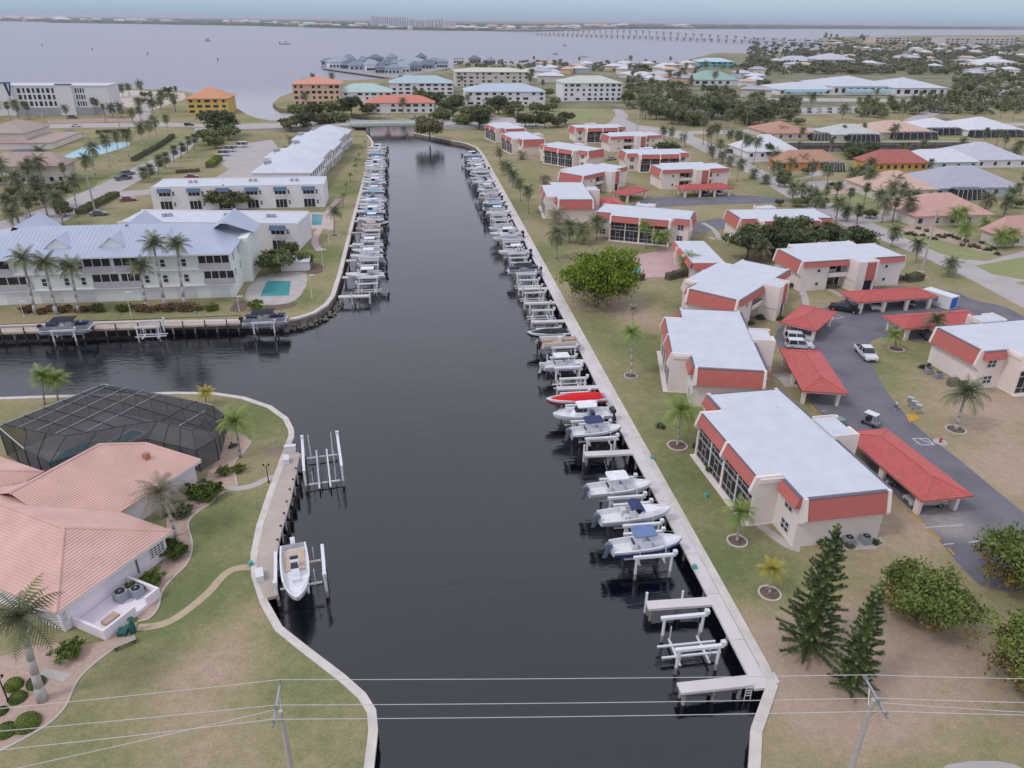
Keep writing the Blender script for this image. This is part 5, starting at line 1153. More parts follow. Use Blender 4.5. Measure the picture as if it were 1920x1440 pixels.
row([(1430, 493, 1430, 464), (1042, 421, 1042, 398), (1022, 353, 1022, 334), (979, 299, 979, 288)], 'dry', "greyish palm, %s from the camera among the condo blocks", "greyish palms among the condos", 1.1, .13)
row([(1795, 426, 1790, 399), (1808, 426, 1806, 397), (1811, 456, 1811, 426), (1850, 446, 1848, 417), (1878, 466, 1878, 441), (1899, 463, 1899, 438)], 'bright', "%s palm from the left in the rock garden at the right edge", "rock garden palms", 1.05, .12)
row([(1245, 262, 1245, 243), (1260, 266, 1260, 246), (1285, 276, 1280, 256), (1318, 271, 1320, 226), (1334, 273, 1335, 240), (1344, 276, 1346, 238), (1370, 276, 1370, 250), (1385, 280, 1385, 250), (1412, 308, 1422, 264), (1335, 301, 1335, 281), (1355, 306, 1355, 290), (1370, 313, 1370, 299)], 'feather', "%s palm from the left along the upper street by the white house", "palms along the upper street", 1.05, .14)

# --- leafy crowns
def leafy(name, m, rx, rz, nclump, nleaf, size, seed, flat=.35, lobes=None, m2=None):
    """many leaf-sized quads gathered in clumps through the crown's volume"""
    rr = random.Random(seed); mb = MB()
    cl = []; lobe = [Vector((math.cos(i * 2.4 + seed) * (.25 + .42 * ((i * .618) % 1)), math.sin(i * 2.4 + seed) * (.25 + .42 * ((i * .618) % 1)), rr.uniform(-.35, .6))) for i in range(9)]
    for _ in range(nclump):
        while True:
            q = Vector((rr.uniform(-1, 1), rr.uniform(-1, 1), rr.uniform(-1, 1)))
            if .45 < q.length < 1: break
        p = rr.choice(lobe) + q * Vector((.42, .42, .40)).x
        k = 1.22 + .10 * math.sin(3 * math.atan2(p.y, p.x) + seed) + .12 * math.sin(7 * math.atan2(p.y, p.x) + 2 * seed)
        cl.append((Vector((p.x * rx * k, p.y * rx * k, p.z * rz)), rr.uniform(.6, 1.2)))
    for c, sc_ in cl:
        for _ in range(nleaf):
            q = c + Vector((rr.gauss(0, 1), rr.gauss(0, 1), rr.gauss(0, .6))) * (rx * .13 * sc_)
            nrm = Vector((rr.gauss(0, 1), rr.gauss(0, 1), rr.gauss(.6, .8))).normalized(); a = nrm.orthogonal().normalized(); a.rotate(Matrix.Rotation(rr.uniform(0, 6.28), 3, nrm)); b = nrm.cross(a)
            s = size * rr.uniform(.6, 1.3)
            mb.add([q - a * s, q + b * s * .5, q + a * s, q - b * s * .5], [(0, 1, 2, 3)])
    return mb.mesh(name, m)
def limbs(h, rx, rz, seed, r=.25):
    rr = random.Random(seed); mb = MB(); mb.path([(0, 0, 0), (.1, .05, h * .45), (.05, .1, h)], [r * 1.3, r, r * .7], 7)
    for i in range(7):
        a = i * .9 + rr.uniform(-.3, .3); e = Vector((math.cos(a) * rx * .62, math.sin(a) * rx * .62, h + rz * rr.uniform(.1, .8))); s = Vector((.05, .1, h * rr.uniform(.55, .98)))
        mb.path([s, s.lerp(e, .5) + Vector((0, 0, .3)), e], [r * .5, r * .32, r * .1], 5)
    return mb.mesh("trunk", BARK, True)
TREES = {}
def tree_kind(key, m, rx, rz, h, nclump, nleaf, size, seeds, r=.25):
    TREES[key] = [(leafy("crown", m, rx, rz, nclump, nleaf, size, s), limbs(h, rx, rz, s, r), h, rx) for s in seeds]
tree_kind('big', LF_BRIGHT, 6.3, 4.9, 5.6, 210, 46, .34, (31,), .4)
tree_kind('near', LF_NEAR, 4.0, 1.6, 3.0, 120, 62, .19, (32, 33, 34), .18)
tree_kind('dark', LF_DARK, 5.0, 3.4, 4.2, 150, 26, .5, (35, 36, 37), .25)
tree_kind('mid', LF_MID, 4.6, 3.0, 3.6, 110, 20, .6, (38, 39, 40), .22)
tree_kind('olive', LF_OLIVE, 4.4, 2.6, 3.0, 110, 20, .55, (41, 42, 43), .22)
tree_kind('far', LF_FAR, 4.6, 3.0, 3.0, 60, 12, .8, (44, 45, 46), .25)
tree_kind('farolive', LF_MID, 4.6, 3.0, 3.0, 60, 12, .8, (47, 48), .25)
TREES['mass'] = [(leafy('crown', LF_FAR, 4.8, 3.2, 24, 10, 1.1, s), None, 3.0, 4.8) for s in (51, 52, 53)]
trnd = random.Random(9)
def tree(base, kind, label, group=None, s=1.0, var=0, rz=None, name="tree", squash=1.0):
    b = P(*base) if len(base) == 2 else Vector((*base[:2], 0))
    cm, tm, h, rx = TREES[kind][var % len(TREES[kind])]
    t = thing(name, label, "tree", (b.x, b.y, 0), trnd.uniform(0, 6.28) if rz is None else rz, group, (s, s, s * squash))
    link("trunk", tm, t); link("crown", cm, t, (0, 0, h + (.6 if kind != 'near' else .4)))
    return t
bt = tree((1118, 574), 'big', "big round bright green tree on the canal lawn", None, 1.0, 0, 0.0, "tree", 1.08); link("lower_foliage", leafy("lower_foliage", LF_OLIVE, 5.6, 2.6, 120, 30, .26, 73), bt, (0, 0, 3.6))
# rust-coloured underside foliage of the near trees
RUST = leafy("lower_foliage", LF_RUST, 3.9, .8, 60, 40, .19, 71)
for k, (b, s, l) in enumerate((((1718, 1160), 1.0, "spreading leafy tree right of the two spiky pines"), ((1905, 1100), 1.1, "spreading leafy tree hiding the drive at the right edge"), ((1945, 1290), 1.1, "spreading leafy tree at the lower right corner of the lawn"))):
    o = tree(b, 'near', l, "leafy trees at the lower right", s, k); link("lower_foliage", RUST, o, (0, 0, 2.3), (0, 0, k * 1.1))
for k, (b, s) in enumerate((((1400, 486), .85), ((1448, 482), .88), ((1500, 478), .85), ((1552, 470), .8), ((1603, 470), .68), ((1475, 462), .92))):
    tree(b, 'dark', "%s tree from the left in the dark clump beside the street" % nth(k), "dark clump beside the street", s, k)
tree((1425, 468), 'mid', "tall grey-green tree rising out of the left of the dark clump", None, .95, 1); tree((1480, 462), 'mid', "tall grey-green tree rising out of the middle of the dark clump", None, 1.0, 2)
tree((1248, 306), 'dark', "round dark tree against the porches of a far condo block", None, .95, 1)
tree((806, 262), 'olive', "dense mangrove leaning over the water right of the bridge", None, 1.35, 0, None, "mangrove_tree", 1.25)
TA = [((545, 246), 'olive', 1.1), ((575, 244), 'dark', 1.0), ((605, 240), 'olive', 1.1), ((635, 238), 'mid', 1.05), ((560, 222), 'mid', 1.2), ((590, 220), 'olive', 1.3), ((625, 217), 'mid', 1.2), ((660, 216), 'dark', 1.2), ((690, 214), 'olive', 1.0)]
for k, (b, kd, s) in enumerate(TA): tree(b, kd, "%s tree of the thicket left of the bridge road" % nth(k), "thicket left of the bridge", s, k)
TB = [((830, 232), 'mid', 1.1), ((850, 218), 'dark', 1.2), ((880, 226), 'olive', 1.2), ((905, 224), 'mid', 1.2), ((935, 214), 'dark', 1.2), ((960, 218), 'olive', 1.1), ((870, 240), 'mid', 1.0), ((898, 243), 'dark', 1.0), ((985, 240), 'dark', .9), ((1005, 238), 'mid', .9), ((1022, 240), 'dark', .9), ((1045, 238), 'olive', .9), ((1060, 234), 'dark', .8), ((815, 205), 'dark', 1.2), ((790, 196), 'mid', 1.2)]
for k, (b, kd, s) in enumerate(TB): tree(b, kd, "%s tree of the thicket right of the bridge road" % nth(k), "thicket right of the bridge", s, k)
TC = [((392, 272), 'mid', 1.0), ((420, 256), 'dark', 1.35), ((405, 245), 'dark', 1.2), ((405, 278), 'olive', .8), ((430, 262), 'mid', 1.0)]
for k, (b, kd, s) in enumerate(TC): tree(b, kd, "%s tree of the group above the white vans" % nth(k), "trees above the vans", s, k)
for k, (b, s) in enumerate((((322, 385), .8), ((415, 392), 1.0), ((440, 392), .9), ((455, 390), .75))): tree(b, 'olive', "%s broad tree in front of the white block with awnings" % nth(k), "trees before the awning block", s, k)
# cabbage palm clumps on the left verge
row([(268, 342, 268, 322), (280, 336, 281, 316), (298, 326, 298, 300), (310, 316, 310, 294), (326, 304, 326, 280), (340, 296, 342, 274), (352, 286, 353, 262), (364, 282, 364, 258)], 'sabal', "%s round-headed cabbage palm on the left street verge", "cabbage palms of the left verge", 1.5, .2)
row([(540, 300, 540, 280), (525, 330, 520, 305), (535, 318, 532, 296), (545, 275, 545, 258)], 'dry', "%s grey palm beside the long white building", "palms beside the long building", 1.2, .15)

# --- Norfolk pines
def pine(base, tip, label, fat=1.0):
    b = P(*base); xt, h = PV(tip[0], tip[1], b.y)
    t = thing("norfolk_pine", label, "pine tree", (b.x, b.y, 0), 0, "spiky pines on the near lawn")
    MB().path([(0, 0, 0), (0, .05, h * .5), (0, 0, h)], [.2, .13, .03], 7).build("trunk", BARK, t)
    rr = random.Random(int(base[0])); lv = int(h / .42)
    for k in range(lv):
        f = k / (lv - 1); z = .5 + (h - .7) * f; ln = (1 - f) ** .75 * 2.75 * fat + .25
        for j in range(6 if f < .85 else 4):
            a = j * 1.047 + k * .62 + rr.uniform(-.25, .25); link("branch", BRANCH, t, (0, 0, z), (0, R(-(12 + 30 * f)) + rr.uniform(-.12, .1), a), (ln * rr.uniform(.75, 1.12), .6 + .4 * ln / 2.5, .6 + .4 * ln / 2.5))
    return t
mb = MB(); rr = random.Random(2)
mb.tube((0, 0, 0), (1, 0, 0), .02, .01, 4)
for i in range(130):
    x = rr.uniform(.06, 1.0); a = rr.uniform(0, 6.28); r_ = .30 * (1.05 - .45 * x); e = Vector((x + .10, math.cos(a) * r_, math.sin(a) * r_)); s = Vector((x, 0, 0)); o = Vector((0, -math.sin(a), math.cos(a))) * .05
    mb.add([s + o, s - o, e - o * .3, e + o * .3], [(0, 1, 2, 3)])
BRANCH = mb.mesh("branch", LF_PINE)
pine((1512, 1222), (1574, 984), "taller spiky pine between the dock walk and the nearest condo"); pine((1592, 1294), (1637, 1092), "shorter spiky pine beside the right power pole", .68)

# --- shrubs, hedges, beds
SHR = [leafy("foliage", LF_SHRUB, 1.0, .8, 60, 26, .13, s) for s in (81, 82)]; SHRD = [leafy("foliage", LF_DARK, 1.0, .8, 50, 22, .14, s) for s in (83,)]; SHRR = [leafy("foliage", LF_RED, 1.0, .7, 50, 22, .14, s) for s in (84, 85)]
def clipped_ball():
    mb = MB(); rr = random.Random(4)
    for _ in range(1500):
        p = Vector((rr.gauss(0, 1), rr.gauss(0, 1), abs(rr.gauss(0, 1)))).normalized(); n = (p + Vector((rr.gauss(0, .4), rr.gauss(0, .4), rr.gauss(0, .4)))).normalized(); a = n.orthogonal().normalized(); b = n.cross(a); q = p * rr.uniform(.93, 1.0); s = .075; q.z *= .85
        mb.add([q - a * s, q + b * s, q + a * s, q - b * s], [(0, 1, 2, 3)])
    r = []
    for k in range(7):
        e = math.pi / 2 * k / 6; r.append([(math.cos(e) * .93 * math.cos(i * math.pi / 6), math.cos(e) * .93 * math.sin(i * math.pi / 6), math.sin(e) * .79) for i in range(12)])
    mb.loft(r, True, False); return mb.mesh("foliage", LF_SHRUB)
BALL = clipped_ball()
def shrub(px, py, r, label, kind='s', group=None, sq=1.0):
    b = P(px, py); t = thing("shrub", label, "shrub", (b.x, b.y, 0), trnd.uniform(0, 6), group, (r, r, r * sq))
    me = {'s': SHR, 'd': SHRD, 'r': SHRR, 'b': [BALL]}[kind]; link("foliage", trnd.choice(me), t, (0, 0, .55 if kind != 'b' else 0))
    MB().tube((0, 0, 0), (0, 0, .5), .08, n=5).build("stem", BARK, t); return t
G = "shrubs round the pink house"
for a in ((395, 930, 1.7, "big round green shrub beside the concrete path", 's'), (372, 932, 1.5, "green shrub against the pink house's far corner", 's'), (335, 965, 1.4, "dark shrub behind the drooping palm", 'd'), (318, 1030, 1.1, "yellow-green shrub at the pink house's near corner", 's'), (336, 1040, 1.2, "second yellow-green shrub at the pink house's near corner", 's'), (262, 1108, 1.0, "left half of the long shrub beside the service court", 's'), (285, 1098, 1.1, "right half of the long shrub beside the service court", 's'), (132, 1225, 1.2, "yellowish shrub below the service court", 's'), (420, 890, .9, "low palm-like shrub at the pool enclosure corner", 's'), (446, 885, .8, "spiky shrub where the concrete path starts", 's'), (436, 838, .5, "tiny shrub in the pale palm bed", 'd')): shrub(*a[:4], a[4], G, .85)
for a in ((26, 1286, .75, "clipped ball shrub left of the pale palm trunk"), (68, 1282, .75, "clipped ball shrub behind the pale palm trunk"), (34, 1310, .7, "clipped ball shrub below the palm crown"), (52, 1358, 1.0, "largest clipped ball shrub at the bottom left"), (12, 1372, .8, "clipped ball shrub cut by the left edge at the bottom"), (3, 1335, .5, "small clipped ball shrub at the left edge")): shrub(*a, 'b', "clipped ball shrubs")
G = "bushes before the apartment house"
for k, (x, kd) in enumerate(((52, 'r'), (88, 'r'), (120, 'r'), (160, 'r'), (186, 's'), (232, 's'), (262, 'r'), (292, 'r'), (318, 'r'), (345, 'r'), (362, 'r'), (400, 's'))): shrub(x, 586 - x * .012, 1.35, "%s bush from the left under the apartment palms" % nth(k), kd, G, .75)
shrub(481, 580, 1.5, "round green shrub below the corner pool", 's', None, .8); tree((520, 512), 'mid', "small leafy tree between the corner pool and the white block", None, .75, 0); tree((572, 500), 'mid', "thin shrubby tree above the mulch bed", None, .5, 1); tree((545, 478), 'olive', "low tree behind the pump hut", None, .5, 1)
G = "low bushes round the condos"
for k, a in enumerate(((1240, 830 - 28, .6), (1335, 885, .8), (1310, 842, .7), (1548, 1022, .9), (1590, 1024, .6), (1640, 1020, .5), (1735, 692, .9), (1462, 600, .8), (1425, 598, .8), (1408, 608, .7), (1480, 538, 1.0), (1506, 540, 1.1), (1462, 528, .8))): shrub(*a, "%s low bush hugging the condo walls, counted from the canal" % nth(k), 's' if k % 2 else 'd', G, .8)
def hedge(pts, w, h, label, m=LF_DARK):
    q = [Vector(P2(*p)) for p in pts]; c = q[0]; t = thing("hedge", label, "hedge", (c.x, c.y, 0)); mb = MB(); rr = random.Random(len(label))
    for a, b in zip(q[:-1], q[1:]):
        n = int((b - a).length * w * h * 26) + 30; d = (b - a).normalized(); nn = Vector((-d.y, d.x))
        for _ in range(n):
            p = a + (b - a) * rr.random() + nn * rr.uniform(-w / 2, w / 2); z = h * rr.random() ** .5; v = Vector((rr.gauss(0, 1), rr.gauss(0, 1), rr.gauss(.4, 1))).normalized(); e = v.orthogonal().normalized(); f = v.cross(e); s = .16; o = Vector((p.x - c.x, p.y - c.y, z)); mb.add([o - e * s, o + f * s, o + e * s, o - f * s], [(0, 1, 2, 3)])
        k = MB()
    mb.build("foliage", m, t)
    ribbon(MB(), [(p.x - c.x, p.y - c.y) for p in q], w * .4, w * .4, 0, h * .85).build("stems", BARK, t)
hedge([(1250, 525), (1302, 512)], 1.6, 1.6, "clipped hedge in front of the pink pool deck", LF_OLIVE); hedge([(1178, 528), (1205, 524)], 1.8, 1.6, "clipped hedge at the tree end of the pool deck", LF_MID)
hedge([(1518, 541), (1566, 540)], 1.2, 1.0, "low hedge under the condo wall by the bend carport"); hedge([(1642, 533), (1692, 524)], 1.2, 1.0, "low hedge behind the stair tower carport"); hedge([(1700, 528), (1726, 524)], 2.2, 1.6, "squared hedge at the street end of the condo block", LF_MID)
hedge([(250, 303), (300, 276), (325, 257)], 2.0, 1.5, "long dark hedge under the left street palms"); hedge([(180, 250), (245, 247)], 2.0, 1.4, "hedge along the road above the blue pool")
hedge([(150, 402), (190, 382), (218, 368)], 3.0, 1.6, "dense green ground hedge beside the left street", LF_SHRUB)
hedge([(330, 325), (375, 322)], 2.0, 1.2, "low hedge on the verge before the white vans", LF_OLIVE); hedge([(393, 315), (412, 300)], 3.0, 2.0, "bright hedge beside the white vans", LF_BRIGHT)
# ------------------------------------------------------------------ houses across the street and along the left street
SAND2 = mat("bare_soil", (.42, .33, .27), (.34, .26, .21), .1, .95, coord="World")
def stuff_windows(t, rects, y, out=-1, axis='x', m=GLASS, name="window_rows"):
    mb = MB()
    for a0, a1, z0, z1 in rects:
        lo, hi = sorted((y + out * .05, y - out * .03))
        if axis == 'x': mb.box(a0, lo, z0, a1, hi, z1)
        else: mb.box(lo, a0, z0, hi, a1, z1)
    tag(mb.build(name, m, t), kind="stuff")
RM = {}
def cmat(n, c, **k):
    if n not in RM: RM[n] = mat(n, c, **k)
    return RM[n]
def house(x0, x1, yn, yf, roofc, wallc, label, rise0=2.0, hgt=3.0, name="house", ridge='x', cage=None, group="houses across the street", wins=5):
    rise = rise0 * (1.7 if rise0 > 1.5 else 1); xm = (x0 + x1) / 2; a = P(x0, yn, hgt); b = P(x1, yn, hgt); c = P(xm, yf, hgt + rise * .8)
    W = b.x - a.x; y0 = P(xm, yn, hgt).y; D = max(7, c.y - y0); cx = (a.x + b.x) / 2
    t = thing(name, label, "house", (cx, y0, 0), 0, group)
    MB().box(-W / 2 + .6, .6, -.3, W / 2 - .6, D - .6, hgt - .1).build("wall", wallc, t)
    hip_roof(t, -W / 2, 0, W / 2, D, hgt, rise, roofc, ridge_along='x' if W > D else 'y')
    for k in range(wins):
        x = -W / 2 + 1.6 + (W - 4.4) * k / max(1, wins - 1); MB().box(x, .53, .9, x + 1.2, .6, 2.2).build("window", GLASS, t)
    if cage:
        q = MB(); cx0, cx1 = cage; q0, q1 = -W / 2 + W * cx0, -W / 2 + W * cx1
        cg = MB().hexa([(q0, -4.5, 0), (q1, -4.5, 0), (q1, .5, 0), (q0, .5, 0), (q0 + .8, -3.6, 3.2), (q1 - .8, -3.6, 3.2), (q1 - .8, .5, 3.3), (q0 + .8, .5, 3.3)]).build("lanai_screen", SCREEN, t)
        n = 6
        for k in range(n + 1):
            f = k / n; xa = q0 + (q1 - q0) * f; xb = q0 + .8 + (q1 - q0 - 1.6) * f; m = MB(); m.tube((xa, -4.52, 0), (xb, -3.62, 3.22), .06, n=4); m.tube((xb, -3.62, 3.22), (xb, .5, 3.34), .06, n=4); m.build("screen_rib", WHITEP, cg)
    return t
TAN = cmat("tan_tile", (.60, .42, .33), bump=.3, bscale=4); PINKR = cmat("pink_tile", (.58, .34, .29), bump=.3, bscale=4); GREYR = cmat("grey_tile", (.42, .42, .48), bump=.3, bscale=4); REDR = cmat("red_tile", (.42, .13, .11), bump=.3, bscale=4); WHR = cmat("white_tile", (.66, .66, .70), bump=.3, bscale=4); LAVR = cmat("lavender_tile", (.52, .52, .58), bump=.3, bscale=4); TERR = cmat("terracotta_tile", (.48, .26, .18), bump=.3, bscale=4); MINTR = cmat("mint_metal", (.45, .56, .54)); BROWNR = cmat("brown_shingle", (.42, .32, .28), bump=.3, bscale=4)
YEL = cmat("yellow_stucco", (.66, .40, .10)); ORG = cmat("orange_stucco", (.70, .30, .10)); MINTS = cmat("mint_stucco", (.55, .66, .64)); CRE = cmat("cream_wall", (.66, .60, .54)); BLS = cmat("pale_blue_wall", (.50, .56, .62)); PNK = cmat("salmon_wall", (.70, .48, .34)); CYAN = cmat("cyan_wall", (.16, .52, .62)); GRW = cmat("grey_wall", (.36, .37, .40))
house(1640, 1765, 356, 314, TAN, CRE, "house with the wide tan roof across the street", 2.6)
house(1712, 1872, 404, 354, PINKR, CRE, "pinkish roofed house nearest the rock garden", 2.6, cage=None)
house(1750, 1925, 352, 304, GREYR, BLS, "grey-blue roofed house with screened lanais", 3.0, cage=(.15, .5))
house(1630, 1748, 306, 279, REDR, YEL, "yellow house with a red tiled roof", 2.4, wins=8)
house(1705, 1842, 304, 277, WHR, MINTS, "mint house with a white roof and turquoise door", 2.2)
house(1805, 1935, 300, 262, LAVR, WHITEW, "large pale grey roofed house with garage doors", 3.0)
house(1460, 1580, 304, 280, TERR, ORG, "orange house with a terracotta roof", 2.2, cage=(.7, 1.0))
house(1400, 1505, 284, 250, WHR, WHITEW, "big white house with a white hip roof beside the back canal", 3.2)
house(1440, 1528, 250, 224, TERR, CRE, "terracotta roofed house above the white one", 2.4, cage=(.9, 1.4))
house(1558, 1655, 252, 230, cmat("pale_green_tile", (.52, .55, .52)), CRE, "pale green roofed house on the far side of the back canal", 2.2, cage=(.3, .9))
house(1640, 1760, 248, 222, TAN, CRE, "tan roofed house with a dark lanai on the back canal", 2.4, cage=(.25, .95))
o = house(1735, 1815, 240, 218, WHR, WHITEW, "white roofed house with two dark solar panels", 2.2, cage=(0, .9))
house(1815, 1925, 244, 216, WHR, WHITEW, "white roofed house at the right edge on the back canal", 2.8, cage=(0, .9))
house(1868, 2010, 440, 408, PINKR, CRE, "pink roofed house at the right edge behind the rock garden", 2.4)
for (px, py) in ((1772, 225), (1767, 233)):
    c = P(px, py, 4.0); p = MB().hexa([(-3, -1.2, 0), (3, -1.2, 0), (3, 1.2, .7), (-3, 1.2, .7), (-3, -1.2, .08), (3, -1.2, .08), (3, 1.2, .78), (-3, 1.2, .78)]).build("solar_panel", GLASS, o); p.location = (c.x - o.location.x, c.y - o.location.y, 4.1)
house(-30, 118, 312, 285, BROWNR, CRE, "brown roofed apartment house at the left edge beside the blue pool", 2.2, 5.8, "apartment_house", group="left street buildings", wins=8)
house(-40, 45, 250, 222, BROWNR, CRE, "brown roofed two storey block at the left edge near the hotel", 2.2, 5.8, "apartment_house", group="left street buildings")
house(-40, 95, 268, 245, BROWNR, STUCCO, "long brown roofed carport at the left edge", .8, 2.6, "carport", group="left street buildings", wins=0)
sheet("pool_water", smooth_line(pxs([(115, 295), (130, 288), (165, 272), (200, 268), (240, 266), (245, 272), (220, 280), (190, 290), (140, 297)]), 1), cmat("bright_pool", (.20, .50, .62), rough=.15), .02)
house(520, 585, 300, 262, ROOFW, WHITEW, "low white garage beside the long white building", .6, 3.0, "garage", group="left street buildings", wins=2)

# ------------------------------------------------------------------ bay-side buildings
def block(x0, x1, yb, ye, depth, roofc, wallc, label, rise=3.0, floors=3, cols=8, name="condo_building", cat="building", group="buildings by the bay", flat=False, seed=1):
    xm = (x0 + x1) / 2; y = P(xm, yb).y; a, _ = PV(x0, yb, y); b, _ = PV(x1, yb, y); _, h = PV(xm, ye, y); W = b - a
    t = thing(name, label, cat, ((a + b) / 2, y, 0), 0, group)
    MB().box(-W / 2, 0, -.3, W / 2, depth, h).build("wall", wallc, t)
    if flat: MB().box(-W / 2 - .3, -.3, h, W / 2 + .3, depth + .3, h + .6).build("roof", roofc, t)
    else: hip_roof(t, -W / 2 - .8, -.8, W / 2 + .8, depth + .8, h + .1, rise, roofc)
    rr = random.Random(seed + int(x0)); fh = h / floors
    for f in range(floors):
        for c in range(cols):
            if rr.random() < .88:
                x = -W / 2 + W * (c + .5) / cols; w2 = W / cols * rr.choice((.18, .22, .33)); MB().box(x - w2, -.06, f * fh + fh * .28, x + w2, .03, f * fh + fh * .78).build("window", GLASS, t)
    return t
block(354, 430, 214, 185, 22, cmat("orange_tile", (.62, .30, .16)), cmat("mustard_wall", (.70, .48, .14)), "mustard yellow house with orange roof at the mouth of the inlet", 5.5, 3, 5, "villa")
block(552, 640, 198, 158, 26, cmat("salmon_tile", (.66, .30, .20)), PNK, "salmon condo with an orange roof tower on the point", 3.5, 4, 8)
block(630, 735, 196, 173, 24, MINTR, WHITEW, "white condo with a mint green roof", 4.5, 3, 8)
block(732, 850, 178, 156, 24, cmat("blue_mint_metal", (.42, .53, .56)), WHITEW, "white condo with a pale blue-green roof behind the mint one", 4.5, 3, 9)
block(688, 815, 212, 193, 18, cmat("coral_roof", (.62, .22, .16)), WHITEW, "long low building with a coral red roof above the bridge", 3.5, 2, 9)
block(855, 992, 163, 135, 30, cmat("cream_roof", (.62, .60, .50)), CRE, "cream apartment block near the bay shore", 2.5, 4, 12)
block(875, 1022, 198, 172, 26, cmat("pale_blue_roof", (.48, .55, .62)), WHITEW, "white condo with pale blue roof beyond the thicket", 4.0, 3, 10)
block(1055, 1165, 190, 156, 26, cmat("pale_sage_roof", (.56, .58, .52)), WHITEW, "tall white condo with sage roof beside the round lawn", 4.0, 4, 10)
block(1310, 1375, 126, 116, 26, cmat("aqua_roof", (.50, .64, .68)), CYAN, "turquoise building among the shore trees", 4.0, 2, 6)
block(1300, 1385, 160, 150, 30, cmat("green_metal_roof", (.30, .44, .38)), WHITEW, "building with a big green hip roof", 7.0, 1, 6)
block(1460, 1580, 178, 168, 40, cmat("pale_metal_roof", (.58, .60, .66)), WHITEW, "left wing of the white plaza with turquoise awnings", 4, 1, 10)
block(1560, 1680, 178, 162, 55, cmat("pale_metal_roof", (.58, .60, .66)), WHITEW, "central hall of the white plaza", 6, 1, 9)
block(1675, 1772, 180, 165, 50, cmat("pale_metal_roof", (.58, .60, .66)), WHITEW, "right wing of the white plaza", 6, 1, 6)
block(1465, 1540, 122, 115, 40, LAVR, cmat("lavender_wall", (.48, .50, .58)), "lavender roofed waterside hall", 6, 1, 5)
block(1535, 1602, 124, 112, 45, LAVR, cmat("lavender_wall", (.48, .50, .58)), "tall lavender roofed hall beside the waterside one", 7, 2, 5)
block(1640, 1705, 82, 70, 60, CRE, cmat("peach_wall", (.66, .52, .44)), "peach flat block on the far right shore", 2, 3, 8, flat=True)
block(1770, 1900, 84, 72, 60, CRE, cmat("pale_far_wall", (.60, .58, .58)), "long pale condo row at the far right shore", 2, 3, 14, flat=True)
block(1850, 1905, 128, 117, 40, WHR, WHITEW, "white villa with white roof among the far right trees", 5, 2, 5)
block(1815, 1870, 130, 123, 30, WHR, WHITEW, "lower white villa left of the far right one", 4, 1, 5)
AWT = cmat("turquoise_awning", (.30, .52, .56))
for k, (x0, x1) in enumerate(((1470, 1545), (1582, 1632), (1636, 1662))):
    a, b = P(x0, 179), P(x1, 179); o = MB().hexa([(a.x, a.y - 4, 2.6), (b.x, a.y - 4, 2.6), (b.x, a.y - .2, 2.6), (a.x, a.y - .2, 2.6), (a.x, a.y - 3, 4.4), (b.x, a.y - 3, 4.4), (b.x, a.y - .2, 4.6), (a.x, a.y - .2, 4.6)]).build("awning", AWT); tag(o, ["left turquoise awning of the white plaza", "middle turquoise awning of the white plaza", "right turquoise awning of the white plaza"][k], "awning", "plaza awnings")
def hotel():
    y = 466.0; xs = [PV(x, 200, y)[0] for x in (-60, 0, 31, 114, 143, 208)]; h = PV(120, 160, y)[1]
    t = thing("hotel", "long white four storey hotel with a navy letter V", "hotel", (xs[0], y, 0), 0); X = [x - xs[0] for x in xs]
    MB().box(0, 0, -.3, X[5], 18, h - .6).build("wall", WHITEP, t); MB().box(-.3, -.3, h - .6, X[5] + .3, 18.3, h).build("roof", ROOFW, t)
    MB().box(X[1] - 1, -1.2, 0, X[2], 0, h + 1.6).build("sign_tower", WHITEP, t); MB().box(X[3], -1.2, 0, X[4], 0, h + .8).build("stair_tower", WHITEP, t)
    MB().box(0, -1.0, -.3, X[5] - 4, -.0, 4.0).build("ground_floor", GRW, t)
    nv = cmat("navy_paint", (.03, .05, .16)); a, b = X[1], X[2]; m = MB(); c = (a + b) / 2 + 1
    (xl, zt), (xr, _), (xb, zb) = PV(5.5, 156, y - 1.2), PV(19.5, 156, y - 1.2), PV(18.5, 180, y - 1.2); xl, xr, xb = xl - xs[0], xr - xs[0], xb - xs[0]
    m.extr([(xl, zt), (xb - .45, zb), (xb + .3, zb), (xl + 1.5, zt)], -1.36, -1.2, 'y'); m.extr([(xr - .8, zt), (xb - .15, zb), (xb + .35, zb), (xr, zt)], -1.38, -1.22, 'y')
    for q0, q1, zq in ((X[1] - 1, X[2], h + 1.6), (X[3], X[4], h + .8)): MB().box(q0 - .2, -1.5, zq - .5, q1 + .2, .2, zq + .1).build("fascia", cmat("slate_fascia", (.10, .17, .22)), t)
    m.build("letter_v", nv, t)
    for f in range(3):
        z = 4.8 + f * 3.4
        for x0, x1, n in ((X[2] + 2, X[3] - 1, 8), (X[4] + 1, X[5] - 12, 4)):
            for k in range(n): x = x0 + (x1 - x0) * (k + .5) / n; w2 = (x1 - x0) / n * (.32 if k % 2 == 0 else .22); MB().box(x - w2, -.08, z, x + w2, .03, z + 2.4).build("balcony_opening", GLASS if k % 2 == 0 else DARKG, t)
hotel()
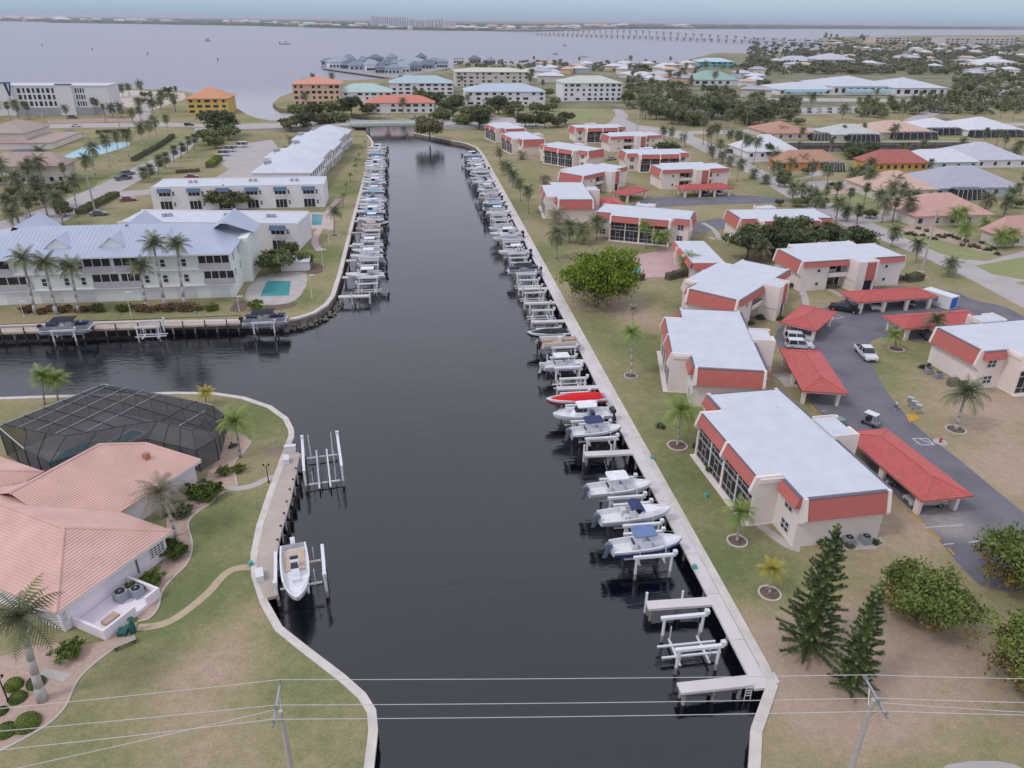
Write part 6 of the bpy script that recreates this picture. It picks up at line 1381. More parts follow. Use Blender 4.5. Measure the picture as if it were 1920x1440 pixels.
# marina village on the pier
def village():
    rr = random.Random(8)
    a, b, c, d = P2(605, 128), P2(740, 147), P2(845, 128), P2(640, 116)
    pier = thing("pier_platform", "timber pier platform under the grey waterside village", "pier", (*a, 0))
    MB().prism([(p[0] - a[0], p[1] - a[1]) for p in (a, b, c, d)], -.6, .4).build("deck", cmat("grey_timber", (.34, .33, .34)), pier)
    for k in range(16):
        f = k / 15; MB().tube(((b[0] - a[0]) * f, (b[1] - a[1]) * f + 1, -4), ((b[0] - a[0]) * f, (b[1] - a[1]) * f + 1, -.6), .5, n=5).build("pile", PILED, pier)
    gr = [cmat("village_roof_a", (.24, .29, .35)), cmat("village_roof_b", (.36, .41, .46)), cmat("village_roof_c", (.16, .20, .25))]
    spots = [(618, 122), (638, 121), (660, 124), (680, 121), (700, 126), (722, 130), (742, 128), (765, 131), (705, 117), (735, 118), (780, 124), (800, 129), (815, 122), (760, 120), (790, 117), (830, 127), (860, 119), (890, 118), (920, 120), (628, 127), (650, 129), (672, 131), (695, 133), (716, 137), (738, 138), (755, 136), (778, 134), (655, 117), (690, 116)]
    for k, (x, y) in enumerate(spots):
        q = P(x, y); h = rr.uniform(4, 7); W = rr.uniform(10, 20); D = rr.uniform(9, 16); t = thing("village_building", "%s grey-blue village building from the left on the bay pier" % nth(k), "building", (q.x, q.y, 0), rr.uniform(-.3, .3), "grey village on the pier")
        MB().box(-W / 2, -D / 2, -.4, W / 2, D / 2, h).build("wall", [BLS, WHITEW, GRW][k % 3], t); hip_roof(t, -W / 2 - 1, -D / 2 - 1, W / 2 + 1, D / 2 + 1, h, rr.uniform(3, 6), gr[k % 3])
        for j in range(4): x2 = -W / 2 + W * (j + .5) / 4; MB().box(x2 - 1.2, -D / 2 - .06, 1, x2 + 1.2, -D / 2 + .03, 3.2).build("window", GLASS, t)
village()
# --- scattered roofs and trees of the far right quarter
frnd = random.Random(21)
k = 0
for x, y in sorted((frnd.uniform(1000, 1918), frnd.random()) for _ in range(170)):
    y = (84 if x > 1560 else 126) + y * (62 if x > 1400 else 34)
    if 1430 < x < 1790 and y > 130 or 1040 < x < 1180 and y > 140 or 1290 < x < 1390 and y < 165: continue
    q = P(x, y); W, D, h = frnd.uniform(12, 24), frnd.uniform(10, 16), frnd.uniform(3.5, 6.5)
    t = thing("house", "%s small far house from the left among the upper right trees" % nth(k), "house", (q.x, q.y, 0), frnd.uniform(0, 3), "scattered far houses")
    MB().box(-W / 2, -D / 2, -.3, W / 2, D / 2, h).build("wall", frnd.choice((WHITEW, CRE, BLS, PNK)), t); hip_roof(t, -W / 2 - .8, -D / 2 - .8, W / 2 + .8, D / 2 + .8, h, 2.4, frnd.choice((WHR, LAVR, GREYR, TAN, WHR)))
    k += 1
def scatter(n, xr, yr, kinds, label, group, seed, s=(.8, 1.3), avoid=()):
    rr = random.Random(seed); k = 0; pts = []
    while k < n:
        x, y = rr.uniform(*xr), rr.uniform(*yr)
        if any(a[0] < x < a[1] and a[2] < y < a[3] for a in avoid): continue
        pts.append((x, y)); k += 1
    for k, (x, y) in enumerate(sorted(pts)): tree((x, y), rr.choice(kinds), "%s %s, counted from the left" % (nth(k), label), group, rr.uniform(*s), rr.randrange(6))
def wood_mass(n, xr, yr, seed, s, avoid, label):
    rr = random.Random(seed); k = 0; mb = MB(); src = [([v.co.copy() for v in TREES[q][i][0].vertices], [tuple(f.vertices) for f in TREES[q][i][0].polygons], TREES[q][i][2]) for q, i in (('mass', 0), ('mass', 1), ('mass', 2))]
    while k < n:
        x, y = rr.uniform(*xr), rr.uniform(*yr)
        if any(a[0] < x < a[1] and a[2] < y < a[3] for a in avoid): continue
        p = P(x, y); vs, fs, h = rr.choice(src); a = rr.uniform(0, 6.28); c, sn = math.cos(a), math.sin(a); q = rr.uniform(*s)
        mb.add([(p.x + (v.x * c - v.y * sn) * q, p.y + (v.x * sn + v.y * c) * q, (v.z + h - .5) * q) for v in vs], fs); k += 1
    tag(mb.build("tree_mass", LF_FAR), label, "woodland", None, "stuff")
PLAZA = (1440, 1790, 140, 196)
AV = [PLAZA, (1045, 1175, 145, 200), (985, 1140, 200, 228), (1290, 1395, 130, 168), (1495, 1610, 195, 216), (840, 1030, 130, 200), (1130, 1205, 205, 250), (1395, 1510, 240, 290)]
scatter(95, (1170, 1450), (130, 215), ['far', 'farolive', 'far'], "far tree of the belt between bay and upper street", "green belt trees", 31, (.45, 1.1), AV)
wood_mass(1150, (1400, 1925), (74, 142), 32, (.5, 1.4), AV, "mass of garden trees over the wooded suburb at the upper right")
scatter(60, (1620, 1920), (142, 215), ['far', 'farolive'], "tree on the parkland right of the white plaza", "parkland trees", 33, (.5, 1.2), AV)
wood_mass(170, (860, 1420), (118, 136), 34, (.4, .8), AV, "band of trees along the bay shore behind the cream block")
scatter(14, (840, 1060), (180, 215), ['far', 'farolive', 'mid'], "tree round the pale blue roofed condo", "trees round the pale blue condo", 35, (.7, 1.1), [(1045, 1175, 145, 200), (870, 1025, 160, 203)])
scatter(18, (1230, 1440), (205, 236), ['far', 'olive', 'dark'], "tree in the park beyond the street junction", "junction park trees", 36, (.8, 1.2))
scatter(18, (1440, 1500), (190, 235), ['far', 'olive'], "tree beside the car park below the plaza", "car park trees", 37, (.6, 1.0))
scatter(8, (230, 350), (176, 200), ['far', 'farolive'], "tree on the sandy lot right of the hotel", "sandy lot trees", 38, (.4, .8))
scatter(26, (1430, 1900), (286, 300), ['olive', 'mid', 'dark'], "garden tree among the houses along the back canal", "back canal garden trees", 39, (.4, .7), [(1460, 1580, 285, 305), (1630, 1750, 285, 306), (1800, 1935, 270, 300), (1705, 1842, 280, 304)])
TREES['fp'] = None
def palms_scatter(n, xr, yr, label, group, seed, s=1.3, hm=8, avoid=()):
    rr = random.Random(seed); k = 0; pts = []
    while k < n:
        x, y = rr.uniform(*xr), rr.uniform(*yr)
        if any(a[0] < x < a[1] and a[2] < y < a[3] for a in avoid): continue
        pts.append((x, y)); k += 1
    for k, (x, y) in enumerate(sorted(pts)):
        b = P(x, y); t = thing("palm_tree", "%s %s, counted from the left" % (nth(k), label), "palm", (b.x, b.y, 0), 0, group); h = hm * rr.uniform(.7, 1.25)
        link("trunk", trunk_mesh(h, 0, TRUNK, .2), t); link("crown", rr.choice(CROWNS['feather'] + CROWNS['sabal']), t, (0, 0, h), (0, 0, rr.uniform(0, 6)), s * rr.uniform(.9, 1.3))
palms_scatter(70, (1180, 1920), (150, 235), "far palm of the parkland round the white plaza", "parkland palms", 41, 1.4, 9, [PLAZA, (1395, 1510, 240, 290)])
palms_scatter(36, (900, 1340), (122, 175), "far palm among the bay shore buildings", "bay shore palms", 42, 1.5, 9, [(1045, 1175, 145, 192)])
palms_scatter(40, (0, 340), (178, 232), "far palm before the hotel and along the sandy lot", "hotel palms", 43, 1.3, 7)
palms_scatter(14, (550, 880), (165, 215), "far palm between the condos on the point", "point palms", 44, 1.2, 8)
palms_scatter(16, (1540, 1640), (70, 84), "tiny palm on the spit where the bay bridge lands", "spit palms", 45, 2.6, 14)
palms_scatter(18, (1450, 1920), (256, 300), "garden palm of the back canal houses", "garden palms", 46, 1.0, 5)
palms_scatter(34, (1440, 1920), (300, 420), "garden palm of the houses across the street", "gardens across the street", 47, 1.15, 5.5, [(1640, 1765, 325, 356), (1712, 1872, 365, 404), (1750, 1925, 315, 352)])
palms_scatter(24, (1180, 1440), (215, 300), "palm beside the upper streets", "upper street palms", 48, 1.1, 7, [(1040, 1305, 225, 330)])
scatter(16, (1440, 1920), (305, 415), ['olive', 'mid'], "garden bush tree across the street", "garden bush trees across the street", 49, (.25, .5), [(1640, 1765, 325, 356), (1712, 1872, 365, 404), (1750, 1925, 315, 352)])
wood_mass(150, (1180, 1445), (128, 232), 36, (.35, .8), AV + [(1180, 1300, 215, 240)], "scattered bushes and low trees of the park behind the street junction")
wood_mass(120, (1600, 1925), (142, 222), 37, (.35, .9), AV + [(1690, 1925, 216, 222)], "scattered bushes and low trees of the parkland right of the plaza")
palms_scatter(16, (0, 130), (325, 425), "garden palm of the brown roofed apartments", "left edge garden palms", 50, 1.3, 7)
scatter(10, (0, 125), (320, 420), ['olive', 'mid'], "garden bush tree of the brown roofed apartments", "left edge garden trees", 51, (.3, .55))
sheet("bare_soil", pxs([(90, 231), (290, 227), (295, 223), (190, 221), (90, 225)]), MULCH if False else SAND2, .02)
# sandy lots
SAND = mat("sand", (.56, .48, .42), (.48, .41, .36), .08, .95, coord='World')
sheet("beach", pxs([(215, 168), (345, 174), (350, 185), (290, 205), (220, 200), (200, 180)]), SAND, .02)
sheet("road", pxs([(255, 215), (275, 180), (285, 180), (280, 226), (250, 226)]), STREET, .03)
sheet("parking_lot", pxs([(1490, 216), (1620, 212), (1610, 200), (1500, 203)]), STREET, .12)
sheet("parking_lot", pxs([(1440, 190), (1780, 192), (1780, 186), (1440, 184)]), STREET, .12)
sheet("road", pxs([(1700, 236), (1760, 215), (1840, 190), (1920, 165), (1920, 158), (1820, 183), (1730, 210), (1680, 232)]), STREET, .12)

# ------------------------------------------------------------------ road bridge over the canal
def bridge():
    y0, y1, z = 391, 404, 2.6; x0, x1 = -27.5, 12
    t = thing("road_bridge", "low concrete road bridge closing the far end of the canal", "bridge", (-7, y0, 0))
    MB().box(x0 + 7, 0, z - .9, x1 + 7, 13, z).build("deck", CONC, t)
    for y in (-.3, 13): MB().box(x0 + 7, y, z - .3, x1 + 7, y + .3, z + .9).build("parapet", cmat("pale_green_rail", (.52, .60, .56)), t)
    for x in (-11.5, -1.5, 8): MB().box(x - .6, .5, WZ - 2, x + .6, 12.5, z - .9).build("pier", CONC, t)
    MB().hexa([(x0 + 7, .2, -1.8), (x0 + 13, .2, -1.8), (x0 + 13, 12.8, -1.8), (x0 + 7, 12.8, -1.8), (x0 + 7, .2, z - .9), (x0 + 8, .2, z - .9), (x0 + 8, 12.8, z - .9), (x0 + 7, 12.8, z - .9)]).build("abutment", CONC, t)
    MB().hexa([(x1 + 1, .2, -1.8), (x1 + 7, .2, -1.8), (x1 + 7, 12.8, -1.8), (x1 + 1, 12.8, -1.8), (x1 + 6, .2, z - .9), (x1 + 7, .2, z - .9), (x1 + 7, 12.8, z - .9), (x1 + 6, 12.8, z - .9)]).build("abutment", CONC, t)
    for xa, xb in ((-27.5, -95), (12, 75)):
        s = 1 if xb > xa else -1
        o = MB().hexa([(xa, y0 - .2, -.1), (xb, y0 + 4, -.1), (xb, y1 + 6, -.1), (xa, y1 + .2, -.1), (xa, y0 + .1, z - .02), (xb, y0 + 5, .05), (xb, y1 + 5, .05), (xa, y1, z - .02)]).build("road_ramp", STREET); tag(o, kind="structure")
bridge()

# ------------------------------------------------------------------ bay bridges, far shore
def bay_bridge(a, b, z0, zm, npier, label):
    A, B = P(*a), P(*b); t = thing("bay_bridge", label, "bridge", (A.x, A.y, 0), 0, "twin bay bridges"); L_ = B - A; n = npier
    def zz(f): return z0 + (zm - z0) * math.sin(math.pi * f) ** 2
    nn = Vector((-L_.y, L_.x, 0)).normalized() * 6
    m = MB()
    for i in range(n):
        f0, f1 = i / n, (i + 1) / n; p, q = L_ * f0, L_ * f1
        m.hexa([(*(p - nn).xy, zz(f0) - 1.3), (*(q - nn).xy, zz(f1) - 1.3), (*(q + nn).xy, zz(f1) - 1.3), (*(p + nn).xy, zz(f0) - 1.3), (*(p - nn).xy, zz(f0) + 1), (*(q - nn).xy, zz(f1) + 1), (*(q + nn).xy, zz(f1) + 1), (*(p + nn).xy, zz(f0) + 1)])
    m.build("deck", PALEC, t)
    for i in range(1, n):
        p = L_ * (i / n); MB().box(p.x - 1.7, p.y - 5, -4, p.x + 1.7, p.y + 5, zz(i / n) - 1.4).build("pier", PALEC, t)
    return t
PALEC = cmat("hazed_concrete", (.56, .54, .55))  # bay bridge concrete, paled: distance haze is put into its colour
bay_bridge((930, 58.5), (1575, 83), 9, 22, 52, "farther, higher span of the twin bay bridges"); bay_bridge((1000, 65), (1575, 87), 7, 9, 48, "nearer, lower span of the twin bay bridges")
def pline(pts): return [P2(*p) for p in pts]
shore = pline([(-250, 33.5), (0, 39), (110, 41), (120, 42.5), (480, 48), (700, 54), (870, 57), (1000, 58.5), (1150, 54), (1500, 53.8), (1920, 55.2), (2200, 57)])
land(shore + [(40000, 30000), (60000, 88000), (-60000, 88000), (-30000, 14000)], [], FARG, -.5, "far_shore")
def far_wood():
    rr = random.Random(77); mb = MB()
    for k in range(4200):
        f = rr.random() * (len(shore) - 1.001); i = int(f); a, b = Vector(shore[i]), Vector(shore[i + 1]); p = a.lerp(b, f - i); d = p.length; p = p * (1 + rr.random() ** 2 * 1.6 + .004)
        s = d / 6000; h = rr.uniform(9, 19) * s ** .7; w = rr.uniform(30, 90) * s; hh = [h * rr.uniform(.5, 1) for _ in range(4)]
        mb.hexa([(p.x - w, p.y - w / 2, -.5), (p.x + w, p.y - w / 2, -.5), (p.x + w, p.y + w / 2, -.5), (p.x - w, p.y + w / 2, -.5), (p.x - w * .7, p.y - w / 3, hh[0]), (p.x + w * .6, p.y - w / 3, hh[1]), (p.x + w * .7, p.y + w / 3, hh[2]), (p.x - w * .6, p.y + w / 3, hh[3])])
    tag(mb.build("far_woodland", cmat("far_foliage", (.10, .13, .09), scale=.002)), "hazy dark woodland along the far shore of the bay", "woodland", None, "stuff")
far_wood()
def far_town():
    rr = random.Random(99); fs = sorted(rr.random() ** 1.2 * 8.4 for _ in range(220))
    for k in range(220):
        f = fs[k]; i = int(f); a, b = Vector(shore[i]), Vector(shore[i + 1]); p = a.lerp(b, f - i); p = p * (1 + rr.random() * .25 + .004); s = p.length / 6000
        w, h, d = rr.uniform(12, 50) * s, rr.uniform(10, 24) * s ** .8, rr.uniform(20, 40) * s; t = thing("far_building", "%s pale building from the left in the town across the bay" % nth(k), "building", (p.x, p.y, -.5), rr.uniform(-.3, .3), "town across the bay")
        MB().box(-w, -d / 2, 0, w, d / 2, h).build("wall", rr.choice((WHITEW, CRE, PNK, WHITEP)), t); MB().hexa([(-w, -d / 2, h), (w, -d / 2, h), (w, d / 2, h), (-w, d / 2, h), (-w * .7, 0, h * 1.3), (w * .7, 0, h * 1.3), (w * .7, d * .1, h * 1.3), (-w * .7, d * .1, h * 1.3)]).build("roof", rr.choice((WHR, LAVR, TAN, PINKR)), t)
    a, b = P(697, 53), P(850, 56.5); n = 9; t = thing("waterfront_condos", "long white high-rise condo complex across the bay", "condo complex", (a.x, a.y, 0))
    for k in range(n):
        f = k / n; p = (b - a) * f; w = (b - a).length / n * .9; h = 66 + rr.uniform(-9, 6) - 14 * f
        MB().box(p.x, p.y, -.5, p.x + w, p.y + 40, h).build("tower", WHITEP, t)
        for j in range(5): MB().box(p.x + w * (.1 + .18 * j), p.y - 1, 4, p.x + w * (.16 + .18 * j), p.y, h - 6).build("balcony_strip", GRW, t)
far_town()
# boats and markers on the bay
for k, (x, y, l) in enumerate(((536, 83, "small white motor yacht out on the bay"), (1097, 107, "small white boat with dark canopy off the shore trees"), (1043, 102, "tiny sailing boat left of the canopied boat"), (1060, 86, "far white boat before the bay bridge"), (391, 77, "far pale boat on the left of the bay"))):
    p = P(x, y, WZ); o = dup(FAR[0 if k % 2 else 3].root, (p.x, p.y, WZ - .3), R(20 * k), l, "boats out on the bay", 1.6 + (y < 90) * 1.2)
for k, (x, y) in enumerate(((80, 88), (174, 96), (277, 105), (409, 117))):
    p = P(x, y, WZ); t = thing("channel_marker", "%s dark channel marker from the left on the bay" % nth(k), "marker", (p.x, p.y, WZ), 0, "channel markers"); MB().tube((0, 0, -1), (0, 0, 3.5), .25, n=6).build("pile", PILED, t); MB().box(-.9, -.1, 3, .9, .1, 4.6).build("board", DARKG, t)
# ------------------------------------------------------------------ power poles and wires
POLEC = mat("concrete_pole", (.50, .46, .42), (.42, .385, .35), 1.0, .9)
WIREM = mat("bare_wire", (.62, .60, .58), rough=.5, metal=.2)
def power_pole(top, arm, label, hz=11.0):
    p = P(*top, hz); a, b = P(*arm[0], hz - .35), P(*arm[1], hz - .35)
    t = thing("power_pole", label, "power pole", (p.x, p.y, 0), 0, "near power poles")
    MB().path([(0, 0, -1), (0, 0, hz * .5), (0, 0, hz)], [.24, .19, .14], 8).build("pole", POLEC, t)
    o = Vector((p.x, p.y, 0)); d = (b - a).normalized(); n = Vector((-d.y, d.x, 0)) * .07; q0, q1 = a - o, b - o
    MB().hexa([tuple(q0 - n), tuple(q1 - n), tuple(q1 + n), tuple(q0 + n)] + [tuple(v + Vector((0, 0, .14))) for v in (q0 - n, q1 - n, q1 + n, q0 + n)]).build("crossarm", STEEL, t)
    ends = []
    for f in (.03, .62, .93):
        c = q0.lerp(q1, f) + Vector((0, 0, .14)); MB().path([tuple(c), tuple(c + Vector((0, 0, .12))), tuple(c + Vector((0, 0, .3)))], [.05, .09, .04], 7).build("insulator", GREYC, t); ends.append(o + c + Vector((0, 0, .3)))
    for s in (-1, 1): MB().tube(tuple(q0.lerp(q1, .5 + .28 * s)), (0, 0, hz - 1.4), .03, n=5).build("brace", STEEL, t)
    return ends
eL = power_pole((526, 1333), ((526, 1281), (512, 1364)), "left power pole on the near lawn, its top in view"); eR = power_pole((1637, 1312), ((1621, 1272), (1664, 1348)), "right power pole beside the shorter pine")
def wire(pts, sag, label):
    mb = MB()
    for a, b in zip(pts[:-1], pts[1:]):
        n = 10; q = [a.lerp(b, i / n) - Vector((0, 0, sag * 4 * (i / n) * (1 - i / n))) for i in range(n + 1)]; mb.path(q, [.022] * (n + 1), 5)
    tag(mb.build("power_wire", WIREM), label, "wire", "overhead wires")
Lz = 11.0
left_ends = [P(-260, 1352, Lz), P(-260, 1392, Lz), P(-260, 1432, Lz)]; right_ends = [P(2250, 1276, Lz), P(2250, 1322, Lz), P(2250, 1345, Lz)]
for k in range(3): wire([left_ends[k], eL[k], eR[k], right_ends[k]], .12, ["far strand of the overhead wires across the canal", "middle strand of the overhead wires across the canal", "near strand of the overhead wires across the canal"][k])
wire([P(-200, 1490, 9.5), eL[1] - Vector((0, 0, .4))], .1, "extra lower wire running off to the left from the left pole"); wire([eR[1] - Vector((0, 0, .4)), P(2200, 1350, 9.8)], .1, "extra lower wire running off to the right from the right pole")
# tall street poles
def street_pole(base, top, label, arms=3):
    b = P(*base); x, h = PV(*top, b.y); t = thing("utility_pole", label, "utility pole", (b.x, b.y, 0), 0, "tall utility poles")
    MB().path([(0, 0, 0), (0, 0, h)], [.3, .16], 8).build("pole", POLEC, t)
    for k in range(arms): MB().box(-1.3, -.06, h - .5 - 1.0 * k, 1.3, .06, h - .38 - 1.0 * k).build("crossarm", POLEC, t)
    MB().tube((0, 0, 0), (0, 0, .06), .8, n=10).build("footing", CONC, t)
street_pole((1728, 509), (1756, 392), "tall pale street pole between the condos and the rock garden")
for k, (b, tp) in enumerate((((1193, 262), (1194, 200)), ((1276, 300), (1277, 236)), ((968, 240), (968, 202)), ((1388, 300), (1390, 250)), ((178, 395), (168, 322)), ((90, 262), (86, 210)), ((226, 244), (222, 200)))): street_pole(b, tp, "%s thin utility pole standing up the streets behind" % nth(k), 1)

# ------------------------------------------------------------------ lamps
def lamp(base, top, label, black=False):
    b = P(*base); x, h = PV(*top, b.y); h = max(2.2, h); m = BLACK if black else WHITEP; t = thing("lamp_post", label, "lamp post", (b.x, b.y, 0), 0, "lamp posts")
    MB().path([(0, 0, 0), (0, 0, .4), (0, 0, h)], [.12, .06, .045], 7).build("post", m, t)
    if black:
        for s in (-1, 1): MB().tube((0, 0, h - .3), (s * .3, 0, h - .1), .025, n=5).build("arm", m, t); MB().path([(s * .3, 0, h - .1), (s * .3, 0, h + .1), (s * .3, 0, h + .22)], [.06, .13, .03], 7).build("lantern", m, t)
    else: MB().box(-.1, -.12, h - .05, 1.0, .12, h + .12).build("lamp_head", m, t)
lamp((585, 559), (583, 516), "white lamp post beside the corner pool"); lamp((607, 508), (606, 468), "white lamp post above the mulch bed"); lamp((617, 456), (616, 431), "white lamp post near the second pool")
lamp((246, 592), (240, 548), "white lamp post in the middle of the apartment lawn"); lamp((45, 594), (40, 566), "white lamp post at the left of the apartment lawn"); lamp((449, 584), (446, 556), "white lamp post at the mulch bed below the apartment corner")
lamp((504, 905), (501, 872), "black lantern post where the concrete path meets the dock", True); lamp((16, 1316), (3, 1268), "black lantern post at the bottom left corner", True)

# ------------------------------------------------------------------ vehicles
def paint(n, c): return mat("car_paint_" + n, c, rough=.25, var=.04, coat=.6)
CW, CB, CS, CD, CR, CBL = paint("white", (.68, .68, .70)), paint("black", (.02, .02, .024)), paint("silver", (.42, .43, .44)), paint("grey", (.12, .13, .15)), paint("red", (.35, .05, .06)), paint("blue", (.05, .12, .30))
HEADL = mat("headlight", (.6, .6, .62), rough=.15); TAILL = mat("taillight", (.35, .02, .02), rough=.3)
def vehicle(kind, m, label, loc, rz, group="cars around the condos", s=1.0):
    L_, W, Hh = {'sedan': (4.6, 1.82, 1.45), 'suv': (4.7, 1.9, 1.72), 'pickup': (5.6, 2.0, 1.85), 'van': (5.4, 2.0, 2.3)}[kind]
    t = thing({'sedan': "parked_car", 'suv': "parked_car", 'pickup': "pickup_truck", 'van': "van"}[kind], label, {'sedan': "car", 'suv': "car", 'pickup': "pickup truck", 'van': "van"}[kind], loc, rz, group, s)
    h = L_ / 2; wb = Hh * .52; gz = .32
    prof = {'sedan': [(-h, gz + .1), (-h + .05, .85), (-h + .9, .92), (h - 1.2, .88), (h - .1, .72), (h, .45), (h - .05, gz)], 'suv': [(-h, gz + .1), (-h, .98), (h - 1.25, 1.0), (h - .15, .86), (h, .5), (h - .05, gz)],
            'pickup': [(-h, gz + .15), (-h, 1.05), (h - 1.5, 1.08), (h - .15, .98), (h, .6), (h - .05, gz + .05)], 'van': [(-h, gz), (-h, 1.15), (h - .9, 1.15), (h - .1, .92), (h, .55), (h - .05, gz)]}[kind]
    bd = MB(); ins = .1
    bd.loft([[(x, y * W / 2, z) for x, z in prof] if abs(y) < .99 else [(x * .985, y * W / 2, gz + .06 + (z - gz) * .9) for x, z in prof] for y in (-1, -.9, .9, 1)][::1]); body = bd.build("body", m, t)
    cab = {'sedan': (-h + .75, h - 1.25, -h + 1.35, h - 2.1, .9), 'suv': (-h + .05, h - 1.2, -h + .35, h - 1.95, .98), 'pickup': (-.9, h - 1.45, -.7, h - 2.1, 1.06), 'van': (-h + .02, h - .85, -h + .15, h - 1.5, 1.14)}[kind]
    a, b, c, d, z0 = cab; wl, wt = W / 2 - .05, W / 2 - .25
    MB().hexa([(a, -wl, z0), (b, -wl, z0), (b, wl, z0), (a, wl, z0), (c, -wt, Hh - .06), (d, -wt, Hh - .06), (d, wt, Hh - .06), (c, wt, Hh - .06)]).build("windows", GLASS, t)
    rf = MB(); rf.box(c - .03, -wt - .02, Hh - .07, d + .03, wt + .02, Hh)
    rf.build("roof", m, t)
    for f in ((0.02, .52) if kind != 'pickup' else (.02, .55)):
        for sy in (-1, 1):
            x0 = a + (b - a) * f; x1 = c + (d - c) * f; MB().hexa([(x0, sy * (wl + .01) - .03, z0), (x0 + .12, sy * (wl + .01) - .03, z0), (x0 + .12, sy * (wl + .01) + .03, z0), (x0, sy * (wl + .01) + .03, z0), (x1, sy * (wt + .01) - .03, Hh - .05), (x1 + .12, sy * (wt + .01) - .03, Hh - .05), (x1 + .12, sy * (wt + .01) + .03, Hh - .05), (x1, sy * (wt + .01) + .03, Hh - .05)]).build("pillar", m, t)
    if kind == 'pickup': MB().box(-h + .12, -W / 2 + .15, .8, -1.0, W / 2 - .15, 1.09).build("load_bed", BLACK, t)
    for x in (-h + .95, h - .95):
        for sy in (-1, 1):
            w_ = MB().tube((x, sy * (W / 2 - .22), .33), (x, sy * (W / 2 + .01), .33), .33, n=14).build("wheel", BLACK, t); MB().tube((x, sy * (W / 2 + .01), .33), (x, sy * (W / 2 + .025), .33), .19, n=10).build("rim", STEEL, w_)
    for sy in (-1, 1):
        MB().box(h - .14, sy * .62 - .17, .62, h + .0, sy * .62 + .17, .78).build("headlight", HEADL, t); MB().box(-h - .015, sy * .72 - .1, .7, -h + .06, sy * .72 + .1, .95).build("taillight", TAILL, t)
        MB().box(b - .45, sy * (W / 2 + .1) - .1, z0 + .02, b - .3, sy * (W / 2 + .1) + .1, z0 + .18).build("mirror", m, t)
    MB().box(h - .03, -.45, .45, h + .012, .45, .62).build("grille", BLACK, t)
    return t
def at(px, py): p = P(px, py); return (p.x, p.y, .02)
vehicle('pickup', CW, "white pickup truck driving down the curving drive", at(1622, 668), R(-100))
vehicle('pickup', CB, "black pickup parked beside the bend carport", at(1582, 583), R(142))
vehicle('suv', CW, "white car parked at the short carport, farther of two", at(1496, 640), R(-16)); vehicle('suv', CW, "white car with dark cargo cap, nearer of two at the short carport", at(1498, 653), R(-14))
vehicle('sedan', CS, "silver car under the near end of the nearest carport", at(1733, 945), R(176)); vehicle('sedan', CD, "dark car hidden under the nearest carport beside the silver one", at(1688, 905), R(178)); vehicle('sedan', CD, "dark car in the shade of the second carport", at(1516, 700), R(-15))
vehicle('suv', CW, "white car under the stair tower carport", at(1638, 577), R(-110)); vehicle('suv', CD, "dark car under the right end of the stair tower carport", at(1700, 570), R(-110)); vehicle('sedan', CD, "dark car under the middle carport", at(1738, 632), R(75))
vehicle('sedan', CW, "white car under the far long carport", at(1345, 365), R(-85)); vehicle('sedan', CBL, "blue car under the far long carport", at(1318, 366), R(-85)); vehicle('sedan', CD, "dark car under the small far carport", at(1172, 370), R(-60)); vehicle('sedan', CS, "pale car between far condo blocks", at(1146, 300), R(20))
G = "cars on the streets and lots"
for a in (('van', CW, "white van with blue stripes parked behind the white blocks", (418, 292), 175), ('van', CW, "white van next to the striped one", (430, 284), 175), ('van', CW, "white van at the back of the lot", (452, 276), 175), ('suv', CD, "black truck on the left street behind the dark one", (240, 328), 40), ('pickup', CD, "dark pickup on the left street", (232, 337), 40),
          ('sedan', CW, "white car crossing the road bridge", (726, 221), 4), ('sedan', CBL, "blue car on the road bridge", (775, 226), 4), ('sedan', CD, "dark car right of the road bridge", (838, 226), 4), ('suv', CB, "black car on the road before the yellow villa", (355, 236), 2), ('sedan', CW, "white car on the road before the hotel", (143, 238), 2), ('suv', CD, "dark car parked before the hotel", (137, 222), 2),
          ('suv', CW, "white car beside the brown carport at the left edge", (60, 275), 70), ('suv', CW, "white trailer car at the brown carport", (80, 266), 60), ('sedan', CR, "red and white car beside the white block", (240, 377), 20), ('sedan', CR, "red car behind the awning block's roof", (360, 334), 10), ('sedan', CW, "white car parked by the orange house", (1453, 309), 20), ('sedan', CD, "grey car parked by the orange house", (1484, 313), 20),
          ('suv', CW, "white car beside the grey-blue roofed house", (1756, 322), 10), ('suv', CD, "dark car on the drive of the big white house", (1368, 287), 8), ('suv', CB, "black car next to the dark one by the big white house", (1388, 286), 8), ('sedan', CD, "dark car half hidden behind the blue metal roof", (186, 404), 10)):
    p = P(*a[3]); bz = 2.62 if 700 < a[3][0] < 790 and a[3][1] < 230 else .02
    if bz > 1: p = P(a[3][0], a[3][1], 2.6)
    vehicle(a[0], a[1], a[2], (p.x, p.y, bz), R(a[4]), G)
for k in range(12):
    x = 1498 + (k % 6) * 19; y = 206 + (k // 6) * 6; p = P(x, y); vehicle('sedan', [CW, CW, CS, CD, CW, CBL][(k * 5) % 6], "%s car of the rows in the car park below the plaza" % nth(k), (p.x, p.y, .13), R(80), G)
# storage container
def container():
    p = P(1758, 572); t = thing("storage_container", "white portable storage container with a blue end door", "container", (p.x, p.y, .02), R(-68))
    MB().box(-3, -1.25, .1, 3, 1.25, 2.6).build("box", WHITEP, t); MB().box(3.0, -1.0, .3, 3.04, 1.0, 2.4).build("end_door", mat("container_blue", (.03, .16, .55)), t)
    MB().box(-3.05, -1.3, 2.55, 3.05, 1.3, 2.68).build("roof_edge", WHITEP, t)
    for x, m in ((-2.2, CR), (-1.5, CBL), (-.8, CR), (-.1, CBL)):
        MB().box(x, -1.29, 1.2, x + .5, -1.251, 2.0).build("logo_block", m, t)
container()
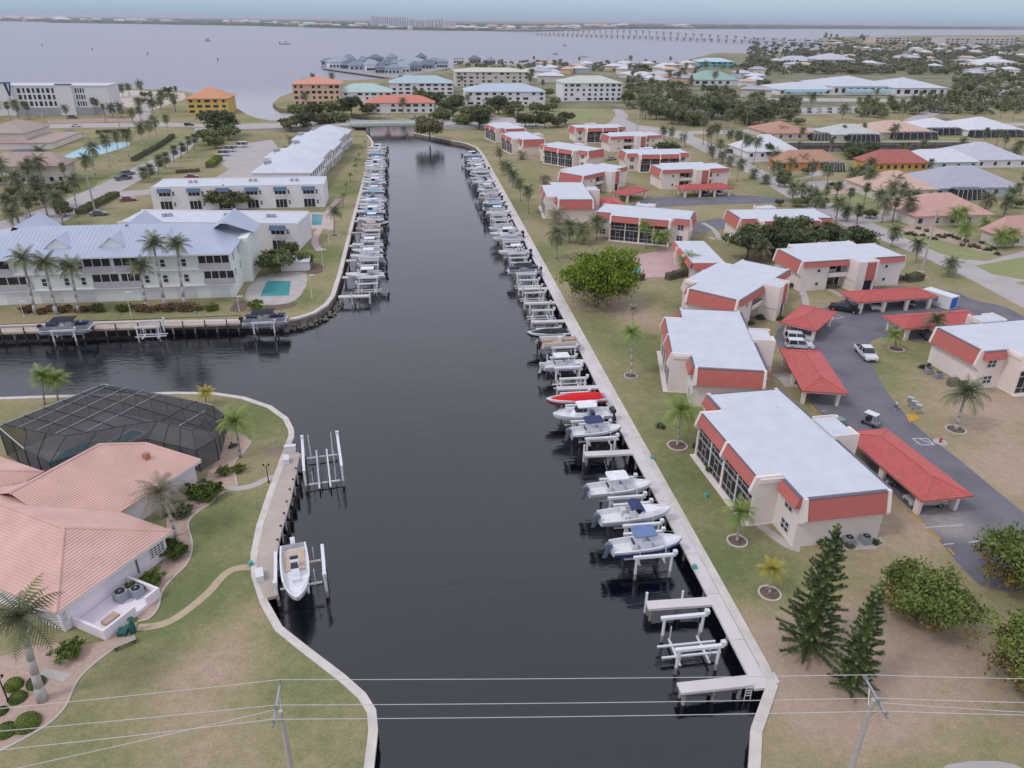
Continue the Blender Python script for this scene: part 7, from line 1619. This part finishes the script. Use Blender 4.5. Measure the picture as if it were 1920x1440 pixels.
# ------------------------------------------------------------------ small things
def golf_cart():
    p = P(1632, 797); t = thing("golf_cart", "small golf cart with a white top beside the drive", "golf cart", (p.x, p.y, .02), R(-60)); MB().box(-1.1, -.55, .3, 1.1, .55, .62).build("body", CD, t); MB().box(-1.0, -.6, 1.75, .7, .6, 1.82).build("roof", WHITEP, t)
    MB().box(-.7, -.5, .62, -.2, .5, 1.2).build("seat", BLACK, t)
    for x in (-.9, .6):
        for y in (-.5, .5): MB().tube((x, y, .6), (x, y, 1.76), .025, n=5).build("post", BLACK, t); MB().tube((x, y * 1.05 - .08, .25), (x, y * 1.05 + .08, .25), .24, n=10).build("wheel", BLACK, t)
golf_cart()
p = P(1571, 797); t = thing("transformer_box", "green utility transformer box on the lawn by the drive", "utility box", (p.x, p.y, 0), R(5)); MB().box(-.75, -.6, 0, .75, .6, 1.0).build("casing", mat("utility_green", (.20, .30, .27)), t); MB().box(-.85, -.7, -.05, .85, .7, .08).build("pad", CONC, t)
for k, (px, py) in enumerate(((1704, 762), (1711, 769), (1719, 776))):
    p = P(px, py); t = thing("mailbox_unit", "%s cluster mailbox from the top beside the drive" % nth(k), "mailbox", (p.x, p.y, 0), R(-48), "cluster mailboxes"); MB().box(-.4, -.25, .6, .4, .25, 1.5).build("box", cmat("mailbox_grey", (.48, .52, .56)), t); MB().tube((0, 0, 0), (0, 0, .6), .1, n=6).build("post", STEEL, t)
    for j in range(4): MB().box(-.36 + .19 * j, -.27, .7, -.2 + .19 * j, -.252, 1.4).build("door", STEEL, t)
o = MB().prism([P2(1698, 778), P2(1716, 776), P2(1724, 785), P2(1706, 792)], 0, .05).build("tactile_ramp", MARKY); tag(o, "yellow tactile ramp below the mailboxes", "ramp")
p = P(1763, 829); t = thing("fire_hydrant", "red fire hydrant on a pale pad beside the drive", "hydrant", (p.x, p.y, 0)); MB().path([(0, 0, 0), (0, 0, .08), (0, 0, .1), (0, 0, .55), (0, 0, .7)], [.2, .2, .13, .13, .05], 10).build("barrel", cmat("hydrant_red", (.55, .03, .03)), t); MB().tube((-.22, 0, .42), (.22, 0, .42), .07, n=8).build("nozzle", cmat("hydrant_red", (.55, .03, .03)), t); MB().tube((0, 0, -.02), (0, 0, .02), .9, n=14).build("pad", CONC, t)
for k, (px, py, l) in enumerate(((1590, 1020, "left air conditioner on the pad by the nearest condo"), (1622, 1018, "right air conditioner on the pad by the nearest condo"), (1740, 700, "first air conditioner below the edge-cut condo's red end"), (1758, 708, "second air conditioner below the edge-cut condo's red end"))):
    q = P(px, py); AC.put((q.x, q.y, .05), R(5 + 80 * (k > 1)), l, "air conditioner units", 1.1)
sheet("equipment_pad", pxs([(1570, 1012), (1652, 1008), (1658, 1022), (1640, 1030), (1575, 1032)]), CONC, .03)
path_strip([(1352, 885), (1362, 905), (1375, 930), (1398, 960), (1425, 985), (1452, 1005), (1480, 1025), (1500, 1030)], 1.1, CONC, .014)
path_strip([(1490, 520), (1502, 540), (1510, 560), (1512, 575)], 1.4, CONC, .02); path_strip([(1535, 535), (1560, 545), (1580, 555)], 1.4, CONC, .016); path_strip([(1330, 445), (1352, 452), (1340, 430), (1318, 418)], 1.4, CONC, .016); path_strip([(1462, 700), (1480, 712), (1490, 725)], 3.0, CONC, .006)
# trash bins by the edge-cut condo, pump stand on the left lawn, dock boxes, bench
q = P(1795, 722); t = thing("waste_bins", "dark and pale refuse boxes against the edge-cut condo wall", "bin", (q.x, q.y, 0), R(4)); MB().box(-1.6, -.4, 0, -.3, .5, 1.2).build("wood_box", BARK, t); MB().box(-.1, -.5, 0, 1.3, .5, 1.0).build("dark_box", DARKG, t); MB().box(-.15, -.55, 1.0, 1.35, .55, 1.1).build("lid", CRE, t)
q = P(250, 1185); t = thing("water_pump", "green pump and tank at the end of the sand path", "pump", (q.x, q.y, 0)); PG = cmat("pump_green", (.02, .12, .10)); MB().tube((0, 0, 0), (0, 0, .9), .3, n=10).build("tank", PG, t); MB().tube((0, 0, .9), (.05, 0, 1.5), .1, n=8).build("stem", PG, t); MB().path([(.05, 0, 1.4), (.05, 0, 1.55), (.05, 0, 1.75)], [.2, .32, .12], 10).build("cap", PG, t); MB().box(-1.2, -.5, 0, -.4, .3, .45).build("valve_box", PG, t)
q = P(235, 1210); t = thing("garden_bench", "slatted garden bench on the gravel beside the pump", "bench", (q.x, q.y, 0), R(30))
for k in range(4): MB().box(-.9, -.3 + .16 * k, .42, .9, -.18 + .16 * k, .46).build("slat", WOODD, t)
for x in (-.8, .8): MB().box(x - .04, -.3, 0, x + .04, .34, .42).build("leg", PILED, t)
for k, (px, py, rz, l, s) in enumerate(((488, 1085, 14, "white dock box on the pink house dock near the boat", (.7, 1.4, .7)), (538, 868, 10, "white dock box at the far end of the pink house dock", (.6, 1.2, .7)), (545, 848, 5, "white fish cleaning table at the end of the pink house dock", (1.4, .6, .9)))):
    q = P(px, py); t = thing("dock_box", l, "dock box", (q.x, q.y, .17), R(rz), "dock furniture"); MB().box(-s[0] / 2, -s[1] / 2, 0, s[0] / 2, s[1] / 2, s[2] * .85).build("box", WHITEP, t); MB().box(-s[0] / 2 - .03, -s[1] / 2 - .03, s[2] * .85, s[0] / 2 + .03, s[1] / 2 + .03, s[2] * .95).build("lid", WHITEP, t)
TEALP = cmat("teal_plastic", (.10, .42, .38))
for k, (px, py, l) in enumerate(((1222, 861, "teal hose reel beside the dock walk near the boats"), (1323, 931, "teal sprinkler cover on the lawn by the nearest condo"), (1302, 1067, "teal hose reel on the near dock walk edge"), (471, 1061, "teal hose reel on the pink house seawall"), (367, 588, "teal hydrant post on the apartment lawn"))):
    q = P(px, py); t = thing("hose_reel", l, "hose reel", (q.x, q.y, .12 if k in (0, 2, 3) else 0), R(40 * k), "teal garden fittings"); MB().tube((-.15, 0, .22), (.15, 0, .22), .25, n=10).build("drum", TEALP, t); MB().box(-.2, -.2, 0, .2, .2, .12).build("base", TEALP, t)
# person walking on the drive edge
def person():
    q = P(1678, 770); t = thing("person", "person in a pale green shirt and dark shorts walking beside the drive", "person", (q.x, q.y, .02), R(200))
    SK = cmat("skin", (.42, .26, .19)); SH = cmat("pale_green_shirt", (.45, .62, .48)); SO = cmat("dark_shorts", (.04, .05, .07)); HR = cmat("hair", (.10, .08, .06)); SHO = cmat("white_shoe", (.6, .6, .6))
    def ring(c, rx, ry, n=10): return [(c[0] + math.cos(2 * math.pi * i / n) * rx, c[1] + math.sin(2 * math.pi * i / n) * ry, c[2]) for i in range(n)]
    b = MB()
    b.loft([ring((0, 0, .88), .12, .16), ring((0, 0, 1.05), .11, .15), ring((0, 0, 1.3), .12, .18), ring((0, 0, 1.43), .09, .17), ring((0, 0, 1.48), .055, .06), ring((.01, 0, 1.55), .055, .055), ring((.02, 0, 1.6), .08, .07), ring((.025, 0, 1.68), .10, .08), ring((.02, 0, 1.75), .09, .075), ring((.01, 0, 1.79), .03, .03)])
    for s, st in ((1, .22), (-1, -.2)):
        b.loft([ring((0, s * .09, .95), .09, .085), ring((st * .4, s * .09, .5), .06, .06), ring((st * .9, s * .09, .1), .04, .04), ring((st, s * .09, .04), .04, .04)])
        b.loft([ring((0, s * .19, 1.42), .05, .05), ring((-st * .3, s * .24, 1.15), .04, .04), ring((-st * .2 + .08, s * .25, .92), .03, .03)])
        for j in range(5): b.tube((-st * .2 + .08, s * .25 + (j - 2) * .016, .93), (-st * .2 + .11, s * .25 + (j - 2) * .02, .83 - .01 * (j % 3)), .009, .007, 5)
    b.tube((.10, 0, 1.67), (.14, 0, 1.655), .018, .012, 5); b.build("body", SK, t, True)
    c = MB(); c.loft([ring((0, 0, .93), .14, .19), ring((0, 0, 1.1), .135, .18), ring((0, 0, 1.32), .14, .205), ring((0, 0, 1.45), .10, .17), ring((0, 0, 1.49), .065, .075)], True, False)
    for s, st in ((1, .22), (-1, -.2)): c.loft([ring((0, s * .18, 1.43), .07, .07), ring((-st * .2, s * .235, 1.24), .065, .065)], True, False)
    c.build("shirt", SH, t, True)
    c = MB(); c.loft([ring((0, 0, .98), .135, .18), ring((0, 0, .85), .14, .18)], True, False)
    for s, st in ((1, .22), (-1, -.2)): c.loft([ring((0, s * .09, .92), .11, .10), ring((st * .33, s * .095, .58), .09, .09)], True, False)
    c.build("shorts", SO, t, True)
    h = MB(); h.loft([ring((-.01, 0, 1.68), .105, .085), ring((0, 0, 1.74), .105, .085), ring((0, 0, 1.81), .06, .055)]); h.build("hair", HR, t, True)
    for s, st in ((1, .22), (-1, -.2)): MB().box(st - .08, s * .09 - .045, 0, st + .18, s * .09 + .045, .08).build("shoe", SHO, t)
person()
# stones of the rip-rap corner below the apartment pool
STN = mat("riprap_stone", (.28, .245, .21), (.13, .115, .095), 1.5, .95, .4, 5)
rr = random.Random(6); stones = []
for k in range(3):
    m = MB(); n = 7; rings = []
    for z, r in ((-.3, .35), (0, .5), (.25, .3)): rings.append([(math.cos(6.283 * i / n) * r * rr.uniform(.7, 1.1), math.sin(6.283 * i / n) * r * rr.uniform(.7, 1.1), z) for i in range(n)])
    m.loft(rings); stones.append(m.mesh("stone", STN))
rp = thing("riprap_bank", "rough stones at the waterline of the rounded seawall corner", "stone bank", (*P2(590, 586), 0)); o = Vector((*P2(590, 586), 0))
line = smooth_line([P2(530, 604), P2(562, 599), P2(594, 589), P2(617, 574), P2(629, 556)], 2)
for k in range(130):
    f = rr.random() * (len(line) - 1.01); i = int(f); p = Vector(line[i]).lerp(Vector(line[i + 1]), f - i); d = (Vector(line[i + 1]) - Vector(line[i])).normalized(); n = Vector((d.y, -d.x)); p = p + n * rr.uniform(.2, 1.5); link("stone", rr.choice(stones), rp, (p.x - o.x, p.y - o.y, WZ + rr.uniform(-.1, .5)), (0, 0, rr.uniform(0, 6)), rr.uniform(.35, .75))
# rock garden beds across the street
for l in ([(1690, 425), (1740, 420), (1790, 440), (1830, 452), (1870, 470), (1860, 476), (1800, 462), (1740, 440), (1690, 436)], [(1530, 358), (1600, 348), (1660, 358), (1600, 362), (1540, 366)]): sheet("gravel_bed", smooth_line(pxs(l), 1), GRAVEL, .018)
for k in range(24):
    x = 1700 + k * 7.4; shrub(x, 432 + (x - 1700) * .23 + rr.uniform(-8, 8), .7, "%s small dark bush from the left in the rock garden" % nth(k), 'd', "rock garden bushes", .8)

# ------------------------------------------------------------------ haze
def haze():
    m = bpy.data.materials.new("air_haze"); m.use_nodes = True; t = m.node_tree; t.nodes.clear()
    v = t.nodes.new("ShaderNodeVolumePrincipled"); v.inputs['Color'].default_value = (.86, .88, 1.0, 1); v.inputs['Density'].default_value = HAZE_D; v.inputs['Anisotropy'].default_value = .2
    o = t.nodes.new("ShaderNodeOutputMaterial"); t.links.new(v.outputs['Volume'], o.inputs['Volume'])
    b = MB().box(-70000, -5000, -12, 70000, 95000, 90).build("haze", m); tag(b, "thin pale haze in the air over the bay", "haze", None, "stuff")
HAZE_D = 4.5e-5
haze()
